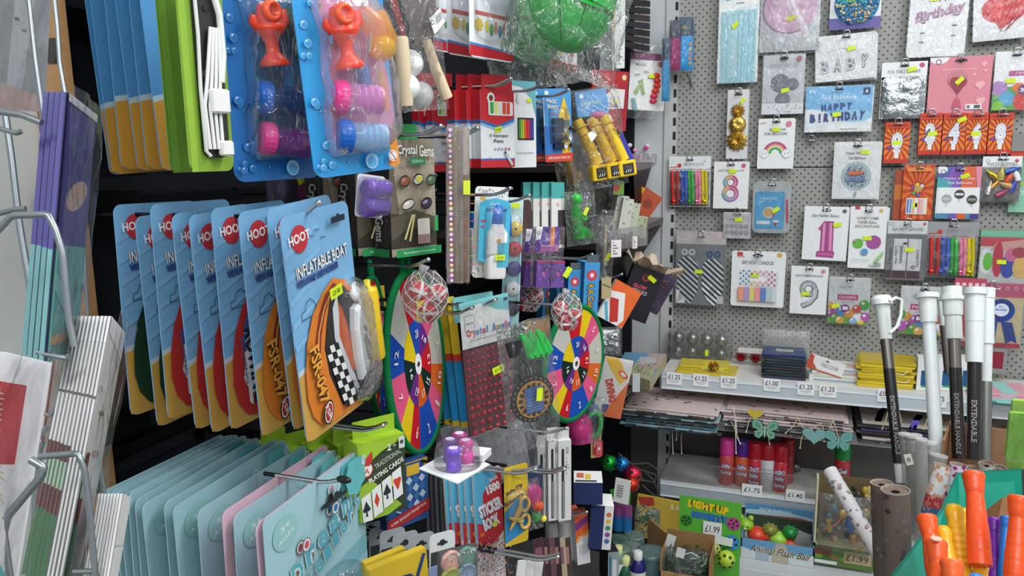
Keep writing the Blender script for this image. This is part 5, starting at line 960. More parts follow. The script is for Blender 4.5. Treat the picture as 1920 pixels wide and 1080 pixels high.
for i, l in enumerate(lefts):
 X = -.62 if i == 0 else backX(l+3, 960, Lc.y); X = max(X, XW+.03); rnd = random.Random(i+50)
 blue = jc[i][0] == 'blue'; mb = jewel('a9d2db' if blue else 'e6c0cf', '86bfca' if blue else 'd8a4ba', i == 0)
 parts = [('backing_card', mb)]
 if i == 0:
  w, h = JW, JH; parts.append(('blister', dome(w*.8, h*.46, .022, pts=[(w*.04+w*.43*math.cos(t), -h*.22+h*.24*math.sin(t)) for t in [2*PI*k/28 for k in range(28)]], col='d8eef2')))
  b = MB()
  for k in range(36):
   t = 2*PI*k/36; b.ball((w*.06+w*.24*math.cos(t), -.006, -h*.15+h*.115*math.sin(t)), .0032, 'cfe6ec', 'chrome' if k % 2 else 'blister', n=8, k=6)
  for k in range(16): b.ball((w*(.16+.012*k), -.006, -h*(.05+.018*k)), .0032, 'd8eef4', 'chrome' if k % 2 else 'plastic', n=8, k=6)
  b.ball((w*.0, -.006, -h*.2), .008, '5a7aa8', 'gloss', n=10); parts.append(('bead_necklace', b))
  parts.append(sticker(w*.33, h*.325, -.004, '£1·75', 1.45, 8))
 M = Matrix.Translation((X-(p.c.x if i == 0 else Lc.x), rnd.uniform(-.004, .004) if i else 0, (0 if i == 0 else -.004+rnd.uniform(-.004, .004)))) @ p.M @ Matrix.Rotation(R(0 if i == 0 else rnd.uniform(-1, 2)), 4, 'Y')
 thing('jewellery_card', ('pale blue' if blue else 'pale pink')+' dream jewellery card'+(' with clear blister of beads, front of the row' if i == 0 else ', %s from the front of the row' % ORD[i]), 'toy card', M, parts, 'dream jewellery cards in a row')
hk = hook(640, 900, -.58, 'black-capped hook tip through the front jewellery card', thick=.0032, rise=.008, L=.13)
q_ = Vector(); m = MB(); m.ball((0, 0, 0), .0055, '15171a', 'plastic', sc=(2.2, 1, 1)); m.build('tip_cap', hk).location = (.004, 0, .001)
# ---------------------------------------------------------------- playing cards cartons
def pcards():
 w, h = p.w, p.h; mb, A, L, T = boxed(w, h, .05, '9cc23a', side='a5cc2a', top='b4d832'); A.poly([(0, .32), (1, .0), (1, 1), (0, 1)], '35402c'); A.poly([(0, .36), (1, .08), (1, .30), (0, .58)], '3c4832'); A.poly([(0, .55), (.25, .48), (.9, .92), (.6, 1), (0, 1)], '9cc23a')
 A.poly([(0, 0), (1, 0), (1, .05), (.5, .16), (0, .35)], 'a6cc34'); A.circ(.16, .35, .15, 'c83a30', n=20); A.circ(.17, .34, .12, 'f2ece6', n=20); A.poly([(.0, .3), (.3, .12), (.3, .25), (.0, .45)], 'c83a30'); A.circ(.17, .36, .10, 'f2ece6'); A.text('A', .17, .36, .07, 'c83a30')
 A.text('2', .66, .13, .085, 'e8ece0', bold=.03); A.text('IN', .78, .12, .03, 'e8ece0'); A.text('TRADITIONAL', .62, .27, .065, 'c8d0b8', width=.60, rot=20); A.text('PLAYING CARDS', .58, .41, .065, 'eef0e6', width=.80, rot=20, bold=.03)
 for k, (s_, c) in enumerate((('club', '22303a'), ('dia', 'd8452f'), ('spade', '22303a'), ('heart', 'd8452f'))):
  u, v = .12+.22*k, .83-.075*k; A.poly([(u-.10, v-.17+.03), (u+.10, v-.20), (u+.13, v+.17), (u-.07, v+.22)], 'eef0ee')
  if s_ == 'dia': A.poly([(u, v-.1), (u+.06, v), (u+.01, v+.1), (u-.05, v+.01)], c)
  elif s_ == 'heart': A.circ(u-.03, v-.03, .045, c); A.circ(u+.05, v-.04, .045, c); A.poly([(u-.07, v-.015), (u+.09, v-.025), (u+.02, v+.1)], c)
  else: A.circ(u-.03, v+.02, .045, c); A.circ(u+.04, v+.01, .045, c); A.poly([(u-.065, v+.01), (u+.075, v), (u, v-.1)], c); A.poly([(u-.02, v+.1), (u+.03, v+.1), (u+.005, v)], c)
 A.rect(.85, .02, .98, .17, 'd8dcd0'); A.circ(.915, .09, .04, '4a4f44'); L.rect(.1, .1, .9, .9, 'a9d02c')
 return [('carton', mb), ('hang_tab', tab(w*.9, h*.22, h/2, 'a2c62c', y=.022))]
p = pose(672, 822, 760, 968, X=-.60, a=58, roll=0)
stack(lambda: pcards()+[sticker(.012, -.012, -.0035, '', 1.1, 45)], p, 1, .05, 'green carton of two traditional playing card packs above the jewellery cards', 'playing cards', 'playing_cards_box', 'green playing card cartons')
for i, (l, t) in enumerate(((636, 830), (588, 838), (545, 840), (500, 836))):
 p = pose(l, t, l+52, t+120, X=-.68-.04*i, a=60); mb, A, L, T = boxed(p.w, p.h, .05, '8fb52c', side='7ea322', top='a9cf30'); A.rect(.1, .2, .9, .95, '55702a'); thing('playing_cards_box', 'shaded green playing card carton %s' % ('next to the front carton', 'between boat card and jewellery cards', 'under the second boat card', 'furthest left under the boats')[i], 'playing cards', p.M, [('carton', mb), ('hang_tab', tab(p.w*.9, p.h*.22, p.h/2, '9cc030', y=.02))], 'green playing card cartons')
hook(718, 798, -.57, 'black hook tip above the playing cards carton', double=True)
# fidget box and diamond pattern card
p = pose(722, 868, 803, 985, X=-.60, a=62); w, h = p.w, p.h; mb, A, L, T = boxed(w, h, .02, '2a5f9e', side='1f4a80')
A.poly([(0, 0), (1, -.0), (1, .2), (0, .28)], 'c9a02a'); A.rect(.45, .02, .9, .3, '1f4f90'); A.rect(.5, .05, .8, .22, 'e0b32c')
for i in range(4):
 for j in range(3):
  u, v = .55+.15*j, .3+.13*i; A.poly([(u, v-.07), (u+.08, v), (u, v+.07), (u-.08, v)], ('b8c8dc', '3a6aa8')[(i+j) % 2])
A.poly([(0, .82), (1, .66), (1, .86), (0, 1)], 'b52a30'); A.text('SUPER SENSORY FIDGET FUN', .5, .82, .045, 'e8dada', width=.86, rot=15, bold=.02); A.line([(.15, .55), (.3, .62), (.2, .7), (.32, .75)], .03, 'c8d8e8')
thing('fidget_toy_box', 'blue and red sensory fidget box beneath the slanted target board', 'toy box', p.M, [('carton', mb)])
p = pose(752, 798, 800, 880, X=-.66, a=62); mb, A = card(p.w, p.h, 'c99a2e', .003, .01); A.rect(0, .2, 1, .3, '2f5f9a'); A.rect(.0, .36, 1, .4, '1a1c20'); thing('fidget_toy_box', 'mustard yellow carton end above the blue fidget box', 'toy box', p.M, [('carton', mb)])
# stampers on a white tray card, seen from above
A0 = [hit(785, 880, X=-.50)]; z0 = A0[0].z
c0 = at(850, 882, .98); mb = MB(); z0 = c0.z
q = [hit(785, 878, Z=z0), hit(858, 906, Z=z0), hit(918, 870, Z=z0), hit(850, 842, Z=z0)]; c0 = sum(q, Vector())/4
mb.add([v-c0 for v in q], [(0, 1, 2, 3)], 'eceeef', 'paper'); mb.add([v-c0-Vector((0, 0, .0015)) for v in q], [(3, 2, 1, 0)], 'd5d7d8', 'paper')
for k in range(4): a, b = q[k]-c0, q[(k+1) % 4]-c0; mb.add([a-Vector((0, 0, .0015)), b-Vector((0, 0, .0015)), b, a], [(0, 1, 2, 3)], 'e0e2e3', 'paper')
o = []
for k, (x, y, c) in enumerate(((851, 878, '7a55c8'), (874, 862, 'd8389a'), (845, 860, '6a3a9a'), (862, 848, 'a82f7c'))):
 v = hit(x, y+4, Z=z0)-c0; b = MB(); b.lathe([(.0085, 0), (.010, .002), (.010, .012), (.0085, .013), (.0085, .021), (.010, .022), (.010, .029), (.008, .030)], c, 'plastic', n=20, M=Matrix.Translation(v)); b.lathe([(.006, .030), (.006, .0305)], 'e6d8ea', M=Matrix.Translation(v)); o.append(('stamper', b))
bl = MB(); cc = hit(858, 870, Z=z0)-c0; bl.lathe([(.031, 0), (.029, .018), (.026, .028), (.016, .031)], 'e8e8ee', 'blister', M=Matrix.Translation(cc), n=24)
lb = MB(); v = hit(893, 858, Z=z0)-c0; lb.box(v.x-.016, v.x+.016, v.y-.014, v.y+.014, .001, .01, 'e8eaeb', 'paper'); lb.box(v.x-.012, v.x-.004, v.y-.0145, v.y-.014, .002, .008, '4a4c50'); lb.box(v.x+.002, v.x+.01, v.y-.0145, v.y-.014, .003, .008, '7a7c80')
thing('ink_stamper_pack', 'white card held level with four purple and pink ink stampers', 'toy pack', Matrix.Translation(c0), [('tray_card', mb)]+o+[('blister', bl), ('label', lb)])
# ---------------------------------------------------------------- sticker books, scissors
def book():
 w, h = p.w, p.h; mb, A = card(w, h, 'e6e2de', .002, .006, back='8f9598'); A.rect(0, .62, 1, 1, 'e4dcd8'); A.poly([(0, 0), (1, 0), (1, .12), (.35, .26), (.3, .45), (0, .55)], '57b0d4'); A.poly([(.3, .18), (1, .0), (1, .52), (.85, .56), (.3, .5)], 'c9303c'); A.poly([(.05, .4), (.8, .5), (.8, .6), (.05, .62)], 'c9303c')
 A.circ(.42, .28, .12, 'd8404a'); A.text('OVER', .72, .08, .03, 'eceef0', width=.3, rot=15, bold=.03); A.text('1500', .68, .15, .075, 'eceef0', width=.5, rot=12, bold=.06)
 for k, t in enumerate(('STICKER', 'BOOK')): A.text(t, .55, .30+.12*k, .105, 'f0eef0', width=(.86, .6)[k], rot=12, bold=.06, out='8a6a90', ow=.05)
 A.circ(.2, .5, .08, 'e8782a'); A.rect(.62, .42, .74, .47, 'd9ee1f'); rnd = random.Random(2)
 for k in range(260): A.circ(rnd.uniform(.03, .97), rnd.uniform(.54, .99), rnd.uniform(.012, .03), rnd.choice(('c84a4a', '4a7ab8', '4a9a5a', 'd8b83a', '8a5a9a', '3a3a42', 'e89ab0')), n=6, rot=rnd.random()*90)
 return [('cover', mb)]
p = pose(893, 880, 944, 1110, X=-.47, a=52, roll=2)
stack(book, p, 5, .0125, 'sticker book with dense sticker print, front of the stack', 'book', 'sticker_book', 'sticker books', 'sticker book, %s, only its grey page edges showing', d=(-1, -.25, 0), rj=.5)
for k in range(10):
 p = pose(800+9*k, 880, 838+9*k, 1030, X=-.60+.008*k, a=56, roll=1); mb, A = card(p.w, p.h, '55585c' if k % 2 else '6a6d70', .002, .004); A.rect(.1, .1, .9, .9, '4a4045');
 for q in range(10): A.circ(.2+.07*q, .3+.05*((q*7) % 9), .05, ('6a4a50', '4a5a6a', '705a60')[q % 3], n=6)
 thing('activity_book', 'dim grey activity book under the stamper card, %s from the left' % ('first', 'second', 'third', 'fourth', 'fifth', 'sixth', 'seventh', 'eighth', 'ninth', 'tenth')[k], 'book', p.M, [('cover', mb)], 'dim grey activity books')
p = pose(946, 872, 990, 1020, X=-.42, a=52, roll=0); w, h = p.w, p.h; mb, A = card(w, h, 'd8b62c', .005); A.text('Safe-Tip', .42, .30, .06, '4a2a4a', width=.75, rot=20, bold=.04); A.text('Scissors', .38, .42, .06, '4a2a4a', width=.85, rot=20, bold=.04); A.poly([(0, .56), (.5, .42), (1, .48), (1, .9), (0, 1)], '2a86b8'); A.circ(.5, .62, .46, '2f92c4', ry=.2); A.poly([(0, .96), (1, .84), (1, .9), (0, 1)], 'd8b62c'); A.circ(.75, .10, .2, 'a87a4a', ry=.05)
o = MB(); P = lambda u, v: ((u-.5)*w, -.005, (.5-v)*h)
for (a, b) in (((.62, .52), (.15, .78)), ((.66, .70), (.12, .62))): o.tube([P(*a), P((a[0]+b[0])/2, (a[1]+b[1])/2), P(*b)], [.005, .0045, .0015], 'dcb050', 'plastic', n=8)
for u, v in ((.78, .50), (.80, .72)): o.tube([(P(u, v)[0]+.0085*math.cos(t*PI/8), -.005, P(u, v)[2]+.012*math.sin(t*PI/8)) for t in range(17)], .003, 'e0b858', 'plastic', n=8)
thing('scissors_card', 'yellow and blue card with gold-handled safe tip scissors', 'scissors', p.M, [('backing_card', mb), ('scissors', o), ('blister', dome(w*.9, h*.4, .012))])
hook(1004, 880, -.38, 'dark double hook crossing the scissors card', double=True); hook(1058, 880, -.36, 'silver hook tip before the tall white cartons', double=True)
p = pose(990, 870, 1016, 950, X=-.48, a=50); mb, A = card(p.w, p.h*.9, '4a6aa8', .003); A.circ(.5, .5, .3, '9a5a8a'); thing('toy_card', 'blue patterned card between scissors card and white cartons', 'toy card', p.M, [('card', mb), ('bag', sheet(p.w, p.h, seed=2))])
p = pose(990, 905, 1012, 985, X=-.40, a=40, roll=6); w, h = p.w, p.h; o = MB(); o.ball((0, -.004, h*.25), .013, 'e8409a', 'tint', sc=(1.2, .7, 1.5)); o.ball((.004, -.008, -h*.0), .010, 'e8502a', 'plastic'); o.ball((0, -.004, -h*.28), .009, '4aa85a', 'plastic'); o.ball((.012, -.006, -h*.36), .006, 'e8d84a', 'plastic'); thing('bead_toy_pack', 'small bag of pink, orange and green toys left of the white cartons', 'toy pack', p.M, [('toys', o), ('bag', pillow(w*1.3, h*1.2, .03, seed=4, amp=.25))])
# tall white cartons
def white():
 w, h = p.w, p.h; mb, A, L, T = boxed(w, h, .020, 'e4e4e2', side='d6d4d2', top='e2e2e0'); A.rect(.25, .1, .45, .97, '2a2e2e', .08); A.rect(.30, .5, .5, .95, '8a8c82'); A.rect(.6, .08, .8, .16, 'b5b5b5');
 for k in range(6): A.rect(.58, .22+.035*k, .58+.3*((k*5) % 4+1)/4, .235+.035*k, 'b8b8b8')
 return [('carton', mb), ('hang_tab', tab(w*.9, h*.14, h/2, 'dcdad8', y=.01))]
for i, (l, t, r, b, X) in enumerate(((1047, 826, 1071, 976, -.41), (1028, 826, 1050, 976, -.43), (1008, 838, 1030, 972, -.47))):
 p = pose(l, t, r, b, X=X, a=34, roll=0); thing('tall_white_carton', 'tall white carton, %s of three beside the scissors card' % ('right', 'middle', 'left')[i], 'carton', p.M, white(), 'tall white cartons')
hook(1062, 803, -.38, 'short hook tip on top of the tall white cartons')
for i, (l, t, r, b, c) in enumerate(((1046, 975, 1075, 1048, 'cfcecb'), (1022, 978, 1048, 1050, '8a8886'))):
 p = pose(l, t, r, b, X=-.44, a=36, roll=2); o = MB(); o.lathe([(p.w*.45, -p.h*.5), (p.w*.5, -p.h*.45), (p.w*.42, p.h*.5)], c, 'matte', n=16); thing('paper_roll', ('pale', 'grey')[i]+' rolled sheet standing under the tall white cartons', 'roll', p.M, [('roll', o)])
# ---------------------------------------------------------------- corner low clutter
def cart(l, t, r, b, X, a, roll, d, c, side, top, name, lab, cat, paint=None, group=None, extra=None):
 p_ = pose(l, t, r, b, X=X, a=a, roll=roll); mb, A, L, T = boxed(p_.w, p_.h, d, c, side=side, top=top)
 if paint: paint(A, L, T)
 return thing(name, lab, cat, p_.M, [('carton', mb)]+(extra or []), group)
def pn(A, L, T):
 T.rect(.1, .2, .35, .6, 'c86a4a'); T.rect(.4, .3, .6, .7, 'd8b83a'); T.rect(.05, .8, .8, .95, '55585c')
cart(1076, 905, 1130, 946, -.38, 16, 0, .06, '1e2c5e', 'e6e6e4', 'e9e9e7', 'craft_carton', 'navy and white carton lying in the low corner, top one', 'carton', pn)
def pm(A, L, T):
 for k in range(5): A.circ(.8, .2+.15*k, .12, ('d86a3a', 'e8b83a', '4a8a5a', '8a4a8a', '4a6aa8')[k], n=8)
 A.rect(0, 0, .6, 1, '1b2a5c')
cart(1106, 948, 1148, 1030, -.36, 18, -4, .06, 'e2e2e0', '1a2858', 'e4e4e2', 'craft_carton', 'taller navy and white carton below the top one in the low corner', 'carton', pm)
for i, (l, t, r, b) in enumerate(((1080, 960, 1104, 1058), (1068, 955, 1088, 1040))):
 def pp(A, L, T): A.poly([(0, 0), (1, 0), (1, .35), (0, .5)], 'e8622f'); A.poly([(0, .2), (1, .08), (1, .2), (0, .35)], '8a3a8a'); A.poly([(.0, .5), (1, .35), (1, .42), (0, .58)], 'e8a03a'); A.rect(.2, .62, .9, .8, 'c8c4cc'); A.text('CHALK', .5, .5, .1, 'f0e6ea', width=.7)
 cart(l, t, r, b, -.40-.03*i, 36, 4, .02, 'e0e0e2', 'c8c8cc', 'd86a4a', 'chalk_box', ('front', 'rear')[i]+' orange, purple and white chalk carton by the navy boxes', 'chalk', pp, 'orange chalk cartons')
hook(1100, 960, -.38, 'hook tip over the orange chalk cartons')
def pk(A, L, T): L.rect(.05, .05, .95, .5, '20222a'); A.rect(.1, .1, .3, .9, '3a6a8a'); A.rect(.4, .2, .8, .8, 'c8ccd0')
cart(1140, 1035, 1160, 1105, -.36, 30, 0, .07, '8a9a9a', '121216', '15151a', 'black_carton', 'black carton at the lower edge left of the paint bottles', 'carton', pk)
for k in range(6):
 p = pose(1000+10*k, 1010, 1022+10*k, 1090, X=-.42, a=44, roll=4); mb, A = card(p.w, p.h, ('4a3038', '3a2a2e', '6a4a50', '2e2428', 'b8a88a', '4a3a3a')[k], .002, .003); A.rect(.2, .2, .8, .6, ('8a5a68', 'a87a6a')[k % 2]); thing('small_toy_card', 'dark maroon small card at the lower edge, %s from the left' % ('first', 'second', 'third', 'fourth', 'fifth', 'sixth')[k], 'toy card', p.M, [('card', mb)], 'maroon small cards')
for k in range(3):
 p = pose(968+16*k, 1052, 984+16*k, 1110, X=-.40, a=44, roll=-8); mb, A = card(p.w, p.h, 'e0e0dc', .002, .003); thing('small_toy_card', 'white pointed card corner at the lower edge, %s of three' % ('left', 'middle', 'right')[k], 'toy card', p.M, [('card', mb)], 'white card corners')
hook(1046, 1044, -.34, 'silver hook tip over the maroon small cards', double=True)
# yellow painting kits and face paint
for i, (l, t, r, b, X) in enumerate(((698, 1046, 806, 1200, -.50), (690, 1040, 768, 1190, -.56))):
 p = pose(l, t, r, b, X=X, a=56, roll=3); w, h = p.w, p.h; mb, A = card(w, h, 'dcb92f', .002, .012); A.circ(.55, .3, .22, '23407c', ry=.12, n=14, star=.1)
 for k in range(3): A.text(('Morning Temple', 'Morning Dust Storm', 'With a Free Pose')[k] if 0 else ('Painting', 'Picture', 'Set')[k], .55, .26+.05*k, .028, 'd8dce8', width=.2)
 A.line([(.95, .05), (.8, .3)], .06, '23407c'); A.line([(.8, .3), (.78, .36)], .03, 'e0e0e0'); A.circ(.2, .38, .12, '8a6a3a', ry=.07)
 thing('painting_kit', ('yellow painting kit with navy splash at the bottom edge', 'second yellow painting kit behind, only its top edge showing')[i], 'craft kit', p.M, [('box', mb)], 'yellow painting kits')
for i, (x, y) in enumerate(((829, 1018), (790, 1020), (760, 1018), (736, 1012), (716, 1006), (696, 1000))):
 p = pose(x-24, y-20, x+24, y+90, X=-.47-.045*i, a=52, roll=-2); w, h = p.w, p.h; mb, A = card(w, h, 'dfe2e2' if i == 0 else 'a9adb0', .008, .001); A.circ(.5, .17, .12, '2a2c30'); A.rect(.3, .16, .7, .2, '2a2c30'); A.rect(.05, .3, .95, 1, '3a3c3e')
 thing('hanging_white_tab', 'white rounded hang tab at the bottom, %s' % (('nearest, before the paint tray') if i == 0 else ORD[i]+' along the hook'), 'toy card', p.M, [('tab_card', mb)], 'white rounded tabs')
p = pose(822, 1028, 892, 1120, X=-.42, a=50, roll=-2); w, h = p.w, p.h; mb, A = card(w, h, '4a4d4e', .003, .004); o = MB()
for i in range(2):
 for j in range(3): o.lathe([(.015, 0), (.0155, .003), (.013, .007), (.0125, .004), (.001, .004)], (('d8a090', '5a8a7a', 'b8c89a'), ('c8d84a', 'a8bce0', 'e0a0b0'))[j % 2][i], 'gloss', n=18, M=Matrix.Translation((w*(-.2+.42*i), -.001, h*(.3-.33*j))) @ Matrix.Rotation(R(90), 4, 'X'), caps=False)
thing('face_paint_tray', 'grey tray of round face paints at the bottom edge', 'paint set', p.M, [('tray', mb), ('paint_pots', o), ('blister', dome(w, h, .014, r=.004))])
for k in range(4):
 p = pose(806+10*k, 1062, 828+10*k, 1120, X=-.47, a=50, roll=4); mb, A = card(p.w, p.h, '8fa0cc', .002, .002); thing('small_toy_card', 'lilac-blue card edge right of the yellow painting kit, %s' % ORD[k], 'toy card', p.M, [('card', mb)], 'lilac card edges')
# ---------------------------------------------------------------- back wall hooks and cards
def bhook(p, label, out=.055, top=None):
 """double wire prong from the pegboard through the card and out to its loop"""
 zt = p.c.z+p.h*.43 if top is None else top; y0 = YB-.004-p.c.y; m = MB()
 for s_ in (-.006, .006): m.tube([(s_, y0, .004), (s_, -out*.5, .002), (s_, -out+.01, -.001), (s_, -out, .004)], .0014, 'c9ccce', 'chrome', n=6)
 m.tube([(-.006, -out, .004), (.006, -out, .004)], .0011, 'd5d8da', 'chrome', n=6)
 l = MB(); l.tube([(-.009, -.004, -.002), (-.009, -.007, .018), (-.006, -.007, .022), (.006, -.007, .022), (.009, -.007, .018), (.009, -.004, -.002)], .0017, 'dfe2e4', 'chrome', n=6); l.tube([(-.013, -.004, 0), (.013, -.004, 0)], .0022, '3a3c40', 'metal', n=6)
 return thing('peg_hook', label, 'peg hook', Matrix.Translation((p.c.x, p.c.y, zt)), [('prong', m), ('loop', l)], 'hooks of the pegboard wall')
def bw(l, t, r, b, name, label, cat, paint, off=.05, n=1, col='eceeee', roll=0, hook_=True, slot_=True, st=None, extra=None, group=None, rr=.003, thick=.0012, bag=None, m='paper'):
 p = pose(l, t, r, b, Y=YB-off, roll=roll); w, h = p.w, p.h; mb, A = card(w, h, col, rr, thick, m=m)
 if paint: paint(A)
 if slot_: slot(A, .5, .07, .2)
 parts = [('card', mb)]+(extra(w, h) if extra else [])
 if bag: parts.append(('bag', sheet(w*1.04, h*1.02, seed=int(l), y=-.003) if bag == 1 else bag(w, h)))
 if st: parts.append(sticker((st[0]-.5)*w, (.5-st[1])*h, -.005, st[3] if len(st) > 3 else '', 1.1, st[2] if len(st) > 2 else 6))
 thing(name, label, cat, p.M, parts, group)
 for k in range(1, n):
  mb2, _ = card(w, h, col, rr, thick); thing(name, 'copy hanging %s the %s' % (('right behind', 'two behind')[k-1], ' '.join(label.split()[:9])), cat, Matrix.Translation((.003*k, .006*k+thick, -.002*k)) @ p.M @ Matrix.Rotation(R(.6*k), 4, 'Y'), [('card', mb2)], group)
 wd = label.split()[:11]
 while wd[-1] in ('a', 'at', 'in', 'the', 'of', 'with', 'and', 'under', 'left', 'pale', 'near'): wd.pop()
 if hook_: bhook(p, 'steel hook through the '+' '.join(wd))
 return p
def logo(A, u=.88, v=.1, c='d86a88', r=.06): A.circ(u, v, r, c, n=14)
# 1 tassels
def f(A):
 A.rect(.06, .0, .94, 1, 'a4d4de'); A.rect(.04, .0, .96, .30, 'dfeef2')
 for u in (.22, .48, .74): A.poly([(u-.02, .04), (u+.02, .04), (u+.06, .2), (u-.06, .2)], '2f6f86')
 A.poly([(.02, .22), (.98, .17), (.98, .25), (.02, .32)], 'eef1f0'); A.rect(.42, .225, .62, .24, '8a9094'); rnd = random.Random(1)
 for k in range(7): u = .1+.13*k; A.line([(u, .33), (u+rnd.uniform(-.02, .02), .6), (u+rnd.uniform(-.02, .03), .98)], .008, '84bccb')
 for k in range(4): A.line([(.3+.06*k, .5+.05*k), (.36+.03*k, .7), (.33+.05*k, .95)], .014, 'e6f2f4')
bw(1347, -40, 1423, 155, 'tassel_garland_pack', 'pale blue tassel garland in a long clear bag at the top', 'garland', f, bag=1, st=(.42, .44, 50), slot_=0, hook_=0)
def f(A):
 A.circ(.48, .42, .46, '9a8fa0', ry=.44, n=40); A.circ(.5, .42, .44, 'd9b2cc', ry=.42, n=40); A.circ(.5, .42, .34, 'dfbcd2', ry=.32, n=30); A.text('Happy Birthday', .5, .42, .1, 'e9d6e2', width=.6, rot=-20); A.poly([(.28, .08), (.36, .05), (.86, .78), (.76, .82)], 'f2eef2'); A.poly([(.38, .2), (.42, .2), (.78, .78), (.74, .8)], 'd8c8d4')
bw(1426, -45, 1538, 96, 'banner_pack', 'pink round banner in a shiny clear bag at the top', 'party banner', f, col='d2d6d9', st=(.52, .56, 25), slot_=0, hook_=0, extra=lambda w, h: [('bag', pillow(w*1.06, h*1.08, .03, seed=7, amp=.3))])
def rosette(A, u, v, r, c1, c2, n=22):
 A.circ(u, v, r, c1, n=n*2, star=.06)
 for k in range(n//2): t = 2*PI*k/(n//2); A.line([(u, v), (u+r*.92*math.cos(t), v+r*.92*A.w/A.h*math.sin(t))], r*.10, c2)
def f(A):
 for u, v, r, in ((.42, .48, .24), (.72, .5, .15), (.5, .75, .18)): rosette(A, u, v, r, '6e7480', '8b909a', 26)
 A.rect(.0, .82, 1, 1, 'd5d8dc'); rnd = random.Random(3)
 for k in range(26): A.circ(rnd.uniform(.05, .95), rnd.uniform(.84, .97), .014, '9aa0a8', n=6)
 A.text('HANGING TISSUE FANS', .5, .17, .035, '9a9ea4', width=.7); logo(A, .86, .08, 'a86a78')
bw(1430, 102, 1508, 214, 'paper_fan_pack', 'card with three dark grey paper fans', 'party decoration', f, col='c9ccd0', bag=1, st=(.55, .6, 12))
# bows
p = pose(1363, 168, 1403, 298, Y=YB-.05); w, h = p.w, p.h; mb, A = card(w, h, 'd9dadb', .002); slot(A, .5, .05, .3)
def bow(c, r, n=14):
 o = MB()
 for lay in range(3):
  for k in range(n-3*lay):
   t = 2*PI*k/(n-3*lay)+lay*.3; rr = r*(1-.25*lay); y = -.004-.007*lay; a, b_ = math.cos(t), math.sin(t); q = Vector((-b_, 0, a))*r*.16
   o.add([Vector((0, y-.004, 0))+q*.5, Vector((a*rr*.6, y-.012, b_*rr*.6))+q, Vector((a*rr, y, b_*rr)), Vector((a*rr*.6, y-.012, b_*rr*.6))-q, Vector((0, y-.004, 0))-q*.5], [(0, 1, 2, 3, 4)], c, 'chrome' if 0 else 'foil'); o.add([Vector((0, y, 0))+q*.5, Vector((a*rr*.6, y+.002, b_*rr*.6))+q, Vector((a*rr, y, b_*rr)), Vector((a*rr*.6, y+.002, b_*rr*.6))-q], [(3, 2, 1, 0)], c, 'foil')
 for v_ in range(0): pass
 return o
parts = [('backing_card', mb)]
for z, r in ((h*.20, .026), (-h*.23, .040)):
 o = bow('d8ae4a', r); o.v = [(x, y, zz+z) for x, y, zz in o.v]; parts.append(('gold_bow', o))
o = MB(); o.lathe([(.026, 0), (.027, .006), (.022, .014), (.010, .015), (.0, .013)], 'd8b45a', 'foil', M=Matrix.Translation((0, -.001, -h*.0)) @ Matrix.Rotation(R(90), 4, 'X') @ Matrix.Scale(1.1, 4), caps=False); parts.append(('ribbon_roll', o)); parts.append(sticker(w*.2, h*.34, -.004, '', .9, 40))
thing('gift_bow_pack', 'white strip card of gold gift bows and a ribbon roll', 'gift bows', p.M, parts)
bhook(p, 'steel hook through the strip of gold bows')
def arc(A, u, v, r, t, col, a0=180, a1=0, n=16): A.line([(u+r*math.cos(R(a0+(a1-a0)*i/n)), v-r*A.w/A.h*math.sin(R(a0+(a1-a0)*i/n))) for i in range(n+1)], t, col)
def f(A):
 for r, c in ((.32, 'b8527a'), (.26, 'd88a8a'), (.21, 'e8d890'), (.155, '3fa05a')): arc(A, .5, .70, r, .06, c)
 for u in (.19, .81):
  for du, dv, r in ((-.06, 0, .075), (.05, .01, .085), (0, -.03, .08), (0, .03, .09)): A.circ(u+du, .70+dv, r+.008, 'b8bcc4', n=12);
  for du, dv, r in ((-.06, 0, .075), (.05, .01, .085), (0, -.03, .08), (0, .03, .09)): A.circ(u+du, .70+dv, r, 'eff1f3', n=12)
  A.circ(u-.04, .7, .015, '4a4e54'); A.circ(u+.05, .69, .015, '4a4e54')
 A.text('RAINBOW', .55, .22, .045, '55585e', width=.45); A.text('FOIL BALLOON', .5, .30, .05, '55585e', width=.62); A.text('party', .14, .09, .05, 'c86a6a', width=.16); logo(A, .85, .11, 'e07a9a', .08)
bw(1421, 222, 1488, 316, 'foil_balloon_card', 'rainbow foil balloon card with white clouds', 'balloon pack', f, n=2, st=(.5, .22, 0))
def f(A):
 A.rect(0, .78, 1, 1, '6b62a8'); A.circ(.52, .52, .44, '1f6fa0', n=40); rnd = random.Random(4)
 for k in range(420):
  a, q = rnd.uniform(0, 6.28), math.sqrt(rnd.random())*.42; v = .52+q*math.sin(a)*A.w/A.h; t = v; c = rnd.choice(('2fa8c8', '3ac8b0', '5ad8c0', '2a7fc0') if v < .55 else ('2a7fb8', 'e8b060', '2f9ac8', '1f5fa0', 'd8d890'))
  A.circ(.52+q*math.cos(a), v, rnd.uniform(.012, .028), c, n=5, rot=rnd.random()*90)
bw(1557, -45, 1653, 54, 'foil_balloon_card', 'white and violet card with a sparkling blue-green disc', 'balloon pack', f, n=1, slot_=0, st=(.4, .45, 0), hook_=0)
def bubble(A, t, u, v, s_, wd, c='7a7d84', c2='c9ccd2', hi='eef0f2', rot=0):
 A.text(t, u, v, s_, c, width=wd, bold=.10, rot=rot); A.text(t, u, v, s_, c2, width=wd*.97, bold=.06, rot=rot); A.text(t, u-.004, v-.006, s_*.96, hi, width=wd*.95, bold=.0, rot=rot)
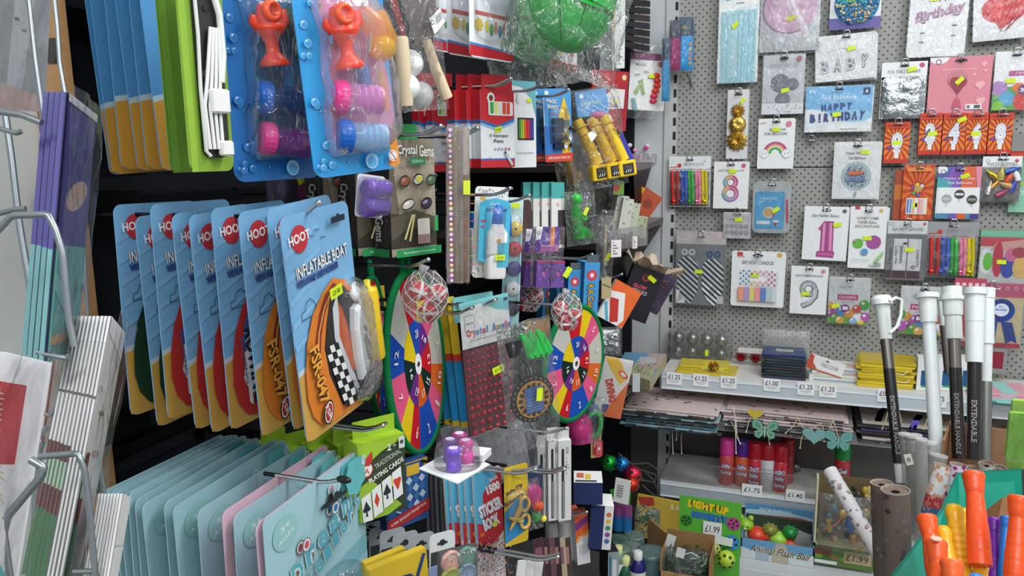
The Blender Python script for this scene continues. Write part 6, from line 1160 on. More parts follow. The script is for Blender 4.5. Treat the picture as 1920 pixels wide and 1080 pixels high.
def f(A):
 for i, (ch, u) in enumerate(zip('BABY', (.15, .37, .59, .81))): bubble(A, ch, u, .68-.015*i+.02*(i == 3)*-1, .30, .15, '3f424a', '868a92', 'd0d2d6', rot=(4, -3, 2, -6)[i])
 A.line([(.2, .35), (.4, .3)], .006, 'b0b4b8'); A.line([(.4, .3), (.62, .32)], .006, 'b0b4b8')
bw(1529, 64, 1642, 150, 'foil_balloon_card', 'card of silver letter balloons spelling BABY', 'balloon pack', f, n=3, col='e0e1e2', bag=1, roll=3, st=(.6, .32, 10), slot_=0)
def f(A):
 A.rect(0, 0, 1, .68, '7fbfe8'); A.circ(.1, .7, .3, 'eceff1', ry=.15); A.rect(0, .72, 1, 1, 'e9edf0'); A.circ(.75, .66, .25, 'a6d2ee', ry=.1)
 A.text('Foil balloons', .5, .24, .10, 'eef6fa', width=.52); A.text('16 inch letters', .5, .34, .03, 'dfeef6', width=.3)
 for i, ch in enumerate('HAPPY'): A.text(ch, .28+.095*i, .47-.008*i, .15, '2c4f96', width=.075, bold=.08, rot=(6, -5, 3, -3, -8)[i])
 for i, ch in enumerate('BIRTHDAY'): A.text(ch, .12+.105*i, .70-.008*i, .19, '28488c', width=.085 if ch != 'I' else .03, bold=.08, rot=(2, 0, -3, 2, 0, 3, -2, -10)[i])
 A.text('PS', .1, .12, .08, 'dcecf4', width=.1, bold=.04); A.rect(.86, .06, .96, .2, '3a4f6a'); A.text('6', .91, .13, .08, 'e8eef2', bold=.04); A.rect(.55, .93, .8, .945, 'b0b8c0')
bw(1510, 161, 1635, 247, 'foil_balloon_card', 'sky blue card of navy happy birthday letter balloons', 'balloon pack', f, n=2, bag=1, st=(.48, .62, 6), slot_=0)
def f(A):
 A.text('Happy', .45, .36, .10, '8a5a80', width=.5, shear=.3, bold=.03); A.text('Birthday', .53, .535, .15, '8a5a80', width=.86, rot=14, shear=.3, bold=.045); A.text('Birthday', .53, .535, .15, 'b088a8', width=.86, rot=14, shear=.3, bold=.015)
 for u, v in ((.24, .63), (.24, .74), (.24, .84), (.78, .56), (.78, .67), (.78, .78)): A.line([(u-.03, v), (u+.05, v)], .025, '5a5c60')
 A.line([(.24, .62), (.24, .95)], .005, 'c0c2c6'); A.line([(.78, .56), (.78, .92)], .005, 'c0c2c6')
bw(1706, -70, 1816, 106, 'cake_topper_pack', 'tall white card with purple script Birthday lettering', 'cake topper', f, col='e6e7e8', rr=.012, n=1, bag=1, roll=-1, slot_=0, hook_=0, st=(.4, .38, 0))
def f(A):
 _p = A.p; A.p = lambda u, v: _p(u, .45+.5*v)
 A.circ(.38, .3, .24, 'c8262c', n=24); A.circ(.68, .3, .24, 'c8262c', n=24); A.poly([(.16, .38), (.9, .38), (.62, .7), (.5, .82), (.4, .68)], 'c8262c'); A.circ(.42, .32, .14, 'd83a3e'); A.circ(.46, .5, .10, 'd83a3e')
 for s_ in (0, 1):
  for k in range(12): A.circ((.36+.012*k, .70-.012*k)[s_], .52+.032*k, .012, 'a03a40', n=6)
  for k in range(10): A.circ(.78-.02*k, .55+.03*k, .012, 'a03a40', n=6)
bw(1826, -70, 1935, 74, 'foil_balloon_card', 'clear bag with a shiny red heart balloon, top right', 'balloon pack', f, col='dfe1e2', bag=1, roll=3, slot_=0, hook_=0)
def f(A):
 A.rect(0, 0, 1, .26, 'eef0f1'); A.text('FOIL TABLE RUNNER', .5, .17, .06, '6a6e72', width=.72); logo(A, .88, .07, 'c85a78');
bw(1651, 116, 1736, 222, 'foil_table_runner', 'crinkled silver foil pack under a white header', 'party decoration', f, col='c4c9cb', extra=lambda w, h: [('foil', (lambda q: (setattr(q, 'v', [(x, y, z-h*.13) for x, y, z in q.v]), q)[1])(pillow(w*.98, h*.74, .02, col='b9c0c2', m='foil', seed=3, amp=.4)))], st=(.66, .14, 12))
def f(A):
 A.rect(0, .0, 1, 1, 'e08a98'); A.circ(.15, .0, .16, 'f0eeee', ry=.12); A.circ(.14, .08, .05, '6a5a60'); A.circ(.14, .08, .035, 'e8e4e6'); A.text('BALLOON WITH TASSEL', .5, .22, .025, 'f2dfe2', width=.55)
 for u, v, r in ((.87, .14, .05), (.73, .32, .03), (.83, .5, .085), (.86, .78, .08), (.9, .26, .03)): A.circ(u-.3*r, v, r*.6, 'f0b4bc'); A.circ(u+.35*r, v-.01, r*.6, 'f0b4bc'); A.poly([(u-r*.8, v+.01), (u+r*.9, v+.0), (u+.1*r, v+r*1.2)], 'f0b4bc')
 A.circ(.47, .40, .16, 'c8808c'); A.circ(.43, .44, .09, '9a3a48'); A.circ(.53, .44, .09, '9a3a48'); A.poly([(.35, .46), (.61, .46), (.5, .64), (.46, .64)], '9a3a48'); A.line([(.48, .64), (.48, .74)], .01, 'b04a5c'); A.poly([(.44, .74), (.52, .74), (.56, .9), (.40, .9)], 'c85a70')
 A.rect(.62, .84, .88, .93, 'f0eeee'); A.rect(.76, .855, .86, .915, '5a5c60'); A.circ(.67, .885, .03, '7a7c80')
bw(1741, 106, 1857, 213, 'foil_balloon_card', 'pink card with a dark red heart balloon', 'balloon pack', f, col='e08a98', n=2, st=(.5, .42, 45))
def f(A):
 A.rect(0, .0, 1, .5, 'eceef0'); A.rect(.35, .33, 1, .42, 'b8408a'); A.text('JUMBO', .65, .375, .05, 'f0dcea', width=.3); A.rect(0, .6, 1, 1, '5fae4a');
 for u, v, r, c in ((.15, .62, .2, 'b88ac8'), (.35, .8, .2, '5fb0d8'), (.8, .85, .3, 'd8423f'), (.6, .62, .14, 'e87a3a')): A.circ(u, v, r, c)
 A.circ(.75, .66, .15, '7a3a8a'); A.text('30', .75, .66, .07, 'f0eef2', width=.2, bold=.05); A.circ(.15, .93, .14, '8aca3a')
bw(1863, 96, 1942, 206, 'balloon_pack', 'jumbo balloon pack with green foot at the right edge', 'balloons', f, bag=1, st=(.4, .5, 0))
def digitcard(l, t, r, b, d, lab, st):
 def f(A):
  A.rect(0, 0, 1, 1, 'c8401f')
  for k in range(18): t = 2*PI*k/18; A.poly([(.5, .48), (.5+.7*math.cos(t), .48+.7*math.sin(t)*.8), (.5+.7*math.cos(t+.16), .48+.7*math.sin(t+.16)*.8)], 'e88a2a')
  A.rect(0, 0, 1, .16, 'd0401f'); A.rect(.1, .06, .9, .1, 'a82a1a'); A.rect(0, .9, 1, 1, 'c8331c'); A.circ(.2, .62, .09, '7a4a8a'); A.circ(.85, .35, .07, '7a4a8a'); A.rect(.42, .74, .6, .88, 'f0eeec'); A.rect(.36, .66, .66, .74, 'e2e4ea')
  A.text(d, .5, .46, .44, '5a6a9a', width=.50, bold=.12); A.text(d, .5, .46, .44, 'f4f4f4', width=.46, bold=.07); A.text(d, .5, .46, .42, 'd8dce8', width=.42, bold=.0)
 bw(l, t, r, b, 'number_candle_box', lab, 'candle', f, col='c23a20', thick=.02, slot_=0, st=st, group='orange number candle boxes', hook_=True)
digitcard(1658, 229, 1705, 306, '0', 'orange box with a white number 0 candle', (.5, .5, 0)); digitcard(1723, 212, 1765, 290, '2', 'orange box with a white number 2 candle', (.6, .5, 10)); digitcard(1767, 212, 1810, 290, '4', 'orange box with a white number 4 candle', (.8, .16, 25)); digitcard(1811, 212, 1851, 289, '6', 'orange box with a white number 6 candle', (.45, .5, 0)); digitcard(1853, 212, 1898, 289, '8', 'orange box with a white number 8 candle', None)
def f(A): A.rect(0, .0, 1, .75, '8a8a88'); A.rect(0, .75, 1, .82, 'a82a1a')
bw(1897, 250, 1932, 294, 'number_candle_box', 'orange candle box end with a grey top at the right edge', 'candle', f, col='c8401f', thick=.02, slot_=0, hook_=0)
# blowouts
def blow(w, h):
 out = []; C = (('d8302f', .09), ('c8282a', .22), ('2f55c0', .33), ('3a62cc', .43), ('2fae3c', .51), ('3ac84a', .60), ('e87aa0', .69), ('e88aa8', .77), ('d8c82a', .85), ('c8b81f', .93)); m_ = MB()
 for k, (c, u) in enumerate(C): x = (u-.5)*w*.95; m_.tube([(x-.004, -.008, h*.22), (x, -.010, -h*.1), (x+.002, -.008, -h*.44)], [.0055, .0065, .0055], c, 'plastic', n=10)
 for k in range(5): x = (.13+.185*k-.5)*w; m_.ball((x, -.012, -h*.38), .008, ('e04030', '3a62cc', '3ac84a', 'f090a8', 'd8c82a')[k], 'foil', sc=(1.4, .6, .8), n=8, k=6)
 return [('blowouts', m_), ('bag', (lambda q: (setattr(q, 'v', [(x, y, z-h*.12) for x, y, z in q.v]), q)[1])(pillow(w*1.0, h*.78, .035, seed=4, amp=.25)))]
def f(A, dark=0):
 c = '9a9c9e' if dark else 'e9ebeb'; A.rect(0, 0, 1, .26, c); A.line([(0, .255), (1, .255)], .01, 'c8302f'); A.text('BLOWOUTS', .6, .16, .06, '8a8e92', width=.45); A.circ(.25, .18, .05, 'c8302f'); A.line([(.02, .22), (.25, .2)], .02, 'c8302f'); A.rect(.02, .3, .98, .98, '8a8c8a'); A.circ(.85, .1, .02, 'a0a4a8')
bw(1254, 293, 1332, 388, 'blowout_pack', 'bag of five coloured party blowouts at the left of the pegboard', 'party blowouts', f, col='e9ebeb', extra=blow, st=(.5, .52, 0), slot_=0)
bw(1736, 416, 1833, 521, 'blowout_pack', 'bag of party blowouts with a grey header, right of the party cannons', 'party blowouts', lambda A: f(A, 1), col='9a9c9e', extra=blow, slot_=0)
def foiln(d, c, c2, hi, title, u=.5, sz=.5, wd=.42, lg='d86a88'):
 def f(A):
  A.text(title, .5, .19, .05, '55585e', width=.74); bubble(A, d, u, .56, sz, wd, c, c2, hi); logo(A, .86, .09, lg, .07); A.text('party', .14, .09, .03, '9a9ea4', width=.14)
 return f
def f8(A):
 A.text('GIANT NUMBER BALLOON', .5, .19, .045, '55585e', width=.76); logo(A, .86, .09, 'd0607a', .07)
 for v, r in ((.44, .155), (.68, .185)): A.ring(.5, v, r, .14, 'a87a9a')
 for v, r in ((.44, .155), (.68, .185)):
  for k, c in enumerate(('c84a6a', 'd8b060', '5ab0b0', '8a8ac8', 'c86aa8')): arc(A, .5, v, r, .11, c, 72*k+30*(v > .5), 72*k+74+30*(v > .5), 8)
  A.ring(.5, v, r*.95, .03, 'e0a8b8');
bw(1338, 303, 1402, 391, 'foil_balloon_card', 'white card with a rainbow number 8 balloon', 'balloon pack', f8, n=2, st=(.55, .2, 0))
def f(A):
 A.text('CONFETTI', .4, .28, .07, '8a8e92', width=.5); rnd = random.Random(3)
 for i in range(5):
  for j in range(2): A.circ(.15+.17*i, .52+.25*j, .07, '8f9296', n=10); A.circ(.15+.17*i, .52+.25*j, .045, 'b4b7ba', n=10)
bw(1356, 398, 1408, 447, 'confetti_pack', 'small silvery confetti pack below the number 8 card', 'confetti', f, col='cfd1d3', bag=1, st=(.55, .27, 5))
def f(A):
 A.rect(.06, .2, .84, .92, '4fa8d8', .05); A.rect(.1, .24, .8, .88, '5ab0de'); A.text('INFLATABLE', .42, .33, .045, 'cfe8f4', width=.45); A.text('BAT', .25, .39, .045, 'cfe8f4', width=.15); A.circ(.44, .60, .16, 'dfe2e0'); A.circ(.42, .6, .12, 'd8b070'); A.poly([(.55, .55), (.62, .6), (.52, .75)], 'c84a4a'); A.rect(.12, .76, .48, .83, 'dfeaf0'); A.rect(.56, .75, .7, .79, 'e6ecee'); A.poly([(.56, .79), (.7, .79), (.63, .87)], 'b04a50'); A.line([(.9, .35), (.94, .8)], .05, 'c84a58')
bw(1411, 340, 1482, 437, 'party_game_pack', 'blue boxed game in a clear pouch left of centre', 'party game', f, col='b9bfc2', bag=1, rr=.02, st=(.62, .55, 35), slot_=0)
# bare hook
p = pose(1500, 262, 1540, 320, Y=YB-.02); bhook(p, 'empty steel hook left of the round birthday balloon card', out=.10)
def f(A):
 A.text('Happy Birthday', .5, .20, .06, '4a4c52', width=.48, shear=.2); A.text('Foil Balloon', .5, .28, .05, '4a4c52', width=.36, shear=.2); A.circ(.5, .60, .325, 'a9bcc2', n=36); A.circ(.5, .60, .30, 'c3d2d6', n=36); A.circ(.5, .60, .27, '9fb4be', n=36); rnd = random.Random(5)
 for k in range(40): a, q = rnd.uniform(0, 6.28), rnd.uniform(.12, .25); A.circ(.5+q*math.cos(a), .60+q*.83*math.sin(a), .02, rnd.choice(('5a6a9a', '8a9ab0', 'd8dcc0', '4a5a70')), n=5)
 A.text('HAPPY', .5, .545, .075, 'e07a4a', width=.33, bold=.1, out='2a3a5a'); A.text('BIRTHDAY', .5, .65, .075, '7a8ab8', width=.42, bold=.08, out='2a3050'); A.rect(.485, .87, .515, .96, '8a8e92')
bw(1562, 266, 1650, 373, 'foil_balloon_card', 'white card with a round silvery happy birthday balloon', 'balloon pack', f, bag=1, n=2, st=(.66, .18, 0))
def f(A):
 A.rect(0, 0, 1, 1, 'c8401f');
 for k in range(16): t = 2*PI*k/16; A.poly([(.5, .45), (.5+.7*math.cos(t), .45+.6*math.sin(t)), (.5+.7*math.cos(t+.2), .45+.6*math.sin(t+.2))], 'd8702a')
 A.circ(.5, .42, .27, '9a3a3a', n=14, star=.3); A.circ(.5, .42, .2, 'c8a04a', star=.4, n=16)
 for k, c in enumerate(('d8423f', '3a6ac8', '3fae5a', '8a4a9a', 'e8c83a', 'd8d8e8')): A.circ(.5+.17*math.cos(k+.5), .45+.1*math.sin(k+.5), .06, c, n=8)
 A.rect(.14, .60, .82, .9, 'e2ded2')
 for k, c in enumerate(('4a7ac0', '6a9ad0', 'e8b060', 'e8e8e0', 'e88ab0', 'e8a8c0', 'f0ddc0')): A.rect(.17+.09*k, .62, .23+.09*k, .88, c)
 A.rect(.1, .05, .9, .12, 'e88a4a')
bw(1692, 309, 1750, 412, 'flower_candle_card', 'orange card with a musical flower candle and candle sticks', 'candle', f, col='c23a20', n=1, st=(.5, .73, 0))
p = pose(1676, 318, 1700, 412, Y=YB-.04); mb, A = card(p.w, p.h, 'a84a28', .003); A.rect(0, .3, 1, .6, 'c8702a'); thing('flower_candle_card', 'edge of another orange candle card behind the flower candle', 'candle', p.M, [('card', mb)])
def f(A):
 A.rect(0, 0, 1, .40, '5a62a8'); A.poly([(.35, 0), (.7, 0), (.5, .4), (.1, .4)], '8a5ab8'); A.poly([(.6, 0), (.85, 0), (.9, .4), (.55, .4)], 'e0683f'); A.poly([(.85, 0), (1, 0), (1, .4), (.92, .4)], 'e890a0'); A.poly([(0, .2), (.4, .3), (.3, .4), (0, .4)], '4fa8b0'); A.circ(.08, .06, .14, 'eceeef', ry=.10); A.circ(.12, .1, .06, '55585c'); A.circ(.12, .1, .045, 'e4e6e8')
 A.text('Happy Birthday', .5, .23, .05, 'f0ecf2', width=.72); A.text('Foil Balloons', .52, .31, .05, 'f0ecf2', width=.55); A.rect(.04, .40, .97, .9, 'eceeee')
 for u, v, c, c2 in ((.24, .62, 'a9adb0', 'c4c8ca'), (.53, .53, '4a4450', 'e8e8ea'), (.82, .63, '4a4a44', 'a09c8a')): A.circ(u, v, .12, c); A.rect(u-.09, v-.02, u+.09, v+.02, c2); A.line([(u, v+.1), (u, v+.14)], .02, '9a9ca0')
 A.rect(0, .9, 1, 1, '4f8ab0'); A.rect(.3, .9, .5, 1, '6a5ab0'); A.rect(.5, .9, .7, 1, 'd8622a'); A.rect(.8, .9, 1, 1, '4a3a8a')
bw(1756, 312, 1838, 410, 'foil_balloon_card', 'purple and orange card showing three small foil balloons', 'balloon pack', f, n=2, st=(.62, .18, 20))
def pops(w, h):
 m_ = MB(); rnd = random.Random(6)
 for k, (u, v, a, c) in enumerate(((.25, .4, -50, 'd8b83a'), (.48, .38, 5, 'e0d860'), (.7, .45, 30, 'd8502a'), (.35, .6, 40, 'c88a3a'), (.6, .62, -70, 'd8a84a'), (.8, .65, 20, '2f3fae'), (.2, .7, 10, 'e8e8ea'), (.55, .8, 60, 'b83a6a'), (.85, .4, -20, 'e8ecf0'), (.75, .3, 70, '3a6ac8'))):
  M = Matrix.Translation(((u-.5)*w, -.012, (.5-v)*h)) @ Matrix.Rotation(R(a), 4, 'Y'); m_.lathe([(.009, -.02), (.010, 0), (.004, .014), (.003, .022)], c, 'foil' if k % 3 == 0 else 'plastic', n=12, M=M)
 return [('poppers', m_), ('bag', (lambda q: (setattr(q, 'v', [(x, y, z-h*.10) for x, y, z in q.v]), q)[1])(pillow(w*1.02, h*.85, .04, seed=14, amp=.3)))]
def f(A): A.rect(0, 0, 1, .24, 'eceeed'); A.text('PARTY POPPERS', .5, .17, .07, '7a7e82', width=.75); A.circ(.13, .1, .05, '6a6e72'); A.circ(.13, .1, .038, 'eceeed'); A.circ(.86, .1, .05, 'c84a58'); A.rect(0, .24, 1, 1, '8a8a88')
bw(1840, 293, 1914, 378, 'party_popper_pack', 'bag of coloured party poppers near the right edge', 'party poppers', f, extra=pops, slot_=0)
def f(A): A.rect(0, .0, 1, .5, '7fb8a0'); A.rect(.3, .5, 1, 1, '8ac8a8'); A.rect(0, .42, 1, .48, 'b8c84a'); A.text('Y', .6, .62, .1, 'dff0e6')
bw(1894, 300, 1935, 398, 'party_bag_pack', 'pale green pack behind the poppers at the right edge', 'party bags', f, col='8ac0a4', off=.03, slot_=0, hook_=0)
p = pose(1838, 432, 1940, 444, Y=YB-.05); mb = MB(); mb.box(-p.w/2, p.w/2, -.01, .01, -p.h/2, p.h/2, '7ab898', 'plastic'); thing('green_strip', 'pale green strip above the balloon bag at the right edge', 'strip', p.M, [('strip', mb)])
# striped bags
def f(A):
 A.rect(0, 0, 1, .17, 'dfd3d4'); A.rect(0, .17, 1, 1, '8f9294')
 for cx, top, lean, rc in ((.25, .36, .0, 'e4e6e8'), (.76, .38, .02, '2f5f9a')):
  body = [(cx-.22, top+.10), (cx-.17, top+.02), (cx-.08, top-.02), (cx+.06, top-.02), (cx+.16, top+.04), (cx+.21, top+.12), (cx+.21, .80), (cx+.14, .9), (cx+.04, 1.0), (cx-.1, .93), (cx-.22, .78)]
  A.poly(body, '1f2b38')
  for q in (-.075, .075): A.ring(cx+q, top-.08, .05, .035, rc)
  for k in range(14):
   y0 = top-.32+.075*k; P = clipc([(cx-.23, y0), (cx+.22, y0+.26), (cx+.22, y0+.298), (cx-.23, y0+.038)], body)
   if P: A.poly(P, 'dfe4e8')
 A.rect(.02, .8, .1, .96, 'dfe0e0'); A.poly([(.02, .78), (.2, .92), (.2, .98), (.02, .98)], 'd5d7d8'); A.rect(.85, .86, .98, .97, 'b9bbbc')
bw(1267, 434, 1360, 572, 'striped_bag_pack', 'two navy striped loop-handled paper shapes in clear bags', 'party bags', f, col='9ea1a2', bag=1, st=(.47, .54, 0), slot_=0)
def f(A):
 A.rect(.10, .02, .21, .09, 'c8404a'); A.rect(.1, .09, .24, .12, 'd0b080'); A.circ(.9, .06, .05, 'cdb04a'); A.text('BIRTHDAY CANDLES', .5, .205, .065, '6a6a6e', width=.60)
 C = ('4a8ac0', '5a9ac8', 'd8a860', 'e8b070', 'e8a0a8', 'e07aa0', 'd86a9a', 'c0508a', 'd0dce4')
 for i in range(14):
  for j in range(6):
   if 4 <= i <= 9 and j in (2, 3): continue
   A.circ(.18+.054*i, .355+.048*j, .021, C[(i*9//14)] if (i+j) % 2 else 'e6e8ea', n=7)
 for k, c in enumerate(('f0a080', 'b09ac8', 'e0d080', 'f09aa0', '6a88c0', 'b8ccd0', 'd0dcdc')): A.rect(.15+.105*k, .66, .25+.105*k, .89, c); A.rect(.15+.105*k, .64, .25+.105*k, .67, c)
def cand(w, h):
 m_ = MB(); C = ('f0a080', 'e89a88', 'b09ac8', 'c0a8d0', 'e0d080', 'd8d090', 'f09aa0', 'e888a8', '5a78b8', '7a98c8', 'b8ccd0', 'c8d8d8', 'd8e4e0')
 for k in range(26): x = (-.35+.72*k/25)*w; m_.tube([(x, -.003, -h*.16), (x, -.003, -h*.385)], .0018, C[k//2], 'matte', n=6)
 return [('candles', m_)]
bw(1371, 471, 1470, 575, 'candle_card', 'white card of pastel birthday candles with holders', 'candles', f, extra=cand, n=2, rr=.008, st=(.45, .43, 0))
bw(1506, 387, 1589, 488, 'foil_balloon_card', 'white card with a pink number 1 balloon', 'balloon pack', lambda A: (A.text('Giant Number Balloon', .48, .17, .06, '4a4c52', width=.62, shear=.2), A.poly([(.33, .42), (.45, .28), (.5, .27), (.5, .36), (.4, .46)], 'b8588e'), A.poly([(.40, .36), (.48, .27), (.68, .27), (.70, .82), (.74, .84), (.72, .95), (.32, .94), (.33, .84), (.40, .82)], 'a8488a'), A.poly([(.44, .32), (.50, .30), (.50, .83), (.44, .83)], 'd894bc'), A.poly([(.58, .30), (.65, .30), (.67, .82), (.6, .82)], 'd88cb8'), A.rect(.36, .86, .7, .91, 'c8609c'), A.circ(.9, .08, .05, '6a6e74')), n=2, st=(.76, .33, 15), roll=-1)
def f(A):
 A.rect(.12, .0, .26, .05, 'c84a50'); A.circ(.83, .07, .06, 'd8b060');
 for k, t in enumerate(('HONEYCOMB', 'PAPER BALL', 'DECORATIONS')): A.text(t, .48, .19+.065*k, .045, '7a7064', width=(.60, .52, .66)[k])
 for u, v, r, c, c2 in ((.25, .60, .15, '6ab84a', '8aca6a'), (.68, .57, .20, 'a8509a', 'c070b0'), (.44, .73, .10, '5aa0c8', '7ab8d8')):
  A.circ(u, v, r, c)
  for k in range(-3, 4): arc(A, u, v, r*.93, .012, c2, 90+26*k-8, 90+26*k+8, 3); A.line([(u+r*.25*k, v-r*.4), (u+r*.25*k, v+r*.4)], .010, c2)
 A.rect(.13, .53, .2, .56, 'd8a0a0'); A.rect(.6, .905, .72, .945, 'e0e0e0'); A.poly([(.7, .88), (.95, .7), (.95, .78), (.8, .9)], '9ac88a')
 for k in range(8): A.rect(.7+.026*k, .90, .712+.026*k, .97, '4a4c50')
 A.rect(.1, .85, .6, .86, 'c8ccd0')
bw(1592, 387, 1661, 503, 'honeycomb_ball_pack', 'white honeycomb paper ball card with green and purple balls', 'party decoration', f, n=3, st=(.5, .51, 0))
def f(A):
 A.rect(0, 0, 1, .22, 'e9ebeb'); A.text('16cm PARTY CANNONS', .5, .14, .06, '4f5256', width=.78); A.circ(.08, .05, .05, '5a5c60'); A.circ(.08, .05, .04, 'e9ebeb'); A.circ(.92, .05, .04, 'c84a58'); A.rect(0, .22, 1, 1, '7a7c7e')
 for u0, u1, c in ((.0, .16, '8a8e90'), (.18, .52, 'e4e6e6'), (.55, .88, 'dfe1e1')): A.rect(u0, .30, u1, .84, c); A.rect(u0, .84, u1, .97, '4a2a3a')
 A.text('16cm PARTY', .25, .57, .075, '4a4c50', width=.32, rot=90); A.text('CANNONS', .38, .57, .085, '3a3c40', width=.30, rot=90, bold=.02); A.circ(.47, .38, .06, '4a4c50', ry=.035); A.text('16cm PARTY', .80, .62, .075, '4a4c50', width=.30, rot=90); A.circ(.70, .78, .055, '4a4c50'); A.text('12', .70, .78, .035, 'eceeee', width=.06, bold=.05); A.text('16cm', .1, .6, .07, '3a3c40', width=.25, rot=90)
bw(1662, 414, 1736, 525, 'party_cannon_pack', 'pack of white party cannons under a white header', 'party cannons', f, col='9a9c9e', bag=1, thick=.02, st=(.58, .48, 0))
def f(A):
 A.rect(0, 0, 1, 1, 'c8ccca'); rnd = random.Random(9); A.rect(0, 0, 1, .18, 'c83a4a'); A.poly([(.3, .1), (1, 0), (1, .3), (.2, .25)], 'd8a8a0')
 for u, v, rx, ry, c in ((.12, .5, .12, .3, 'e8eaea'), (.16, .5, .09, .2, '6ac83a'), (.35, .45, .10, .4, 'c82a4a'), (.55, .6, .14, .25, '2f4ab0'), (.6, .35, .12, .15, 'd86a9a'), (.8, .6, .16, .25, 'e8c070'), (.75, .3, .14, .12, 'b03a4a'), (.95, .5, .08, .3, 'd8503a')): A.circ(u, v, rx, c, ry=ry)
bw(1836, 446, 1935, 536, 'balloon_pack', 'bag of loose mixed balloons at the right edge', 'balloons', f, bag=1, slot_=0, st=(.42, .5, 0), hook_=0, off=.06)
bw(1482, 499, 1550, 589, 'foil_balloon_card', 'white card with a silver number 9 balloon', 'balloon pack', lambda A: (A.text('GIANT NUMBER BALLOON', .5, .2, .05, '5a5c62', width=.76), A.ring(.5, .47, .17, .16, '5f646c'), A.ring(.5, .47, .17, .12, 'a9adb4'), A.line([(.70, .47), (.70, .62), (.55, .76), (.33, .84)], .16, '5f646c'), A.line([(.69, .47), (.69, .62), (.55, .75), (.34, .83)], .11, 'b9bdc4'), A.line([(.36, .46), (.42, .38), (.55, .37)], .03, 'eef0f2'), A.line([(.66, .5), (.66, .6), (.5, .74)], .03, 'eef0f2'), logo(A, .88, .1, 'd0809a')), n=2, st=(.42, .57, 8))
def balls(A, sh=0, tag_='COLOURFUL'):
 A.rect(.22, .37, .72, .49, 'c0407a'); A.text(tag_, .47, .43, .06, 'f4e4ec', width=.42, bold=.02); A.text('BALLOONS', .48, .53, .03, '9a9ea4', width=.28); A.rect(0, .75, 1, 1, '7ab84a')
 for u, v, r, c in ((.04, .62, .10, 'e8a83a'), (.07, .80, .10, 'a84a9a'), (.22, .7, .13, 'b85aa8'), (.88, .58, .13, '4fae4a'), (.70, .67, .11, 'd8504a'), (.36, .72, .15, '4a90d0'), (.52, .78, .12, 'e8a040'), (.18, .88, .11, '5fb04a'), (.3, .92, .1, 'e8b850'), (.72, .86, .13, 'd8dce0'), (.62, .93, .09, '8ab8e0'), (.92, .84, .12, 'b05ab0'), (.8, .95, .08, 'e8c050')): A.circ((u+sh) % 1 if sh else u, v, r, c); A.circ((u+sh) % 1-.3*r if sh else u-.3*r, v-.3*r, r*.3, 'f0e8ec')
 A.circ(.42, .66, .10, '7a3a7a'); A.text('50', .42, .66, .08, 'f6eef4', width=.13, bold=.05); A.text('party', .42, .2, .06, '9a9ea4', width=.3, shear=.2)
bw(1553, 520, 1631, 607, 'balloon_pack', 'pack of 50 colourful balloons with pink banner', 'balloons', balls, col='dcdfdf', bag=1, st=(.18, .62, 15))
bw(1687, 537, 1776, 628, 'balloon_pack', 'pearl balloon pack half hidden behind the plain white pole', 'balloons', lambda A: balls(A, .12, 'PEARL'), col='dfe1e2', bag=1, n=2)
def f(A):
 A.rect(0, 0, 1, 1, 'd8c8a0'); A.rect(0, 0, 1, .22, 'c8587a');
 for k in range(8): A.circ(.08+.13*k, .08, .04, 'e0a0b4'); A.circ(.08+.13*k, .08, .02, 'c8587a')
 A.poly([(0, .3), (.25, .22), (.2, .8), (0, .95)], 'c02a3c'); A.rect(0, .93, 1, 1, 'b8304a'); A.poly([(.45, .6), (.62, .6), (.6, .92), (.52, .88), (.42, .93)], '1f3f96'); A.poly([(.68, .6), (.85, .6), (.95, .92), (.86, .88), (.78, .94)], '1f3f96')
 rosette(A, .66, .42, .22, '1f4aa8', '16367f', 36); A.circ(.66, .41, .12, 'dfe4f0'); A.text('Birthday', .66, .41, .04, '2f55b0', width=.18, bold=.03); A.text('Boy', .66, .36, .03, '2f55b0', width=.08)
bw(1798, 530, 1917, 650, 'rosette_card', 'pink and cream card with a blue birthday rosette', 'rosette', f, col='d8c8a0', bag=1, slot_=0, st=(.5, .74, 8), off=.07)
bw(1790, 522, 1850, 545, 'party_sign_pack', 'red and white patterned strip above the rosette card', 'party decoration', lambda A: [A.circ(.1+.2*k, .5, .07, 'e8d0d4') for k in range(5)], col='c04a60', slot_=0, hook_=0, off=.08)
# packs by the corner, on the left wall's last hooks
for i, (l, t, r, b, c, X, nm) in enumerate(((1242, 72, 1256, 190, '2f9ad0', -.52, 'tall blue'), (1256, 38, 1276, 132, 'a0246c', -.50, 'magenta'), (1272, 32, 1300, 132, '2a9fe0', -.48, 'bright blue, star-printed'))):
 p = pose(l, t, r, b, Y=YB-.16+.03*i, a=25); w, h = p.w, p.h; mb, A = card(w, h, '2c4458', .003); A.rect(0, .35, 1, 1, c); A.rect(0, 0, 1, .1, '4a5a68')
 if i == 2:
  for k in range(5): A.circ(.8, .5+.09*k, .13, ('e89a3a', 'e8c84a', 'e87a3a')[k % 3], n=10, star=.3)
  A.circ(.4, .2, .3, '8a7a4a', ry=.1)
 thing('toy_balloon_pack', nm+' pouch hanging in the corner left of the pegboard', 'toy pack', p.M, [('pouch', mb), ('bag', pillow(w*1.2, h, .03, seed=i+2, col=c, m='film'))])
p = pose(1282, 132, 1306, 172, Y=YB-.08, a=20); m = MB(); m.tube([(-.01, 0, .03), (0, -.004, 0), (.012, -.004, -.03)], [.006, .004, .001], '6a6a66', 'matte'); m.tube([(-.005, 0, .0), (.002, -.004, -.02), (-.004, -.004, -.032)], [.003, .003, .001], '55555a', 'matte'); thing('cord_tangle', 'small grey cord ends dangling under the corner pouches', 'cord', p.M, [('cord', m)])
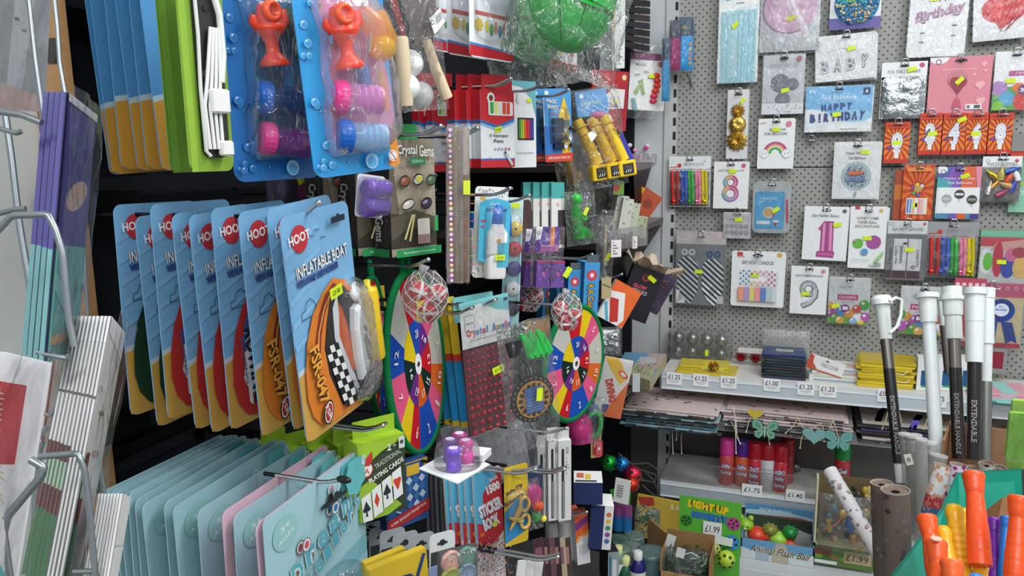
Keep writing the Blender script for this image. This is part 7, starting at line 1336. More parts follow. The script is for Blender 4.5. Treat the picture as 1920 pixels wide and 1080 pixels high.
# ---------------------------------------------------------------- things standing on the cream shelf
def flat(px, py, w, d, h, Z, rz=0, Y=None):
 """a lying thing whose front bottom edge is centred at px, py on the shelf board at height Z"""
 q = hit(px, py, Z=Z if abs(Z-SZ) > .12 else SZ+.001); return Matrix.Translation((q.x, q.y+d/2*math.cos(R(rz)), Z)) @ Matrix.Rotation(R(rz), 4, 'Z')
def fbox(w, d, h, col, top=None, m='paper', puff=.0):
 mb = MB(); mb.bbox(-w/2, w/2, -d/2, d/2, 0, h, col, m, r=.004);
 return mb
# box of glitter baubles
M = Matrix.Translation((-.322, YB-.075, SZ+.001)); w, h = .225, .105
bx = MB(); bx.bbox(-w/2, w/2, -.035, .035, 0, h, 'dfe8e6', 'blister', r=.008); bx.box(-w/2+.001, w/2-.001, -.034, .034, h/2-.001, h/2+.001, 'cfd8d6', 'blister')
thing('bauble_box', 'clear box of eight glittery silver baubles at the left end of the shelf', 'box', M, [('clear_box', bx), sticker(.03, h*.32, -.036, '', .9, 90)])
for i in range(8):
 b = MB(); b.ball((0, 0, 0), .0225, 'a9aeac', 'foil', n=20, k=14, sc=(1, 1, 1.08)); x, z = -.078+.052*(i % 4), (.077 if i < 4 else .026)
 thing('silver_bauble', 'silver glitter bauble, %s row, %s in the clear box' % (('top' if i < 4 else 'bottom'), ('leftmost', 'second from left', 'third from left', 'rightmost')[i % 4]), 'bauble', M @ Matrix.Translation((x, 0, z)), [('bauble', b)], 'silver baubles in the clear box')
def bag_flat(px, py, w, d, h, Z, col, name, lab, cat, rz=0, extra=None, group=None, m='gloss'):
 mb = MB(); rnd = random.Random(int(px*7+py)); pts = rrect(-w/2, -d/2, w/2, d/2, .006, 2)
 mb.loft([[(x, y, z+rnd.uniform(-.0006, .0006)) for x, y in pts] for z in (0, h*.5, h)], col, m, False)
 if extra: extra(mb, w, d, h)
 return thing(name, lab, cat, flat(px, py, w, d, h, Z, rz), [('body', mb)], group)
def yex(mb, w, d, h):
 mb.bbox(-w*.1, w*.28, -d*.2, d*.3, h, h+.002, 'c9c46a', 'paper', r=.002); mb.bbox(-w*.45, w*.46, -d*.48, -d*.3, h, h+.003, 'd6bf2c', 'gloss', r=.002)
bag_flat(1322, 703, .20, .13, .006, SZ+.001, 'd9c22e', 'yellow_gift_bag', 'flat yellow gift bag with a small gold bow, before the bauble box', 'gift bag', -2, yex)
bag_flat(1318, 694, .17, .10, .005, SZ+.009, 'e2cc36', 'yellow_gift_bag', 'second yellow gift bag folded on top of the flat one', 'gift bag', 3)
o = bow('d8a83a', .022, 12); thing('gold_bow', 'little gold bow lying on the flat yellow gift bags', 'gift bow', Matrix.Translation(hit(1338, 690, Z=SZ+.024)) @ Matrix.Rotation(R(-60), 4, 'X'), [('bow', o)])
M = flat(1402, 684, .11, .05, .04, SZ+.001); bx = MB(); bx.box(-.055, .055, -.02, .02, 0, .05, 'e0d8d8', 'blister'); rb = MB(); hd = MB(); hd.box(-.035, .055, -.022, -.0205, .042, .062, 'd8d4d6', 'paper')
for s_ in (-.025, .025):
 o = bow('b5202c', .024, 12); rb.add([(x+s_, y, z+.024) for x, y, z in o.v], o.f, 'b5202c', 'foil')
thing('red_bow_pack', 'pack of shiny red gift bows in the middle of the cream shelf', 'gift bows', M, [('clear_box', bx), ('bows', rb), ('header_card', hd)])
M0 = hit(1468, 712, Z=SZ+.001)
for k in range(9):
 rnd = random.Random(k); mb = MB(); c = ('2f3350', '23303a', '1f3a36', '3a2a3f', '2a3540', '1c3a40', '35404a', '3a4450', '2f4a86')[k]; mb.bbox(-.068, .068, -.055, .055, 0, .0085, c, 'gloss', r=.004); mb.bbox(-.070, .070, -.057, .057, .0072, .0092, 'b8bcc0', 'sleeve', r=.004)
 if k == 8: mb.box(-.025, .03, -.02, .015, .0087, .0092, 'd5d8c0'); mb.box(-.02, .025, -.015, -.0, .0092, .0094, '9ab0a0')
 thing('napkin_packet', 'dark cellophane napkin packet, %s' % ('bottom of the pile' if k == 0 else 'blue one on top of the pile' if k == 8 else ORD[k]+' from the bottom of the pile'), 'packet', Matrix.Translation((M0.x+rnd.uniform(-.004, .004), M0.y+.06, SZ+.001+.0098*k)) @ Matrix.Rotation(R(rnd.uniform(-4, 3)), 4, 'Z'), [('packet', mb)], 'cellophane packets in a pile')
p = pose(1430, 624, 1518, 660, Y=YB-.06); mb = pillow(p.w, p.h*1.3, .02, seed=3, m='haze'); thing('clear_bag', 'slack clear bag standing up behind the napkin packets', 'plastic bag', p.M, [('bag', mb)])
def tc(k):
 def f_(mb, w, d, h):
  mb.box(-w*.4, w*.5, -d*.5-.0005, -d*.5+.001, h*.15, h*.6, ('8aa0b8', 'b8c8a0', 'c0a090')[k % 3]); mb.box(-w*.2, w*.45, -d*.3, d*.2, h, h+.0005, 'c8b0a8' if k == 3 else 'e0e0dc')
 return f_
for k in range(4): bag_flat(1562+2*k, 716, .155, .10, .011, SZ+.001+.0122*k, ('dfe2e0', 'e4e4e2', 'd8dcd8', 'e6e4e2')[k], 'table_cover_packet', 'white table cover packet, %s of the pile right of the napkins' % ('bottom', 'second', 'third', 'top')[k], 'table cover', (1, -2, 2, -4)[k], tc(k), 'table cover packets')
p = pose(1514, 672, 1584, 700, Y=SY+.06, roll=-16); mb, A = card(p.w, p.h, 'e6e4e2', .003); A.poly([(0, .2), (.3, .9), (1, .9), (1, 1), (0, 1)], 'b5604a'); A.poly([(0, .0), (.12, .1), (.15, 1), (0, 1)], 'c84a3a'); A.text('TABLE COVER', .6, .5, .25, '8f9296', width=.5); slot(A, .5, .2, .15, '55585c'); thing('table_cover_header', 'white Table Cover header card leaning on the table cover pile', 'table cover', p.M, [('header_card', mb)])
def gb(mb, w, d, h):
 pts = [(w*.1, -d*.5-.002, h*.6), (w*.2, -d*.5-.006, -.004), (w*.35, -d*.5-.006, -.006), (w*.42, -d*.5-.002, h*.6)]; mb.tube(pts, .0018, 'e8e2c8', 'fabric', n=6)
for k in range(9): bag_flat(1660+(k % 3-1)*3, 727, .165, .12, .0085, SZ+.001+.0094*k, ('d6bc28', 'e0c832', 'cbb022')[k % 3], 'yellow_gift_bag', 'folded yellow gift bag, %s' % ('bottom of the yellow pile' if k == 0 else 'top of the yellow pile' if k == 8 else ORD[k]+' from the bottom of the yellow pile'), 'gift bag', (2, -3, 1, 4, -2, 3, -4, 2, -2)[k], gb if k in (3, 6) else None, 'yellow gift bags in the pile')
for i, px in enumerate((1738, 1778, 1816)):
 M = flat(px, 733, .055, .05, .09, SZ+.001); mb, A, L, T = boxed(.062, .105, .05, 'e6e7e6', side='d6d8d8', top='e0e0e0'); A.rect(.18, .38, .82, .85, '1d5a8a'); A.circ(.5, .9, .3, '2fa05a', ry=.12, n=16); A.rect(.15, .9, .85, .98, 'e6e7e6'); A.poly([(.2, .38), (.8, .38), (.7, .55), (.3, .5)], '17406e'); mb.M = None
 thing('cup_box', 'white windowed box with blue and green contents, %s of three' % ('left', 'middle', 'right')[i], 'box', M @ Matrix.Translation((0, -.025, .0525)), [('carton', mb), sticker(.004, .01+.01*i, -.002, '', .9, 0)], 'white windowed boxes on the shelf')
p = pose(1853, 655, 1888, 700, Y=YB-.1); mb, A = card(p.w, p.h, '8f8f90', .002, .02); A.rect(.1, .1, .8, .8, '8a1f30', .03); thing('red_box', 'dark red box at the right end behind the poles', 'box', p.M @ Matrix.Translation((0, 0, 0)), [('carton', mb)])
for k, (c, x) in enumerate((('3f6a6a', 0), ('8ac8c0', 3), ('e0a0b0', 6), ('e8a8b8', 4))):
 bag_flat(1880+x, 760-2*k, .15, .13, .006, SZ+.001+.0068*k, c, 'napkin_stack', '%s napkin pack at the right end of the shelf' % ('dark teal bottom', 'pale teal', 'salmon pink', 'topmost pink')[k], 'napkins', (0, 2, -2, 5)[k], lambda mb, w, d, h: mb.box(-w*.1, w*.2, -d*.5, d*.5, h, h+.0004, '9ad0c8'), 'pastel napkin packs')
# ---------------------------------------------------------------- gift bags lying on the shelf below, cords hanging out
Z2 = S2Z-.03+.001; rnd = random.Random(21)
def pile(px0, px1, ybase, cols, lab, Y0, d, pat):
 a = hit(px0, ybase, Y=Y0); b = hit(px1, ybase, Y=Y0); w = b.x-a.x
 for k, c in enumerate(cols):
  mb = MB(); ww = w*rnd.uniform(.92, 1.02); dd = d+rnd.uniform(-.015, .015); h = .0075; mb.bbox(-ww/2, ww/2, 0, dd, 0, h, c, 'paper', r=.003)
  for q in range(26 if k == len(cols)-1 else 8):
   x = rnd.uniform(-.47, .47)*ww;
   if k == len(cols)-1: y = rnd.uniform(.05, .95)*dd; s_ = rnd.uniform(.003, .012); mb.add([(x-s_, y, h+.0004), (x, y-s_*.6, h+.0004), (x+s_, y, h+.0004), (x, y+s_*.7, h+.0004)], [(0, 1, 2, 3)], rnd.choice(pat))
   else: mb.box(x, x+rnd.uniform(.01, .04), -.0006, .001, h*.2, h*.8, rnd.choice(pat))
  thing('flat_gift_bag', '%s, %s' % (lab, 'top one' if k == len(cols)-1 else ORD[k]+' from the bottom' if k else 'bottom one'), 'gift bag', Matrix.Translation(((a.x+b.x)/2+rnd.uniform(-.008, .008), Y0+rnd.uniform(-.012, .006), Z2+.0095*k)) @ Matrix.Rotation(R(rnd.uniform(-1, 1)), 4, 'Z'), [('bag_body', mb)], lab.split(',')[0]+' pile')
dk = ('2a2f33', '8a6a6a', '3a5550', '55484a')
pile(1165, 1345, 786, ('3a6a7a', '8aa8b0', '47727e', '2b3a40', '9ab4b8', '3a4a50', 'd5d0c8', 'd8c4c0'), 'pink and black floral gift bag in the left pile', SY-.10, .25, ('2a2a2c', '6a4a4a', '4a5a4a'))
pile(1352, 1595, 792, ('2a3236', 'd8d0c4', '30484a', 'c8b8b4', 'd8c0c4', '9a8a88', 'd4c8c8', 'c8b4b0'), 'pale pink patterned gift bag in the middle pile', SY-.02, .25, dk)
pile(1608, 1830, 800, ('25303a', 'c8beb2', '2a2c36', '5a5048', '3a2f5a', '2a3034', 'bdb4a8'), 'dark mixed gift bag in the right pile', SY+.0, .25, dk)
pile(1836, 1990, 815, ('b04038', '20383a', 'd0ccc2', '2a4a46', '202428', 'c8c4ba'), 'dark gift bag at the far right edge', SY+.0, .25, dk)
def cord(pts, lab, col='e0dccb', r=.0016, Y=SY-.045, name='gift_bag_cord', cat='cord'):
 P = [hit(x, y, Y=Y-.004*(i % 2)) for i, (x, y) in enumerate(pts)]; c = P[0].copy(); Q = []
 for i in range(len(P)-1):
  for t in (0, .33, .66): Q.append(P[i].lerp(P[i+1], t)-c)
 Q.append(P[-1]-c); m = MB(); m.tube(Q, r, col, 'fabric', n=6); m.ball(Q[-1], r*2, col, 'fabric', n=8, k=5); return thing(name, lab, cat, Matrix.Translation(c), [('cord', m)], 'gift bag cords')
CD = [([(1265, 768), (1260, 790), (1261, 830), (1262, 850)], 'white cord, first from the left below the bags', 'd8dce0'), ([(1270, 765), (1270, 800), (1268, 825)], 'pale cord close right of the first', 'd8cbb4'), ([(1281, 768), (1281, 792), (1277, 822), (1278, 850)], 'cream cord before the dark back, second pair left', 'c8b898'), ([(1286, 768), (1290, 790), (1289, 808)], 'short cream cord beside the second pair', 'c8b898'),
 ([(1374, 762), (1380, 790), (1382, 820), (1388, 832)], 'white knotted cord hanging left of the pink spray can', 'e6e2da'), ([(1376, 765), (1379, 800), (1380, 850)], 'long white cord in front of the pink spray can', 'e6e2da'), ([(1371, 790), (1376, 800), (1384, 822)], 'short cream loop left of the butterfly tag', 'c8b07a'), ([(1416, 770), (1404, 790), (1399, 810)], 'broad white ribbon end left of the butterfly tag', 'dcd8d0'),
 ([(1436, 795), (1440, 815), (1443, 833)], 'cream cord across the butterfly tag', 'd8c8a0'), ([(1494, 780), (1505, 802), (1520, 806), (1538, 795)], 'cream loop tied between tag cords', 'd8caa8'), ([(1496, 784), (1486, 800), (1473, 812)], 'twisted cream cord spreading left of the blue heart', 'd8caa8'), ([(1508, 806), (1502, 825), (1500, 840)], 'cream cord end left of the blue heart tag', 'd8caa8'), ([(1542, 798), (1546, 815), (1545, 828)], 'cream cord right of the blue heart tag', 'd8caa8'), ([(1560, 780), (1566, 800), (1574, 828)], 'cream cord over the second butterfly', 'd8caa8'), ([(1563, 782), (1556, 805), (1552, 820)], 'cream cord left over the second butterfly', 'd8caa8'),
 ([(1665, 772), (1660, 790), (1654, 804)], 'cream cord left of the black pole', 'd0c098'), ([(1686, 772), (1690, 790), (1687, 800)], 'cream cord right of the black pole', 'd0c098'), ([(1718, 795), (1732, 806), (1738, 788)], 'cream cord loop near the plain pole', 'd0c098')]
for P, lab, c in CD: cord(P, lab, c)
for P, lab in (([(1660, 765), (1652, 772), (1646, 790)], 'violet ribbon tail left of the black pole'), ([(1725, 778), (1718, 788), (1710, 806)], 'violet ribbon tail right of the black pole')):
 q = hit(*P[0], Y=SY-.05); pts = [hit(x, y, Y=SY-.05)-q for x, y in P]; m = MB()
 for s_ in (0, 1):
  vs = [v+Vector((dx, 0, 0)) for v in pts for dx in (-.010, .010)]; m.add(vs, [(0, 1, 3, 2), (2, 3, 5, 4)] if s_ else [(2, 3, 1, 0), (4, 5, 3, 2)], '6a5ac0', 'gloss')
 thing('violet_ribbon', lab, 'ribbon', Matrix.Translation(q), [('ribbon', m)])
def tag_shape(px, py, s_, kind, c, c2, lab):
 q = hit(px, py, Y=SY-.055); mb, A = card(s_, s_*.8, c, .001, .001) if 0 else (MB(), None); A = Art(mb, s_, s_*.8, 0)
 def both(pts, col):
  A.face([A.p(*z) for z in pts], col); k = len(pts); y = A.y+.0010; vs = [(A.p(*z)[0], y, A.p(*z)[1]) for z in pts]; mb.add(vs, [tuple(range(k))], col); mb.add(vs, [tuple(range(k))[::-1]], col)
 if kind == 'fly':
  for sg in (1, -1):
   f_ = lambda u: .5+sg*u
   both([(f_(.02), .45), (f_(.15), .1), (f_(.35), .02), (f_(.48), .1), (f_(.45), .4), (f_(.2), .55)], c); both([(f_(.02), .5), (f_(.2), .5), (f_(.38), .6), (f_(.36), .85), (f_(.2), .95), (f_(.05), .75)], c)
   A.line([(f_(.08), .4), (f_(.2), .15), (f_(.38), .1), (f_(.4), .35), (f_(.2), .48), (f_(.08), .42)], .03, c2); A.line([(f_(.08), .55), (f_(.3), .6), (f_(.3), .82), (f_(.18), .86), (f_(.08), .6)], .03, c2)
  both([(.47, .3), (.53, .3), (.52, .85), (.48, .85)], c2)
 else: both([(.5+.5*x/16, .45-.5*y/16) for x, y in [(16*math.sin(t)**3, 13*math.cos(t)-5*math.cos(2*t)-2*math.cos(3*t)-math.cos(4*t)) for t in [2*PI*k/24 for k in range(24)]]], c)
 thing('bag_tag', lab, 'gift tag', Matrix.Translation(q), [('tag', mb)])
tag_shape(1434, 806, .088, 'fly', '4f9a86', 'c8d0a8', 'green butterfly tag with cream outline hanging above the spray cans'); tag_shape(1527, 818, .075, 'heart', '7fb0ae', '', 'pale blue heart tag hanging right of the butterfly'); tag_shape(1572, 827, .088, 'fly', '6aa8a0', '8ac0b8', 'teal butterfly tag right of the heart tag'); tag_shape(1416, 777, .05, 'heart', 'd0b83a', '', 'yellow heart tag half under the bag pile')
# ---------------------------------------------------------------- spray cans
def can(px, py, capc, body, txt, lab, z=S3Z, sc=1.0, Y=None):
 q = hit(px, py, Y=SY+.045 if Y is None else Y); r = .0255*sc; H = .125*sc; mb = MB(); mb.lathe([(r*.9, 0), (r, .003), (r, H*.80), (r*.86, H*.86), (r*.8, H*.87)], body, 'gloss', n=24)
 for k, t in enumerate(txt):
  vs, fs, W, Hh = text_geo(t, .04); s_ = .017/max(Hh, .5)
  def cyl(a, b, rr, z0, sx): th = a*sx/rr; return (rr*math.sin(th), -rr*math.cos(th), z0+b*s_)
  for off, cc, rr in ((.10, '2a3f8a' if body != 'cfd2d6' else '8a9ab0', r+.0005), (.0, 'f0f0f2', r+.0011)):
   v2, f2, W2, H2 = text_geo(t, off+.02); mb.add([cyl(a, b, rr, H*(.56-.19*k), min(.036/W2, .02)) for a, b in v2], f2, cc)
 c = MB(); c.lathe([(r*.98, H*.87), (r*1.0, H*.88), (r*.98, H*1.25), (r*.85, H*1.31), (.001, H*1.315)], capc, 'plastic', n=24, caps=False)
 return thing('spray_can', lab, 'spray can', Matrix.Translation((q.x, q.y, z+.001)), [('can_body', mb), ('can_cap', c)], 'spray cans on the lower shelf')
can(1362, 880, 'e0409a', 'c84a4a', ('Silly', 'String'), 'spray can with bright pink cap, leftmost'); can(1391, 885, '5a2a96', 'c8603a', ('Silly', 'String'), 'orange spray can with violet cap, second from left', Y=SY+.05)
can(1414, 888, 'b81a2a', 'c8303a', ('CRAZY', 'Silly', 'String'), 'red spray can with red cap, in the middle'); can(1438, 890, 'b0202e', 'cfd2d6', ('Snow', 'Spray'), 'red-capped can showing its silver back label'); can(1462, 893, 'b01828', 'c42a38', ('AERO', 'Silly', 'String'), 'red spray can with dark red cap, rightmost of the front row'); can(1474, 880, 'a81a28', 'a8303a', (), 'red can hidden behind the rightmost front can', Y=SY+.12)
can(1580, 860, '1f9a4a', 'b83a3a', ('Gel',), 'green-capped red can standing alone under the teal butterfly', z=S3Z+.01, sc=1.0, Y=SY+.1)
b = MB(); b.ball((0, 0, .02), .02, '8a8c88', 'metal'); thing('silver_ball', 'small shiny metal ball right of the spray cans', 'ball', Matrix.Translation(hit(1491, 885, Z=S3Z+.001)), [('ball', b)])
# ---------------------------------------------------------------- boxes on the base deck
BZ = .326
def front(l, t, r, b, Y, a=0, roll=0): return pose(l, t, r, b, Y=Y, a=a, roll=roll)
p = front(1390, 960, 1528, 1052, SY-.22); w = p.w
tray = MB(); pz = BZ-p.c.z
A_ = None; mb = MB(); H1 = .065; mb.box(-w/2, w/2, 0, .003, 0, H1, '6aa0c8'); mb.box(-w/2, w/2, .20, .203, 0, .095, '5a98c4'); mb.box(-w/2, -w/2+.003, 0, .2, 0, H1, '7aa8c8'); mb.box(w/2-.003, w/2, 0, .2, 0, H1, '7aa8c8'); mb.box(-w/2, w/2, 0, .2, 0, .002, 'b0b0a8'); mb.box(-w/2, w/2, .19, .2, .0, .06, '3a4a3a')
A = Art(mb, w, H1, 0); A.M = Matrix.Translation((0, 0, H1/2)); A.poly([(0, .45), (.4, .7), (1, .4), (1, 1), (0, 1)], 'cfd8d8'); A.circ(.55, .9, .12, 'b8b0a0', ry=.3); A.circ(.3, .95, .1, 'a8b8c0', ry=.2); A.text('Animal Flash Ball', .54, .46, .34, '4a4434', width=.80, shear=.35, out='e8e4d0', ow=.05, rot=-2)
A = Art(mb, w, .035, .197); A.M = Matrix.Translation((0, 0, .0775)); A.poly([(0, .6), (.5, .3), (1, .7), (1, 1), (0, 1)], 'b8d8e4'); A.poly([(.1, 1), (.8, .8), (1, 1)], 'b05a4a'); A.text('ANIMAL FLASH BALL', .45, .4, .35, 'd8ecf4', width=.5)
thing('flash_ball_tray', 'blue display tray lettered Animal Flash Ball on the base deck', 'display tray', Matrix.Translation((p.c.x, SY-.22, BZ)), [('tray', mb)])
def blob(px, py, r, c, lab, ears=False, spik=False, sc=(1, 1, .8)):
 q = hit(px, py, Y=SY-.14); b = MB(); b.ball((0, 0, 0), r, c, 'plastic', sc=sc, n=18, k=12); parts = [('ball_body', b)]
 if ears:
  e = MB(); [e.ball((s_*r*.6, 0, r*.9), r*.38, c, 'plastic', n=10, k=8) for s_ in (-1, 1)]; f_ = MB(); [f_.ball((s_*r*.3, -r*.86, r*.1), r*.12, '1a1a1c', 'plastic', n=8, k=6) for s_ in (-1, 1)]; f_.ball((0, -r*.95, -r*.15), r*.16, 'e8e8d0', 'plastic', n=8, k=6); parts += [('ears', e), ('face', f_)]
 if spik:
  e = MB()
  for k in range(40): t, f2 = k*2.4, math.acos(1-2*(k+.5)/40); d_ = Vector((math.sin(f2)*math.cos(t), math.sin(f2)*math.sin(t), math.cos(f2)*sc[2])); e.tube([d_*r*.9, d_*r*1.25], [.002, .0006], c, 'plastic', n=5)
  parts.append(('spikes', e))
 thing('flash_ball', lab, 'toy ball', Matrix.Translation(q), parts, 'animal flash balls in the tray')
blob(1398, 983, .026, '9aca3a', 'lime green bear-faced ball at the left of the tray', True); blob(1420, 1002, .032, 'e84a2f', 'orange-red ball near the left of the tray'); blob(1444, 993, .024, '8a8a3a', 'olive spiky ball behind in the tray', spik=True); blob(1459, 1010, .030, 'a8e04a', 'bright lime ball in the tray centre'); blob(1482, 998, .024, '1f8a3a', 'dark green spiky ball at the back', spik=True); blob(1486, 1018, .026, 'e8603a', 'orange ball right of centre', sc=(1.5, 1, .6)); blob(1436, 1004, .018, 'e8503a', 'small red ball behind the lime one')
p = front(1492, 998, 1518, 1025, SY-.16, roll=-15); thing('clear_label_pack', 'clear tag pack sticking up among the flash balls', 'packet', p.M, [('card', card(p.w, p.h, 'b8bcb8', .002)[0]), ('bag', sheet(p.w*1.2, p.h*1.2, seed=3))])
# light up balls display
p = front(1272, 936, 1388, 1110, SY-.34); w, h = p.w, p.h; mb, A = card(w, h, '5fb83a', .004, .003); A.poly([(0, 0), (.2, 0), (.2, .14), (0, .3)], '5fb83a')
A.text('LIGHT UP', .47, .085, .085, 'f0d020', width=.66, rot=-5, bold=.10, out='2a4a18', ow=.09); A.text('NOVELTY', .5, .19, .075, '3a7ac8', width=.6, rot=-3, bold=.08, out='1a3a6a', ow=.05)
for u, v, r, c in ((.12, .26, .10, '3a8a2a'), (.88, .22, .11, 'b84a8a'), (.86, .42, .13, '3a90d8'), (.6, .60, .10, '8aca3a'), (.55, .9, .1, '8aca3a'), (.88, .95, .1, '3a80c8'), (.75, .45, .1, '4aa83a')):
 A.circ(u, v, r, c)
 for k in range(5): t = 2*PI*k/5+.4; A.circ(u+r*.62*math.cos(t), v+r*.62*math.sin(t)*A.w/A.h, r*.2, '20301c', n=6)
 A.circ(u, v, r*.2, '20301c', n=6)
tk, B = card(w*.30, w*.30, 'eceeed', .001, .001); B.text('£1.99', .5, .42, .40, '4a4d52', width=.78, bold=.01, shear=.1); tk.v = [(x+w*.05, y-.006, z+h*.18) for x, y, z in tk.v]
thing('light_up_ball_display', 'green Light Up ball display card with a white £1.99 ticket', 'display', p.M, [('display_card', mb), ('price_card', tk)])
p = front(1268, 1000, 1300, 1018, SY-.36, roll=-8); thing('paper_slip', 'white paper slip stuck at the left of the light up display', 'paper slip', p.M, [('slip', card(p.w, p.h, 'dfe1e0', .001)[0])])
p = front(1320, 1005, 1374, 1020, SY-.36, roll=-4); thing('paper_slip', 'long white paper slip across the light up display', 'paper slip', p.M, [('slip', card(p.w, p.h, 'e4e6e5', .001)[0])])
for i, (x, y, r, c) in enumerate(((1362, 1048, .026, 'b8d83a'), (1340, 1030, .018, 'a8b85a'), (1310, 1022, .016, 'd8a0b0'))):
 q = hit(x, y, Y=SY-.38); b = MB(); b.ball((0, 0, 0), r, c, 'plastic', n=18, k=12); s_ = MB()
 for k in range(7): t = k*.9; s_.ball((r*.8*math.cos(t)*.9, -r*.62, r*.7*math.sin(t)), r*.2, '2a3018', 'plastic', n=8, k=5)
 thing('light_up_ball', ('yellow-green spotted', 'small olive', 'small pink')[i]+' ball in front of the light up display', 'toy ball', Matrix.Translation(q), [('ball', b), ('spots', s_)])
# figure packs tray on the right of the deck
p = front(1527, 905, 1645, 1065, SY-.2); w, h = p.w, p.h; fr = MB(); fr.box(-w/2, -w/2+.006, 0, .05, -h/2, h/2, 'cfcaa8'); fr.box(-w/2, w/2, 0, .05, -h*.27, -h*.25, 'c0b890'); fr.box(-w/2, w/2, 0, .004, -h/2, -h*.27, '5a7a3a'); fr.box(-w/2, w/2, .05, .054, -h/2, h/2, '6a5a3a')
A = Art(fr, w, h, 0); A.rect(.02, .8, .3, .88, '7a3a2a');
for k in range(7): A.circ(.1+.13*k, .9, .07, ('6a9a3a', '3a6a2a', '8a6a3a')[k % 3], ry=.04, n=8)
A.text('£1.99', .7, .87, .07, 'b8b090', width=.36, shear=.1, out=None); A.rect(.5, .8, .95, .94, 'b0a07a'); A.text('£1.99', .72, .87, .075, '4a4438', width=.36, shear=.1); A.rect(.03, .94, .4, .98, 'dfe4e6')
rnd = random.Random(31); o = MB()
for k in range(34): x, z = rnd.uniform(-.44, .4)*w, rnd.uniform(-.22, .42)*h; o.ball((x, .02, z), rnd.uniform(.006, .014), rnd.choice(('b8943a', '2a3a2a', '4a6a3a', '3a3a3a', 'c8b070', '5a7a8a', '8a5a2a', '1f2a20')), 'plastic', n=8, k=6, sc=(1, .7, 1.3))
o.tube([(w*.0, .0, h*.15), (-w*.15, .0, -h*.0), (-w*.38, 0, -h*.1)], .0025, 'd8883a', 'plastic'); o.tube([(w*.05, 0, h*.0), (w*.12, 0, -h*.2), (w*.25, 0, -h*.15), (w*.2, 0, h*.05)], .0025, 'c8842f', 'plastic'); o.tube([(w*.1, .0, -h*.5+.02), (w*.2, 0, -h*.28), (w*.3, 0, -h*.22)], .002, 'd8883a', 'plastic'); b = MB(); b.ball((w*.08, -.002, h*.02), .016, '3a7ab0', 'plastic', sc=(1, .7, 1.8))
thing('figure_pack_tray', 'green-fronted tray of jumbled toy figures with a £1.99 ticket', 'display tray', p.M, [('tray', fr), ('toy_figures', o), ('blue_toy', b), ('bag', pillow(w*.9, h*.7, .05, seed=3, amp=.3))])
# yellow board lying behind
p = front(1192, 936, 1290, 1016, SY-.2, roll=-4); mb, A = card(p.w, p.h, 'd0b040', .002, .01); A.poly([(0, .06), (.3, 0), (.35, .18), (.1, .28)], 'b8402f'); A.text('Litt', .8, .13, .10, 'e8e4c8', width=.3, bold=.05); thing('yellow_game_box', 'long yellow and red game box lying left of the light up display', 'game', p.M, [('box', mb)])
# ---------------------------------------------------------------- tubs, bottles and shredded paper in the low corner
def vb(px, py, Y, prof, col, m='plastic', cap=None, name='paint_bottle', lab='', cat='bottle', extra=None, group=None):
 q = hit(px, py, Y=Y); b = MB(); b.lathe(prof, col, m, n=20); parts = [('body', b)]
 if cap: c = MB(); c.lathe(cap[1], cap[0], 'plastic', n=20); parts.append(('lid', c))
 if extra: parts += extra
 thing(name, lab, cat, Matrix.Translation(q), parts, group)
def bottle(px, py, col, lab, Y=1.95, s_=1, cc='e6e8e6'):
 vb(px, py, Y, [(.018*s_, -.075*s_), (.022*s_, -.072*s_), (.022*s_, -.022*s_), (.017*s_, -.008*s_), (.011*s_, -.002*s_)], col, 'plastic', (cc, [(.012*s_, -.003*s_), (.0125*s_, 0), (.0125*s_, .018*s_), (.010*s_, .020*s_)]), 'paint_bottle', lab, 'bottle', [('white_label', (lambda b: (b.lathe([(.0224*s_, -.066*s_), (.0224*s_, -.034*s_)], 'dfe2dc', 'paper', caps=False), b)[1])(MB()))], 'white-capped paint bottles')
bottle(1196, 1046, '23206a', 'navy paint bottle with a white cap'); bottle(1173, 1056, '1f5a40', 'green paint bottle with a yellow-white cap', cc='e4e6a0'); bottle(1160, 1034, '7a8a7a', 'small bottle with a yellow-white cap behind the green one', s_=.85, cc='dfe09a'); bottle(1157, 1074, 'd0d4d0', 'white bottle at the lower edge left of the green one', s_=.8)
def tub(px, py, c1, c2, r, h_, lab, Y=2.02, st=None):
 q = hit(px, py, Y=Y); b = MB(); b.lathe([(r*.9, -h_), (r, -h_*.9), (r*1.0, -h_*.1), (r*.95, 0)], c1, 'tint', n=24); n_ = MB(); n_.lathe([(r*.85, -h_*.95), (r*.9, -h_*.3)], c2, 'plastic', n=20); l = MB(); l.lathe([(r*1.03, -h_*.12), (r*1.06, -h_*.1), (r*1.06, .002), (r*.9, .004)], 'b8d0c8', 'blister', n=24); parts = [('tub_wall', b), ('slime', n_), ('lid', l)]
 if st: parts.append(sticker(0, .003, -r*.5, '', 1, 10)); parts[-1][1].v = [(x, y*0-z*0+(-.004)+(z-.003)*1.0, .0052) for x, y, z in parts[-1][1].v]
 thing('slime_tub', lab, 'tub', Matrix.Translation(q), parts, 'round clear tubs')
tub(1222, 1034, '6a9a9a', '5a3a4a', .040, .075, 'largest clear tub, dark contents, beside the shredded paper box', Y=2.0); tub(1160, 1010, '8ac0a8', '4a8a6a', .030, .03, 'green-tinted tub left in the low corner', Y=2.08); tub(1184, 1024, 'b0c8c0', '7a8a86', .032, .03, 'pale tub in the middle of the low corner', Y=2.05); tub(1190, 1004, '9ab8ac', '6a7a72', .03, .03, 'pale tub behind the middle one', Y=2.12); tub(1166, 1028, 'a8c8a8', '5a7a5a', .026, .03, 'small tub behind the green bottle', Y=2.02)
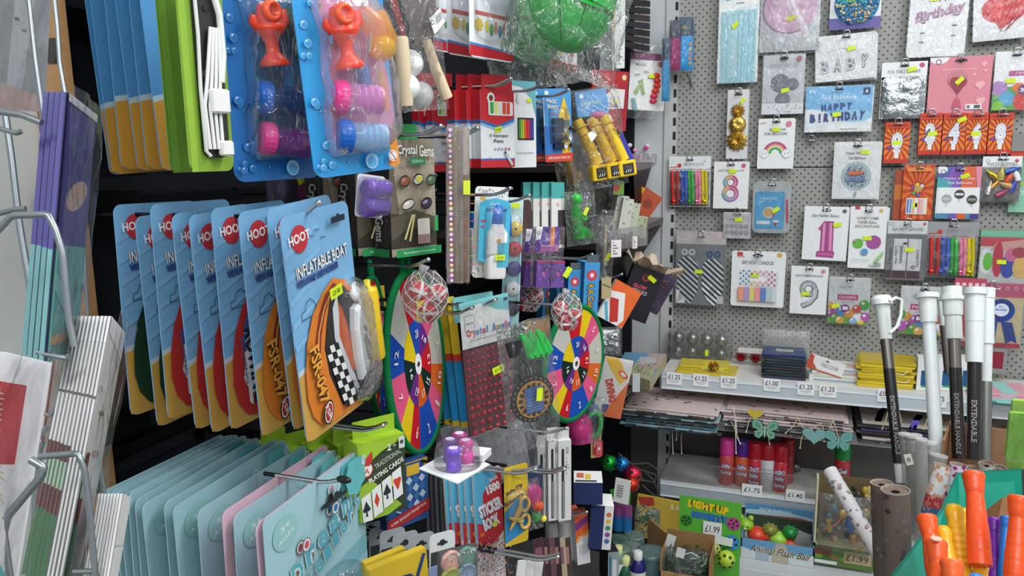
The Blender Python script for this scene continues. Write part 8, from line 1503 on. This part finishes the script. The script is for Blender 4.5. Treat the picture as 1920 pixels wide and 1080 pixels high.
def shred(p, lab, cols, n=90, seed=1, d=.05, name='shredded_paper_bag', box=None, cat='shredded paper'):
 rnd = random.Random(seed); o = MB(); w, h = p.w, p.h
 for k in range(n):
  c = Vector((rnd.uniform(-.42, .42)*w, rnd.uniform(-.4, .4)*d, rnd.uniform(-.42, .42)*h)); a = Vector((rnd.uniform(-1, 1), rnd.uniform(-.6, .6), rnd.uniform(-1, 1))).normalized()*.014; b_ = Vector((rnd.uniform(-1, 1), rnd.uniform(-1, 1), rnd.uniform(-1, 1))).normalized()*.002; cc = rnd.choice(cols)
  vs = [c-a-b_, c+b_*2, c+a-b_, c+a+b_, c+b_*4, c-a+b_]; o.add(vs, [(0, 1, 4, 5), (1, 2, 3, 4)], cc, 'gloss'); o.add(vs, [(5, 4, 1, 0), (4, 3, 2, 1)], cc, 'gloss')
 o2 = thing(name, lab, cat, p.M, [('shreds', o), ('bag', pillow(w, h, d, seed=seed, amp=.3))]+(box or []))
 for c_ in o2.children:
  if c_.name.startswith('shreds'): c_['kind'] = 'stuff'
G = ('6aa88a', '4a8a6a', '8ac0a4', '2f6a4c', 'a8d0bc')
shred(pose(1190, 952, 1238, 1000, Y=2.2), 'bag of green shredded paper behind the tubs', G, seed=2); p = pose(1248, 1030, 1330, 1090, Y=2.0); shred(p, 'bag of green shredded paper in the brown cardboard box', G, n=160, seed=5, d=.08)
w, h = p.w, p.h; bx = MB(); bx.box(-w*.56, w*.56, -.055, -.052, -h*.8, h*.02, 'b08c62', 'cardboard'); bx.box(-w*.56, -w*.54, -.055, .06, -h*.8, h*.5, 'a98558', 'cardboard'); bx.box(w*.54, w*.56, -.055, .06, -h*.8, h*.55, 'a98558', 'cardboard'); bx.box(-w*.56, w*.56, .057, .06, -h*.8, h*.75, '9c7a50', 'cardboard'); bx.box(-w*.56, w*.56, -.055, .06, -h*.82, -h*.8, '9c7a50', 'cardboard')
thing('cardboard_box', 'open brown cardboard box holding the green shredded paper', 'cardboard box', p.M, [('box', bx)])
p = pose(1213, 990, 1262, 1080, Y=2.12, a=-50); mb, A = card(p.w, p.h, 'b08c62', .001, .003, m='cardboard'); thing('cardboard_flap', 'upright brown cardboard side between tubs and shredded paper', 'cardboard box', p.M, [('flap', mb)])
p = pose(1246, 1002, 1262, 1048, Y=2.02, roll=-14); thing('paper_slip', 'curled white ticket standing left of the shredded paper box', 'paper slip', p.M, [('slip', card(p.w, p.h, 'e2e4e2', .001)[0])])
p = pose(1268, 1028, 1284, 1046, Y=1.9, roll=-10); thing('white_string_tag', 'white tag and string on the shredded paper bag', 'tag', p.M, [('tag', card(p.w, p.h, 'e2e4e2', .001)[0]), ('string', (lambda b: (b.tube([(p.w*.5, 0, 0), (p.w*1.2, -.002, .012), (p.w*2.2, -.002, .006), (p.w*1.4, 0, -.006)], .0014, 'e0e4e4', 'plastic', n=6), b)[1])(MB()))])
# pencil tubes, light-up packs with holes
def holeball(px, py, r, c, lab, Y=2.12):
 q = hit(px, py, Y=Y); b = MB(); b.ball((0, 0, 0), r, c, 'foil', n=20, k=14); s_ = MB()
 for k in range(12): t = k*2.4; f2 = math.acos(1-2*(k+.5)/12); d_ = Vector((math.sin(f2)*math.cos(t), math.sin(f2)*math.sin(t), math.cos(f2))); s_.ball(d_*r*.94, r*.2, '12241a', 'plastic', n=8, k=5)
 thing('hollow_ball', lab, 'toy ball', Matrix.Translation(q), [('ball', b), ('holes', s_)], 'shiny holed balls')
holeball(1142, 868, .024, '1fa83a', 'shiny green holed ball in the low corner'); holeball(1166, 870, .022, '2a8ad8', 'shiny blue holed ball in the low corner'); holeball(1186, 890, .027, 'd8304a', 'large red holed ball right of the blue one'); holeball(1184, 908, .022, 'e0402f', 'smaller red holed ball below the large red one', Y=2.08)
p = pose(1144, 900, 1190, 948, Y=2.02, roll=-6); w, h = p.w, p.h; o = MB(); o.tube([(-w*.3, 0, h*.1), (-w*.1, -.01, -h*.3)], .017, '4fc84a', 'tint', n=12); o.tube([(w*.1, 0, h*.1), (w*.15, -.01, -h*.35)], .017, '48c040', 'tint', n=12); lb, A = card(w*.62, h*.95, 'e4e6e2', .002); lb.v = [(x+w*.05, y-.03, z+h*.25) for x, y, z in lb.v]; A = Art(lb, 1, 1)
for k in range(5): lb.box(-w*.15, w*.1, -.0325, -.031, h*(.45-.1*k), h*(.47-.1*k), '6a6e6a')
thing('green_bottle_pack', 'bright green bottle pack with a white label in the low corner', 'toy pack', p.M, [('bottles', o), ('label', lb)])
p = pose(1152, 948, 1184, 990, Y=2.05); w, h = p.w, p.h; o = MB()
for s_ in (-1, 1): o.loft([[(s_*w*.26+.014*math.cos(2*PI*j/16), .014*math.sin(2*PI*j/16), z) for j in range(16)] for z in (-h*.6, 0, h*.1, h*.5)], '', 'tint', cols=['2a86c8', '6a5ab8', 'b05aa0'])
thing('blue_bottle_pack', 'pair of bottles fading violet to blue below the green bottles', 'toy pack', p.M, [('bottles', o)])
# tangled wires on the lower left of the shelf
for i, P in enumerate(([(1160, 850), (1185, 870), (1215, 868), (1232, 880)], [(1210, 885), (1225, 900), (1240, 935)], [(1205, 910), (1222, 925), (1244, 940)], [(1200, 880), (1230, 890), (1228, 905), (1205, 900)])):
 cord(P, 'grey cable loop in the dark corner, %s' % ('highest', 'right', 'lowest', 'middle')[i], '8a8a86', .003, Y=SY+.1, name='grey_cable', cat='cable')
# ---------------------------------------------------------------- poles, tubes and rolls in the right foreground
def stick(pa, pb, d0, d1, segs, lab, name='telescopic_pole', cat='pole', group=None, txt=None, n=20):
 """rod from pixel pa to pb; segs: (t0, t1, r0, r1, colour, material, part name)"""
 a, b = at(*pa, d0), at(*pb, d1); L = (b-a).length; M = Matrix.Translation(b) @ (a-b).to_track_quat('Z', 'Y').to_matrix().to_4x4(); parts = {}
 for t0, t1, r0, r1, c, m, pn in segs:
  mb = parts.setdefault(pn, MB()); mb.lathe([(r0, L*(1-t0)), (r1, L*(1-t1))][::-1], c, m, n=n)
 if txt:
  t, tt, c, r_, sz = txt; vs, fs, W, H = text_geo(t, .02); s_ = sz/H; q = list(parts.values())[-1]; ph = (M.inverted() @ EYE); f0 = math.atan2(ph.y, ph.x)
  q.add([(r_*math.cos(f0+b_*s_/r_), r_*math.sin(f0+b_*s_/r_), L*(1-tt)-a_*s_) for a_, b_ in vs], [f for f in fs], c); q.add([(r_*math.cos(f0+b_*s_/r_), r_*math.sin(f0+b_*s_/r_), L*(1-tt)-a_*s_) for a_, b_ in vs], [f[::-1] for f in fs], c)
 return thing(name, lab, cat, M, list(parts.items()), group), M, L
k_ = 1.55/1450
W_ = 'd9e0dc'
o, M, L = stick((1652, 555), (1690, 905), 1.55, 1.48, [(.0, .02, 15*k_, 19*k_, W_, 'plastic', 'cap'), (.02, .05, 19*k_, 19*k_, W_, 'plastic', 'cap'), (.05, .14, 14*k_, 12*k_, W_, 'plastic', 'cap'), (.14, .24, 12.5*k_, 11*k_, W_, 'plastic', 'cap'), (.24, .40, 9.5*k_, 9.5*k_, '7a7670', 'metal', 'tube'), (.40, .9, 10*k_, 10*k_, '1c1b1b', 'gloss', 'sleeve_label'), (.9, 1, 9*k_, 9*k_, 'dfe0e0', 'paper', 'barcode')], 'telescopic pole with white looped head and black label, leftmost of the poles', txt=('EXTENDABLE HANDLE', .70, 'c8c4c0', 10.3*k_, .008))
lp = MB(); q = lambda x, y: at(x, y, 1.5); lp.tube([q(1668, 565), q(1680, 558), q(1690, 562), q(1689, 590), q(1682, 612), q(1668, 625)], .0035, W_, 'plastic', n=8); lp.build('head_loop', None); lo = bpy.data.objects['head_loop']; lo.parent = o; lo.matrix_parent_inverse = o.matrix_world.inverted()
rd = MB(); rd.ball((0, 0, L*.56), .0095, 'b02028', 'gloss', sc=(1.12, 1.12, 1), n=12); rd.build('red_mark', o)
stick((1738, 550), (1757, 860), 1.5, 1.45, [(0, .03, 20*k_, 20*k_, W_, 'plastic', 'cap'), (.03, .18, 15*k_, 14*k_, W_, 'plastic', 'cap'), (.18, 1, 11*k_, 12*k_, 'dfe6e4', 'plastic', 'tube')], 'plain white pole with flared white cap')
stick((1765, 556), (1779, 700), 1.62, 1.6, [(0, .04, 11*k_, 11*k_, W_, 'plastic', 'cap'), (.04, .38, 8*k_, 8*k_, W_, 'plastic', 'cap'), (.38, 1, 8*k_, 8*k_, '8a8680', 'metal', 'tube')], 'thin pole with small white cap behind the other poles')
o, M, L = stick((1785, 538), (1798, 860), 1.5, 1.45, [(0, .05, 17*k_, 17*k_, W_, 'plastic', 'cap'), (.05, .08, 20*k_, 20*k_, W_, 'plastic', 'cap'), (.08, .17, 17*k_, 16*k_, W_, 'plastic', 'cap'), (.17, .31, 14*k_, 14*k_, W_, 'plastic', 'cap'), (.31, .48, 10*k_, 10*k_, '8a857e', 'metal', 'tube'), (.48, 1, 10.5*k_, 10.5*k_, '201d1c', 'gloss', 'sleeve_label')], 'black-labelled pole with flared white cap, middle of the group', txt=('EXTENDABLE HANDLE', .80, 'c8c4c0', 10.9*k_, .008))
rd = MB(); rd.ball((0, 0, L*.46), .0098, 'b02028', 'gloss', sc=(1.15, 1.15, 1), n=12); rd.build('red_mark', o)
o, M, L = stick((1828, 540), (1826, 862), 1.42, 1.38, [(0, .04, 19*k_, 19*k_, W_, 'plastic', 'cap'), (.04, .2, 16*k_, 15*k_, W_, 'plastic', 'cap'), (.2, .44, 14.5*k_, 13.5*k_, W_, 'plastic', 'cap'), (.44, 1, 11*k_, 11*k_, '1d1b1b', 'gloss', 'sleeve_label')], 'pole with long white head and black label, second from the right', txt=('EXTENDABLE', .78, 'c8c4c0', 11.4*k_, .009))
rd = MB(); rd.ball((0, 0, L*.5), .0105, '9a1c22', 'gloss', sc=(1.12, 1.12, 1), n=12); rd.build('red_mark', o)
stick((1851, 540), (1847, 862), 1.48, 1.44, [(0, .06, 13*k_, 13*k_, W_, 'plastic', 'cap'), (.06, .33, 12*k_, 12*k_, W_, 'plastic', 'cap'), (.33, .55, 10*k_, 9*k_, 'd5dcd9', 'plastic', 'cap'), (.55, 1, 9.5*k_, 9.5*k_, '8f938c', 'metal', 'tube')], 'rightmost pole, white head over a silver patterned tube')
for i, (x0, y0, x1, y1, r) in enumerate(((1695, 812, 1712, 1000, 9), (1713, 815, 1722, 1010, 13), (1742, 828, 1738, 1010, 12), (1760, 852, 1728, 1020, 14), (1728, 822, 1730, 1000, 9))):
 stick((x0, y0), (x1, y1), 1.45-.02*i, 1.46-.02*i, [(0, .02, r*k_*1.05, r*k_*1.05, 'e6e8e6', 'tint', 'tube_rim'), (.02, 1, r*k_, r*k_, 'b5b4ae', 'tint', 'tube')], 'translucent film roll beneath the poles, %s from the left' % ('first', 'second', 'fourth', 'rightmost, lowest', 'third')[i], 'film_roll', 'roll', 'translucent film rolls')
p = pose(1697, 852, 1711, 872, Y=1.3, roll=18); mb, A = card(p.w, p.h, 'd8d6c8', .001); A.rect(.25, .3, .75, .7, '8a8a7a'); thing('paper_label', 'small barcode label on the translucent rolls', 'label', p.M, [('label', mb)])
def prolls(pa, pb, d0, d1, r, base, spots, lab, seed, bands=(), open_=True, kinds=5, group=None, cat='wrapping paper'):
 a, b = at(*pa, d0), at(*pb, d1); L = (b-a).length; M = Matrix.Translation(b) @ (a-b).to_track_quat('Z', 'Y').to_matrix().to_4x4(); mb = MB(); n = 28; mb.lathe([(r, 0), (r, L)], base, 'paper', n=n, caps=False, M=None); mb.lathe([(r*.97, L), (r, L)], 'e0dcd8', 'paper', n=n, caps=False); mb.lathe([(r*.96, L-.03), (r*.97, L)][::-1], 'b8a898', 'cardboard', n=n, caps=False); mb.lathe([(r*.3, L-.004), (r*.94, L-.004)], '7a6a62', 'cardboard', n=n, caps=False); rnd = random.Random(seed)
 for z0, z1, c in bands: mb.lathe([(r*1.01, L*z0), (r*1.01, L*z1)], c, 'paper', n=n, caps=False)
 for k in range(int(60*kinds/5)):
  f0 = rnd.uniform(0, 2*PI); z = rnd.uniform(.02, .97)*L; s_ = rnd.uniform(.002, .006)
  pts = [(f0+dx*s_/r, z+dz*s_) for dx, dz in ((-1, 0), (0, -.9), (1, 0), (.5, .9), (-.5, .9))]; mb.add([((r*1.012)*math.cos(t), (r*1.012)*math.sin(t), zz) for t, zz in pts], [(0, 1, 2, 3, 4)], rnd.choice(spots))
 return thing('wrap_roll', lab, cat, M, [('paper_roll', mb)], group)
prolls((1556, 882), (1700, 1130), 1.75, 1.52, .0155, 'e6e4e4', ('9a8a94', '7a6e7a', 'a87a8a', '8a8a90', 'b8a0a8'), 'leaning white wrap roll with grey hearts', 1, kinds=8)
prolls((1653, 905), (1660, 1120), 1.38, 1.41, .0185, '6e625a', ('5a4a46', '7a4a6a', '8a7a70'), 'brown glossy wrap roll with open end, left of the pair', 2)
prolls((1679, 918), (1684, 1120), 1.30, 1.33, .0225, '7a6a60', ('4a3e3a', '8a7a70', '5a4a5a'), 'brown glossy wrap roll with letter marks, right of the pair', 3)
prolls((1768, 872), (1742, 968), 1.32, 1.33, .0135, 'e6e4e4', ('d89a7a', 'e0a88a', 'd88a6a'), 'tilted roll with peach print, red and blue bands', 4, bands=((.2, .42, 'b83040'), (.04, .2, '3a6a9a')), kinds=6)
prolls((1797, 870), (1782, 960), 1.38, 1.39, .014, 'e4e0e4', ('b83a8a', 'a82a7a'), 'white roll with magenta patches behind the peach roll', 5)
for i, (x, y, c) in enumerate(((1825, 876, 'd8d8d8'), (1850, 870, 'e0e4e4'), (1872, 880, 'e0cfd2'))): prolls((x, y), (x-4, 960), 1.42-.02*i, 1.43, .013, c, ('c8ccd0',), 'pale roll end above the teal box, %s' % ('left', 'middle', 'right')[i], 6+i, kinds=1, group='pale roll ends')
p = pose(1772, 800, 1915, 960, Y=1.62, a=-14); mb = MB(); mb.box(-p.w/2, p.w/2, 0, .004, -p.h/2, p.h/2, 'a07a5c', 'cardboard'); mb.box(-p.w/2, -p.w/2+.004, -.12, 0, -p.h/2, p.h/2, '94704f', 'cardboard'); thing('cardboard_box', 'brown cardboard box behind the pole bottoms', 'cardboard box', p.M, [('box', mb)])
# teal box
d = 1.02; V = {k: at(x, y, dd) for k, (x, y, dd) in dict(a=(1798, 888, 1.25), b=(1915, 880, 1.20), b2=(1990, 884, 1.0), l=(1655, 1110, .98), l2=(1770, 955, 1.15), bb=(1925, 1130, 1.18), aa=(1800, 1130, 1.2), m=(1700, 1250, .96)).items()}
c0 = V['a'].copy(); mb = MB()
def two(keys, col, off):
 vs = [V[k]-c0 if isinstance(k, str) else k-c0 for k in keys]; n = tuple(range(len(vs))); mb.add(vs, [n], col, 'plastic'); mb.add([v+off for v in vs], [n[::-1]], col, 'plastic')
 for i in range(len(vs)): j = (i+1) % len(vs); mb.add([vs[j], vs[i], vs[i]+off, vs[j]+off], [(0, 1, 2, 3), (3, 2, 1, 0)], '1a9a80', 'plastic')
two(['a', 'b', 'bb', 'aa'], '0f9a80', Vector((0, .004, 0))); two(['l', 'l2', 'a', 'aa', 'm'], '109e84', Vector((-.003, .003, 0)))
il = MB(); e = [at(1842, 962, 1.12)-c0, at(1880, 932, 1.12)-c0, at(1925, 930, 1.12)-c0, at(1925, 1110, 1.1)-c0, at(1842, 1110, 1.1)-c0]; il.add(e, [(0, 4, 3, 2, 1), (0, 1, 2, 3, 4)], '9a6e4c', 'cardboard')
e2 = [at(1775, 985, 1.12)-c0, at(1812, 1040, 1.08)-c0, at(1812, 1110, 1.06)-c0, at(1760, 1110, 1.08)-c0]; il.add(e2, [(0, 1, 2, 3), (3, 2, 1, 0)], '8a5f3c', 'cardboard')
thing('teal_box', 'teal display box full of plastic bats at the lower right', 'display box', Matrix.Translation(c0), [('walls', mb), ('inner_card', il)])
def bat(pa, pb, r, col, lab, d0=1.0, d1=.94, ribs=0, knob=True, groove=4):
 a, b = at(*pa, d0), at(*pb, d1); L = (b-a).length; M = Matrix.Translation(b) @ (a-b).to_track_quat('Z', 'Y').to_matrix().to_4x4(); r *= (d0/1450); mb = MB(); pr = []
 if knob: pr += [(r*1.0, L), (r*1.10, L-r*.15), (r*1.15, L-r*.5), (r*1.02, L-r*.9), (r*1.05, L-r*1.3), (r*.95, L-r*1.8), (r*.9, L-r*2.2)]
 else: pr += [(r*.3, L+r*.2), (r*.7, L+r*.05), (r*.95, L-r*.4), (r*1.0, L-r*1.0), (r*.85, L-r*1.6)]
 N = 40
 for k in range(N+1):
  t = k/N; z = (L-r*2.3)*(1-t); q = r*(.85+.3*min(1, t*1.6));
  if ribs and t < .75: q *= 1+.07*math.sin(k*PI*ribs/20)
  elif groove and k % (N//groove) == 0 and 0 < k < N: q *= .96
  pr.append((q, z))
 mb.lathe(pr[::-1], col, 'plastic', n=28); mb.lathe([(r*.2, L+.0006), (r*.55, L+.0006)], col, 'plastic', n=20, caps=True); thing('plastic_bat', lab, 'toy bat', M, [('bat', mb)], 'plastic bats in the teal box')
bat((1825, 886), (1838, 1060), 17, 'f0541e', 'tall orange plastic bat in the middle of the teal box', 1.0, .95, groove=5); bat((1737, 968), (1760, 1090), 16, 'f0581e', 'short orange plastic bat leaning on the left wall of the teal box', 1.0, .95); bat((1755, 1014), (1766, 1150), 17, 'f25c22', 'orange bat with pale end sticker, lower left in the teal box', .92, .88); bat((1784, 1050), (1792, 1180), 18, 'f26428', 'lowest orange bat in front at the bottom edge', .88, .85)
bat((1788, 948), (1806, 1110), 16, 'f2b81e', 'yellow ribbed bat left of the tall orange one', 1.02, .97, ribs=9, knob=False); bat((1808, 955), (1822, 1090), 9, 'eab01c', 'thin yellow bat mostly behind the tall orange one', 1.06, 1.0, knob=False); bat((1768, 990), (1785, 1100), 15, 'f0b020', 'yellow bat tip behind the lower left orange bat', 1.0, .95, knob=False)
bat((1863, 972), (1862, 1110), 12, '6a1f9a', 'purple bat right of the tall orange one', 1.02, .98); bat((1886, 968), (1880, 1110), 8.5, '1f7ad8', 'slim blue bat right of the purple one', 1.0, .97); bat((1911, 930), (1902, 1110), 17, 'f0561e', 'large orange bat at the right edge', .93, .9, groove=5); bat((1831, 1078), (1832, 1180), 15, '2a80c8', 'blue bat end at the bottom edge', .86, .84, knob=False); bat((1838, 1052), (1842, 1120), 14, 'e8a81e', 'yellow bat below the tall orange one', .97, .94, knob=False)
st_ = MB(); q = at(1755, 1010, .905); st_.ball((0, 0, 0), .0055, 'f0b8a0', 'paper', sc=(1.2, 1, .5)); thing('bat_sticker', 'pale oval sticker on the end of the lower left orange bat', 'sticker', Matrix.Translation(q), [('sticker', st_)])
for i, (l, t, r, b, c, X) in enumerate(((1893, 752, 1945, 880, '9acb4a', .0), (1890, 775, 1930, 862, '7fb83a', .03), (1912, 790, 1950, 850, 'e4e6e4', -.04))):
 p = pose(l, t, r, b, Y=1.35-X*2); mb, A = card(p.w, p.h, c, .004, .01); thing('green_party_bag' if i < 2 else 'white_party_bag', ('bright lime bag at the right edge above the teal box', 'darker lime bag right behind the first', 'white bag corner in front of the lime bags')[i], 'party bag', p.M, [('bag_body', mb), ('sleeve', sheet(p.w*1.1, p.h*1.1, seed=i))])
# ---------------------------------------------------------------- wire card rack at the left
RD = .62
def wire(pts, r, ds=None, col='9aa2a6'):
 m = MB(); P = [at(x, y, ds[i] if isinstance(ds, (list, tuple)) else (ds or RD)) for i, (x, y) in enumerate(pts)]; Q = []
 for i in range(len(P)-1):
  for t in (.08, .5, .92): Q.append(P[i].lerp(P[i+1], t))
 m.tube([P[0]]+Q+[P[-1]], r*RD/1450, col, 'metal', n=10); return m
WS = [('upright', [(52, -20), (66, 110), (80, 210), (108, 420), (140, 640)], 4, .60), ('wire_arm', [(-10, 208), (40, 215), (78, 230)], 6, .55), ('wire_arm', [(-10, 238), (30, 250), (40, 246)], 5, .64), ('upright', [(8, 200), (22, 300), (36, 420), (60, 560), (80, 700), (78, 830)], 8, .80), ('upright', [(100, -20), (108, 55), (112, 120), (122, 175)], 5, .78), ('wire_arm', [(-12, 440), (22, 404), (90, 402), (104, 430), (118, 475), (130, 600), (140, 650)], 5.5, .50), ('wire_arm', [(70, 660), (84, 664), (127, 672), (128, 664)], 4.5, .56), ('wire_arm', [(-10, 402), (30, 392), (48, 392)], 6, .66), ('upright', [(150, 440), (156, 470), (163, 590)], 4, .7),
 ('wire_arm', [(62, 857), (146, 850), (158, 880), (168, 960), (180, 1090)], 5, .50), ('wire_arm', [(58, 862), (82, 876), (78, 892), (14, 968), (6, 1000), (20, 1100)], 5.5, .44), ('wire_arm', [(182, 770), (187, 870), (200, 950), (185, 976)], 3.5, .62), ('wire_arm', [(138, 1072), (174, 1071)], 4.5, .52), ('upright', [(76, 672), (88, 790), (70, 860), (60, 1090)], 7, .72), ('wire_arm', [(66, 770), (95, 780), (110, 750)], 4, .66), ('wire_arm', [(88, 800), (60, 838)], 5, .6)]
thing('wire_card_rack', 'grey wire greeting card spinner at the left edge', 'card rack', Matrix.Identity(4), [(n_, wire(P, r, d)) for n_, P, r, d in WS])
def pack(TL, TR, BR, BL, dL, dR, n, dpx, paint, name, lab, labn, cat, grp, t=.004, col='e6e6e4', film_=True, dB=None):
 p = frame4(TL, TR, BR, BL, dL, dR, dB);
 for i in range(n):
  mb, A, L, T = boxed(p.w, p.h, t, col, side=col); paint(A, i); paint(L, i+10)
  s = at(TL[0]-dpx*i, TL[1], dL+.006*i)-at(*TL, dL); parts = [('card', mb)]
  if i == 0 and film_: parts.append(('sleeve', sheet(p.w*1.1, p.h*1.06, seed=n, amp=.002, y=-.004)))
  thing(name, lab if i == 0 else labn % ('last' if i == n-1 and n > 2 else ORD[i]), cat, Matrix.Translation(s) @ p.M @ Matrix.Rotation(R((i*37 % 5-2)*.15), 4, 'Y'), parts, grp)
 return p
def pp(A, i):
 if i > 9: A.rect(0, 0, 1, .58, '5f5aa0'); A.rect(0, .58, 1, 1, '7fb8b6'); A.rect(.8, 0, 1, 1, '2c2a52'); return
 A.rect(0, 0, 1, .56, '4a4488'); A.rect(0, .56, 1, 1, '6aa8a8'); A.circ(.55, .36, .35, 'c8a898', ry=.13, rot=15); A.circ(.3, .75, .5, '8abcbc', ry=.08, rot=-30); A.circ(.3, .92, .3, 'c8a078', ry=.05); A.poly([(0, 0), (.06, 0), (.06, .56), (0, .56)], '3a3470'); A.poly([(0, .56), (.06, .56), (.06, 1), (0, 1)], '8ac4c0'); A.rect(0, -.0, 1, .03, 'c8ccd0')
pack((122, 185), (182, 205), (140, 672), (88, 668), .56, .64, 4, 11, pp, 'greeting_card', 'purple and teal greeting card, front of the pack in the wire rack', 'purple and teal card spine, %s in the rack pack', 'greeting card', 'purple and teal greeting cards', col='5a5498')
def pw(A, i):
 if i > 9:
  for v0, v1, c in ((.0, .1, 'f0f1f0'), (.3, .31, '5a5a5a'), (.5, .56, '6a332c'), (.56, .66, 'a8c8a8'), (.66, .75, '6a2f2c'), (.75, 1, '3f7a4c')):
   if v0 < .4 or i > 13: A.rect(0, v0, 1, v1, c)
  A.rect(.75, 0, 1, 1, '6a6a68'); return
 if i == 0: A.poly([(0, .0), (1, .05), (1, .12), (0, .06)], 'f0f0f0'); A.circ(.5, .5, .2, 'c8a8a0', ry=.04); A.rect(.1, .62, .7, .8, 'd0c0c0'); A.circ(.4, .35, .12, '8a6a5a', ry=.03)
 A.rect(0, .5, .14, .56, '7a3a32'); A.rect(0, .56, .14, .66, 'a8c8a8'); A.rect(0, .66, .14, .75, '6a2f2c'); A.rect(0, .75, .14, 1, '4a8a5a'); A.line([(.0, .26), (.1, .28)], .03, '4a4a4a');
pack((196, 590), (226, 600), (160, 1110), (128, 1105), .54, .60, 10, 7.5, pw, 'greeting_card', 'white greeting card with red and green edges, front of the sleeved pack', 'white envelope edge, %s in the sleeved rack pack', 'greeting card', 'white enveloped cards', t=.0022, col='e4e4e2')
def pz(A, i):
 if i > 9: A.rect(.7, 0, 1, 1, '8a8a88'); return
 A.line([(.0, .5), (1, .48)], .04, 'd5d7d8')
pack((228, 925), (240, 928), (222, 1120), (204, 1120), .50, .53, 8, 6, pz, 'greeting_card', 'white card, front of the small low pack beside the teal cards', 'white card edge, %s in the small low pack', 'greeting card', 'small low white card pack', t=.002, col='e2e2e0', film_=False)
def pl(A, i):
 if i: return
 A.rect(.0, .12, .62, .46, 'b8323a', .0); A.rect(.0, .15, .12, .42, 'e6e0da')
 for k in range(14): A.circ(.14+.02*(k % 2), .17+.022*k, .06, 'cdb890', ry=.012, n=8)
 for k in range(6): A.line([(.1, .45+.02*k), (.3+.05*(k % 3), .47+.03*k), (.2, .5+.03*k)], .02, 'c8b080'); A.circ(.2+.08*(k % 4), .62+.02*k, .02, '9a8a6a', n=5)
 A.poly([(0, .74), (.3, .80), (.6, .9), (.7, 1), (0, 1)], '5ab0b4'); A.poly([(0, .82), (.2, .86), (.3, 1), (0, 1)], '8accd0')
pack((-40, 655), (52, 668), (66, 1110), (-40, 1120), .42, .46, 3, -5, pl, 'greeting_card', 'white greeting card with red panel and gold trim at the lower left', 'plain white card behind the red-panelled one, %s', 'greeting card', 'lower left cards', t=.0015, col='e8e8ea', film_=True)
def pt(A, i):
 A.rect(0, 0, 1, 1, 'a8adb0'); A.poly([(.3, .1), (.7, .05), (.5, .9), (.2, .9)], 'c8cccf'); A.circ(.35, .35, .05, '7a7a7a', ry=.02); A.circ(.5, .42, .05, '8a8a8a', ry=.015); A.poly([(0, .8), (1, .9), (1, 1), (0, 1)], 'd0b8b0')
pack((10, -60), (118, -40), (62, 215), (-25, 195), .60, .66, 1, 5, pt, 'greeting_card', 'pale grey sleeved greeting card at the top left', 'x %s', 'greeting card', None, t=.004, col='c0c4c6')
def pb(A, i): A.rect(0, .0, .1, 1, '9a4a4a'); A.rect(.1, .0, 1, 1, 'b8b0a6')
pack((96, 655), (128, 660), (120, 830), (84, 826), .70, .74, 5, 5, pb, 'greeting_card', 'cream card with a red edge deeper in the wire rack', 'cream card edge, %s in the deeper rack pack', 'greeting card', 'cream cards deep in the rack', t=.002, col='d8d2c8')
# black holder bracket poking out by the brown upright
for i, (x, y) in enumerate(((176, 378), (198, 805))):
 q = hit(x, y, X=XW+.05); m = MB(); m.box(-.03, .03, -.05, .06, -.014, .014, '1e1f22', 'metal'); m.box(-.03, .0, -.065, -.045, -.018, .018, '2a2b2e', 'metal'); thing('rail_clamp', ('black clamp on the brown upright beside the boat cards', 'black clamp on the brown upright above the teal cards')[i], 'clamp', Matrix.Translation(q), [('clamp', m)])
bpy.context.view_layer.update()
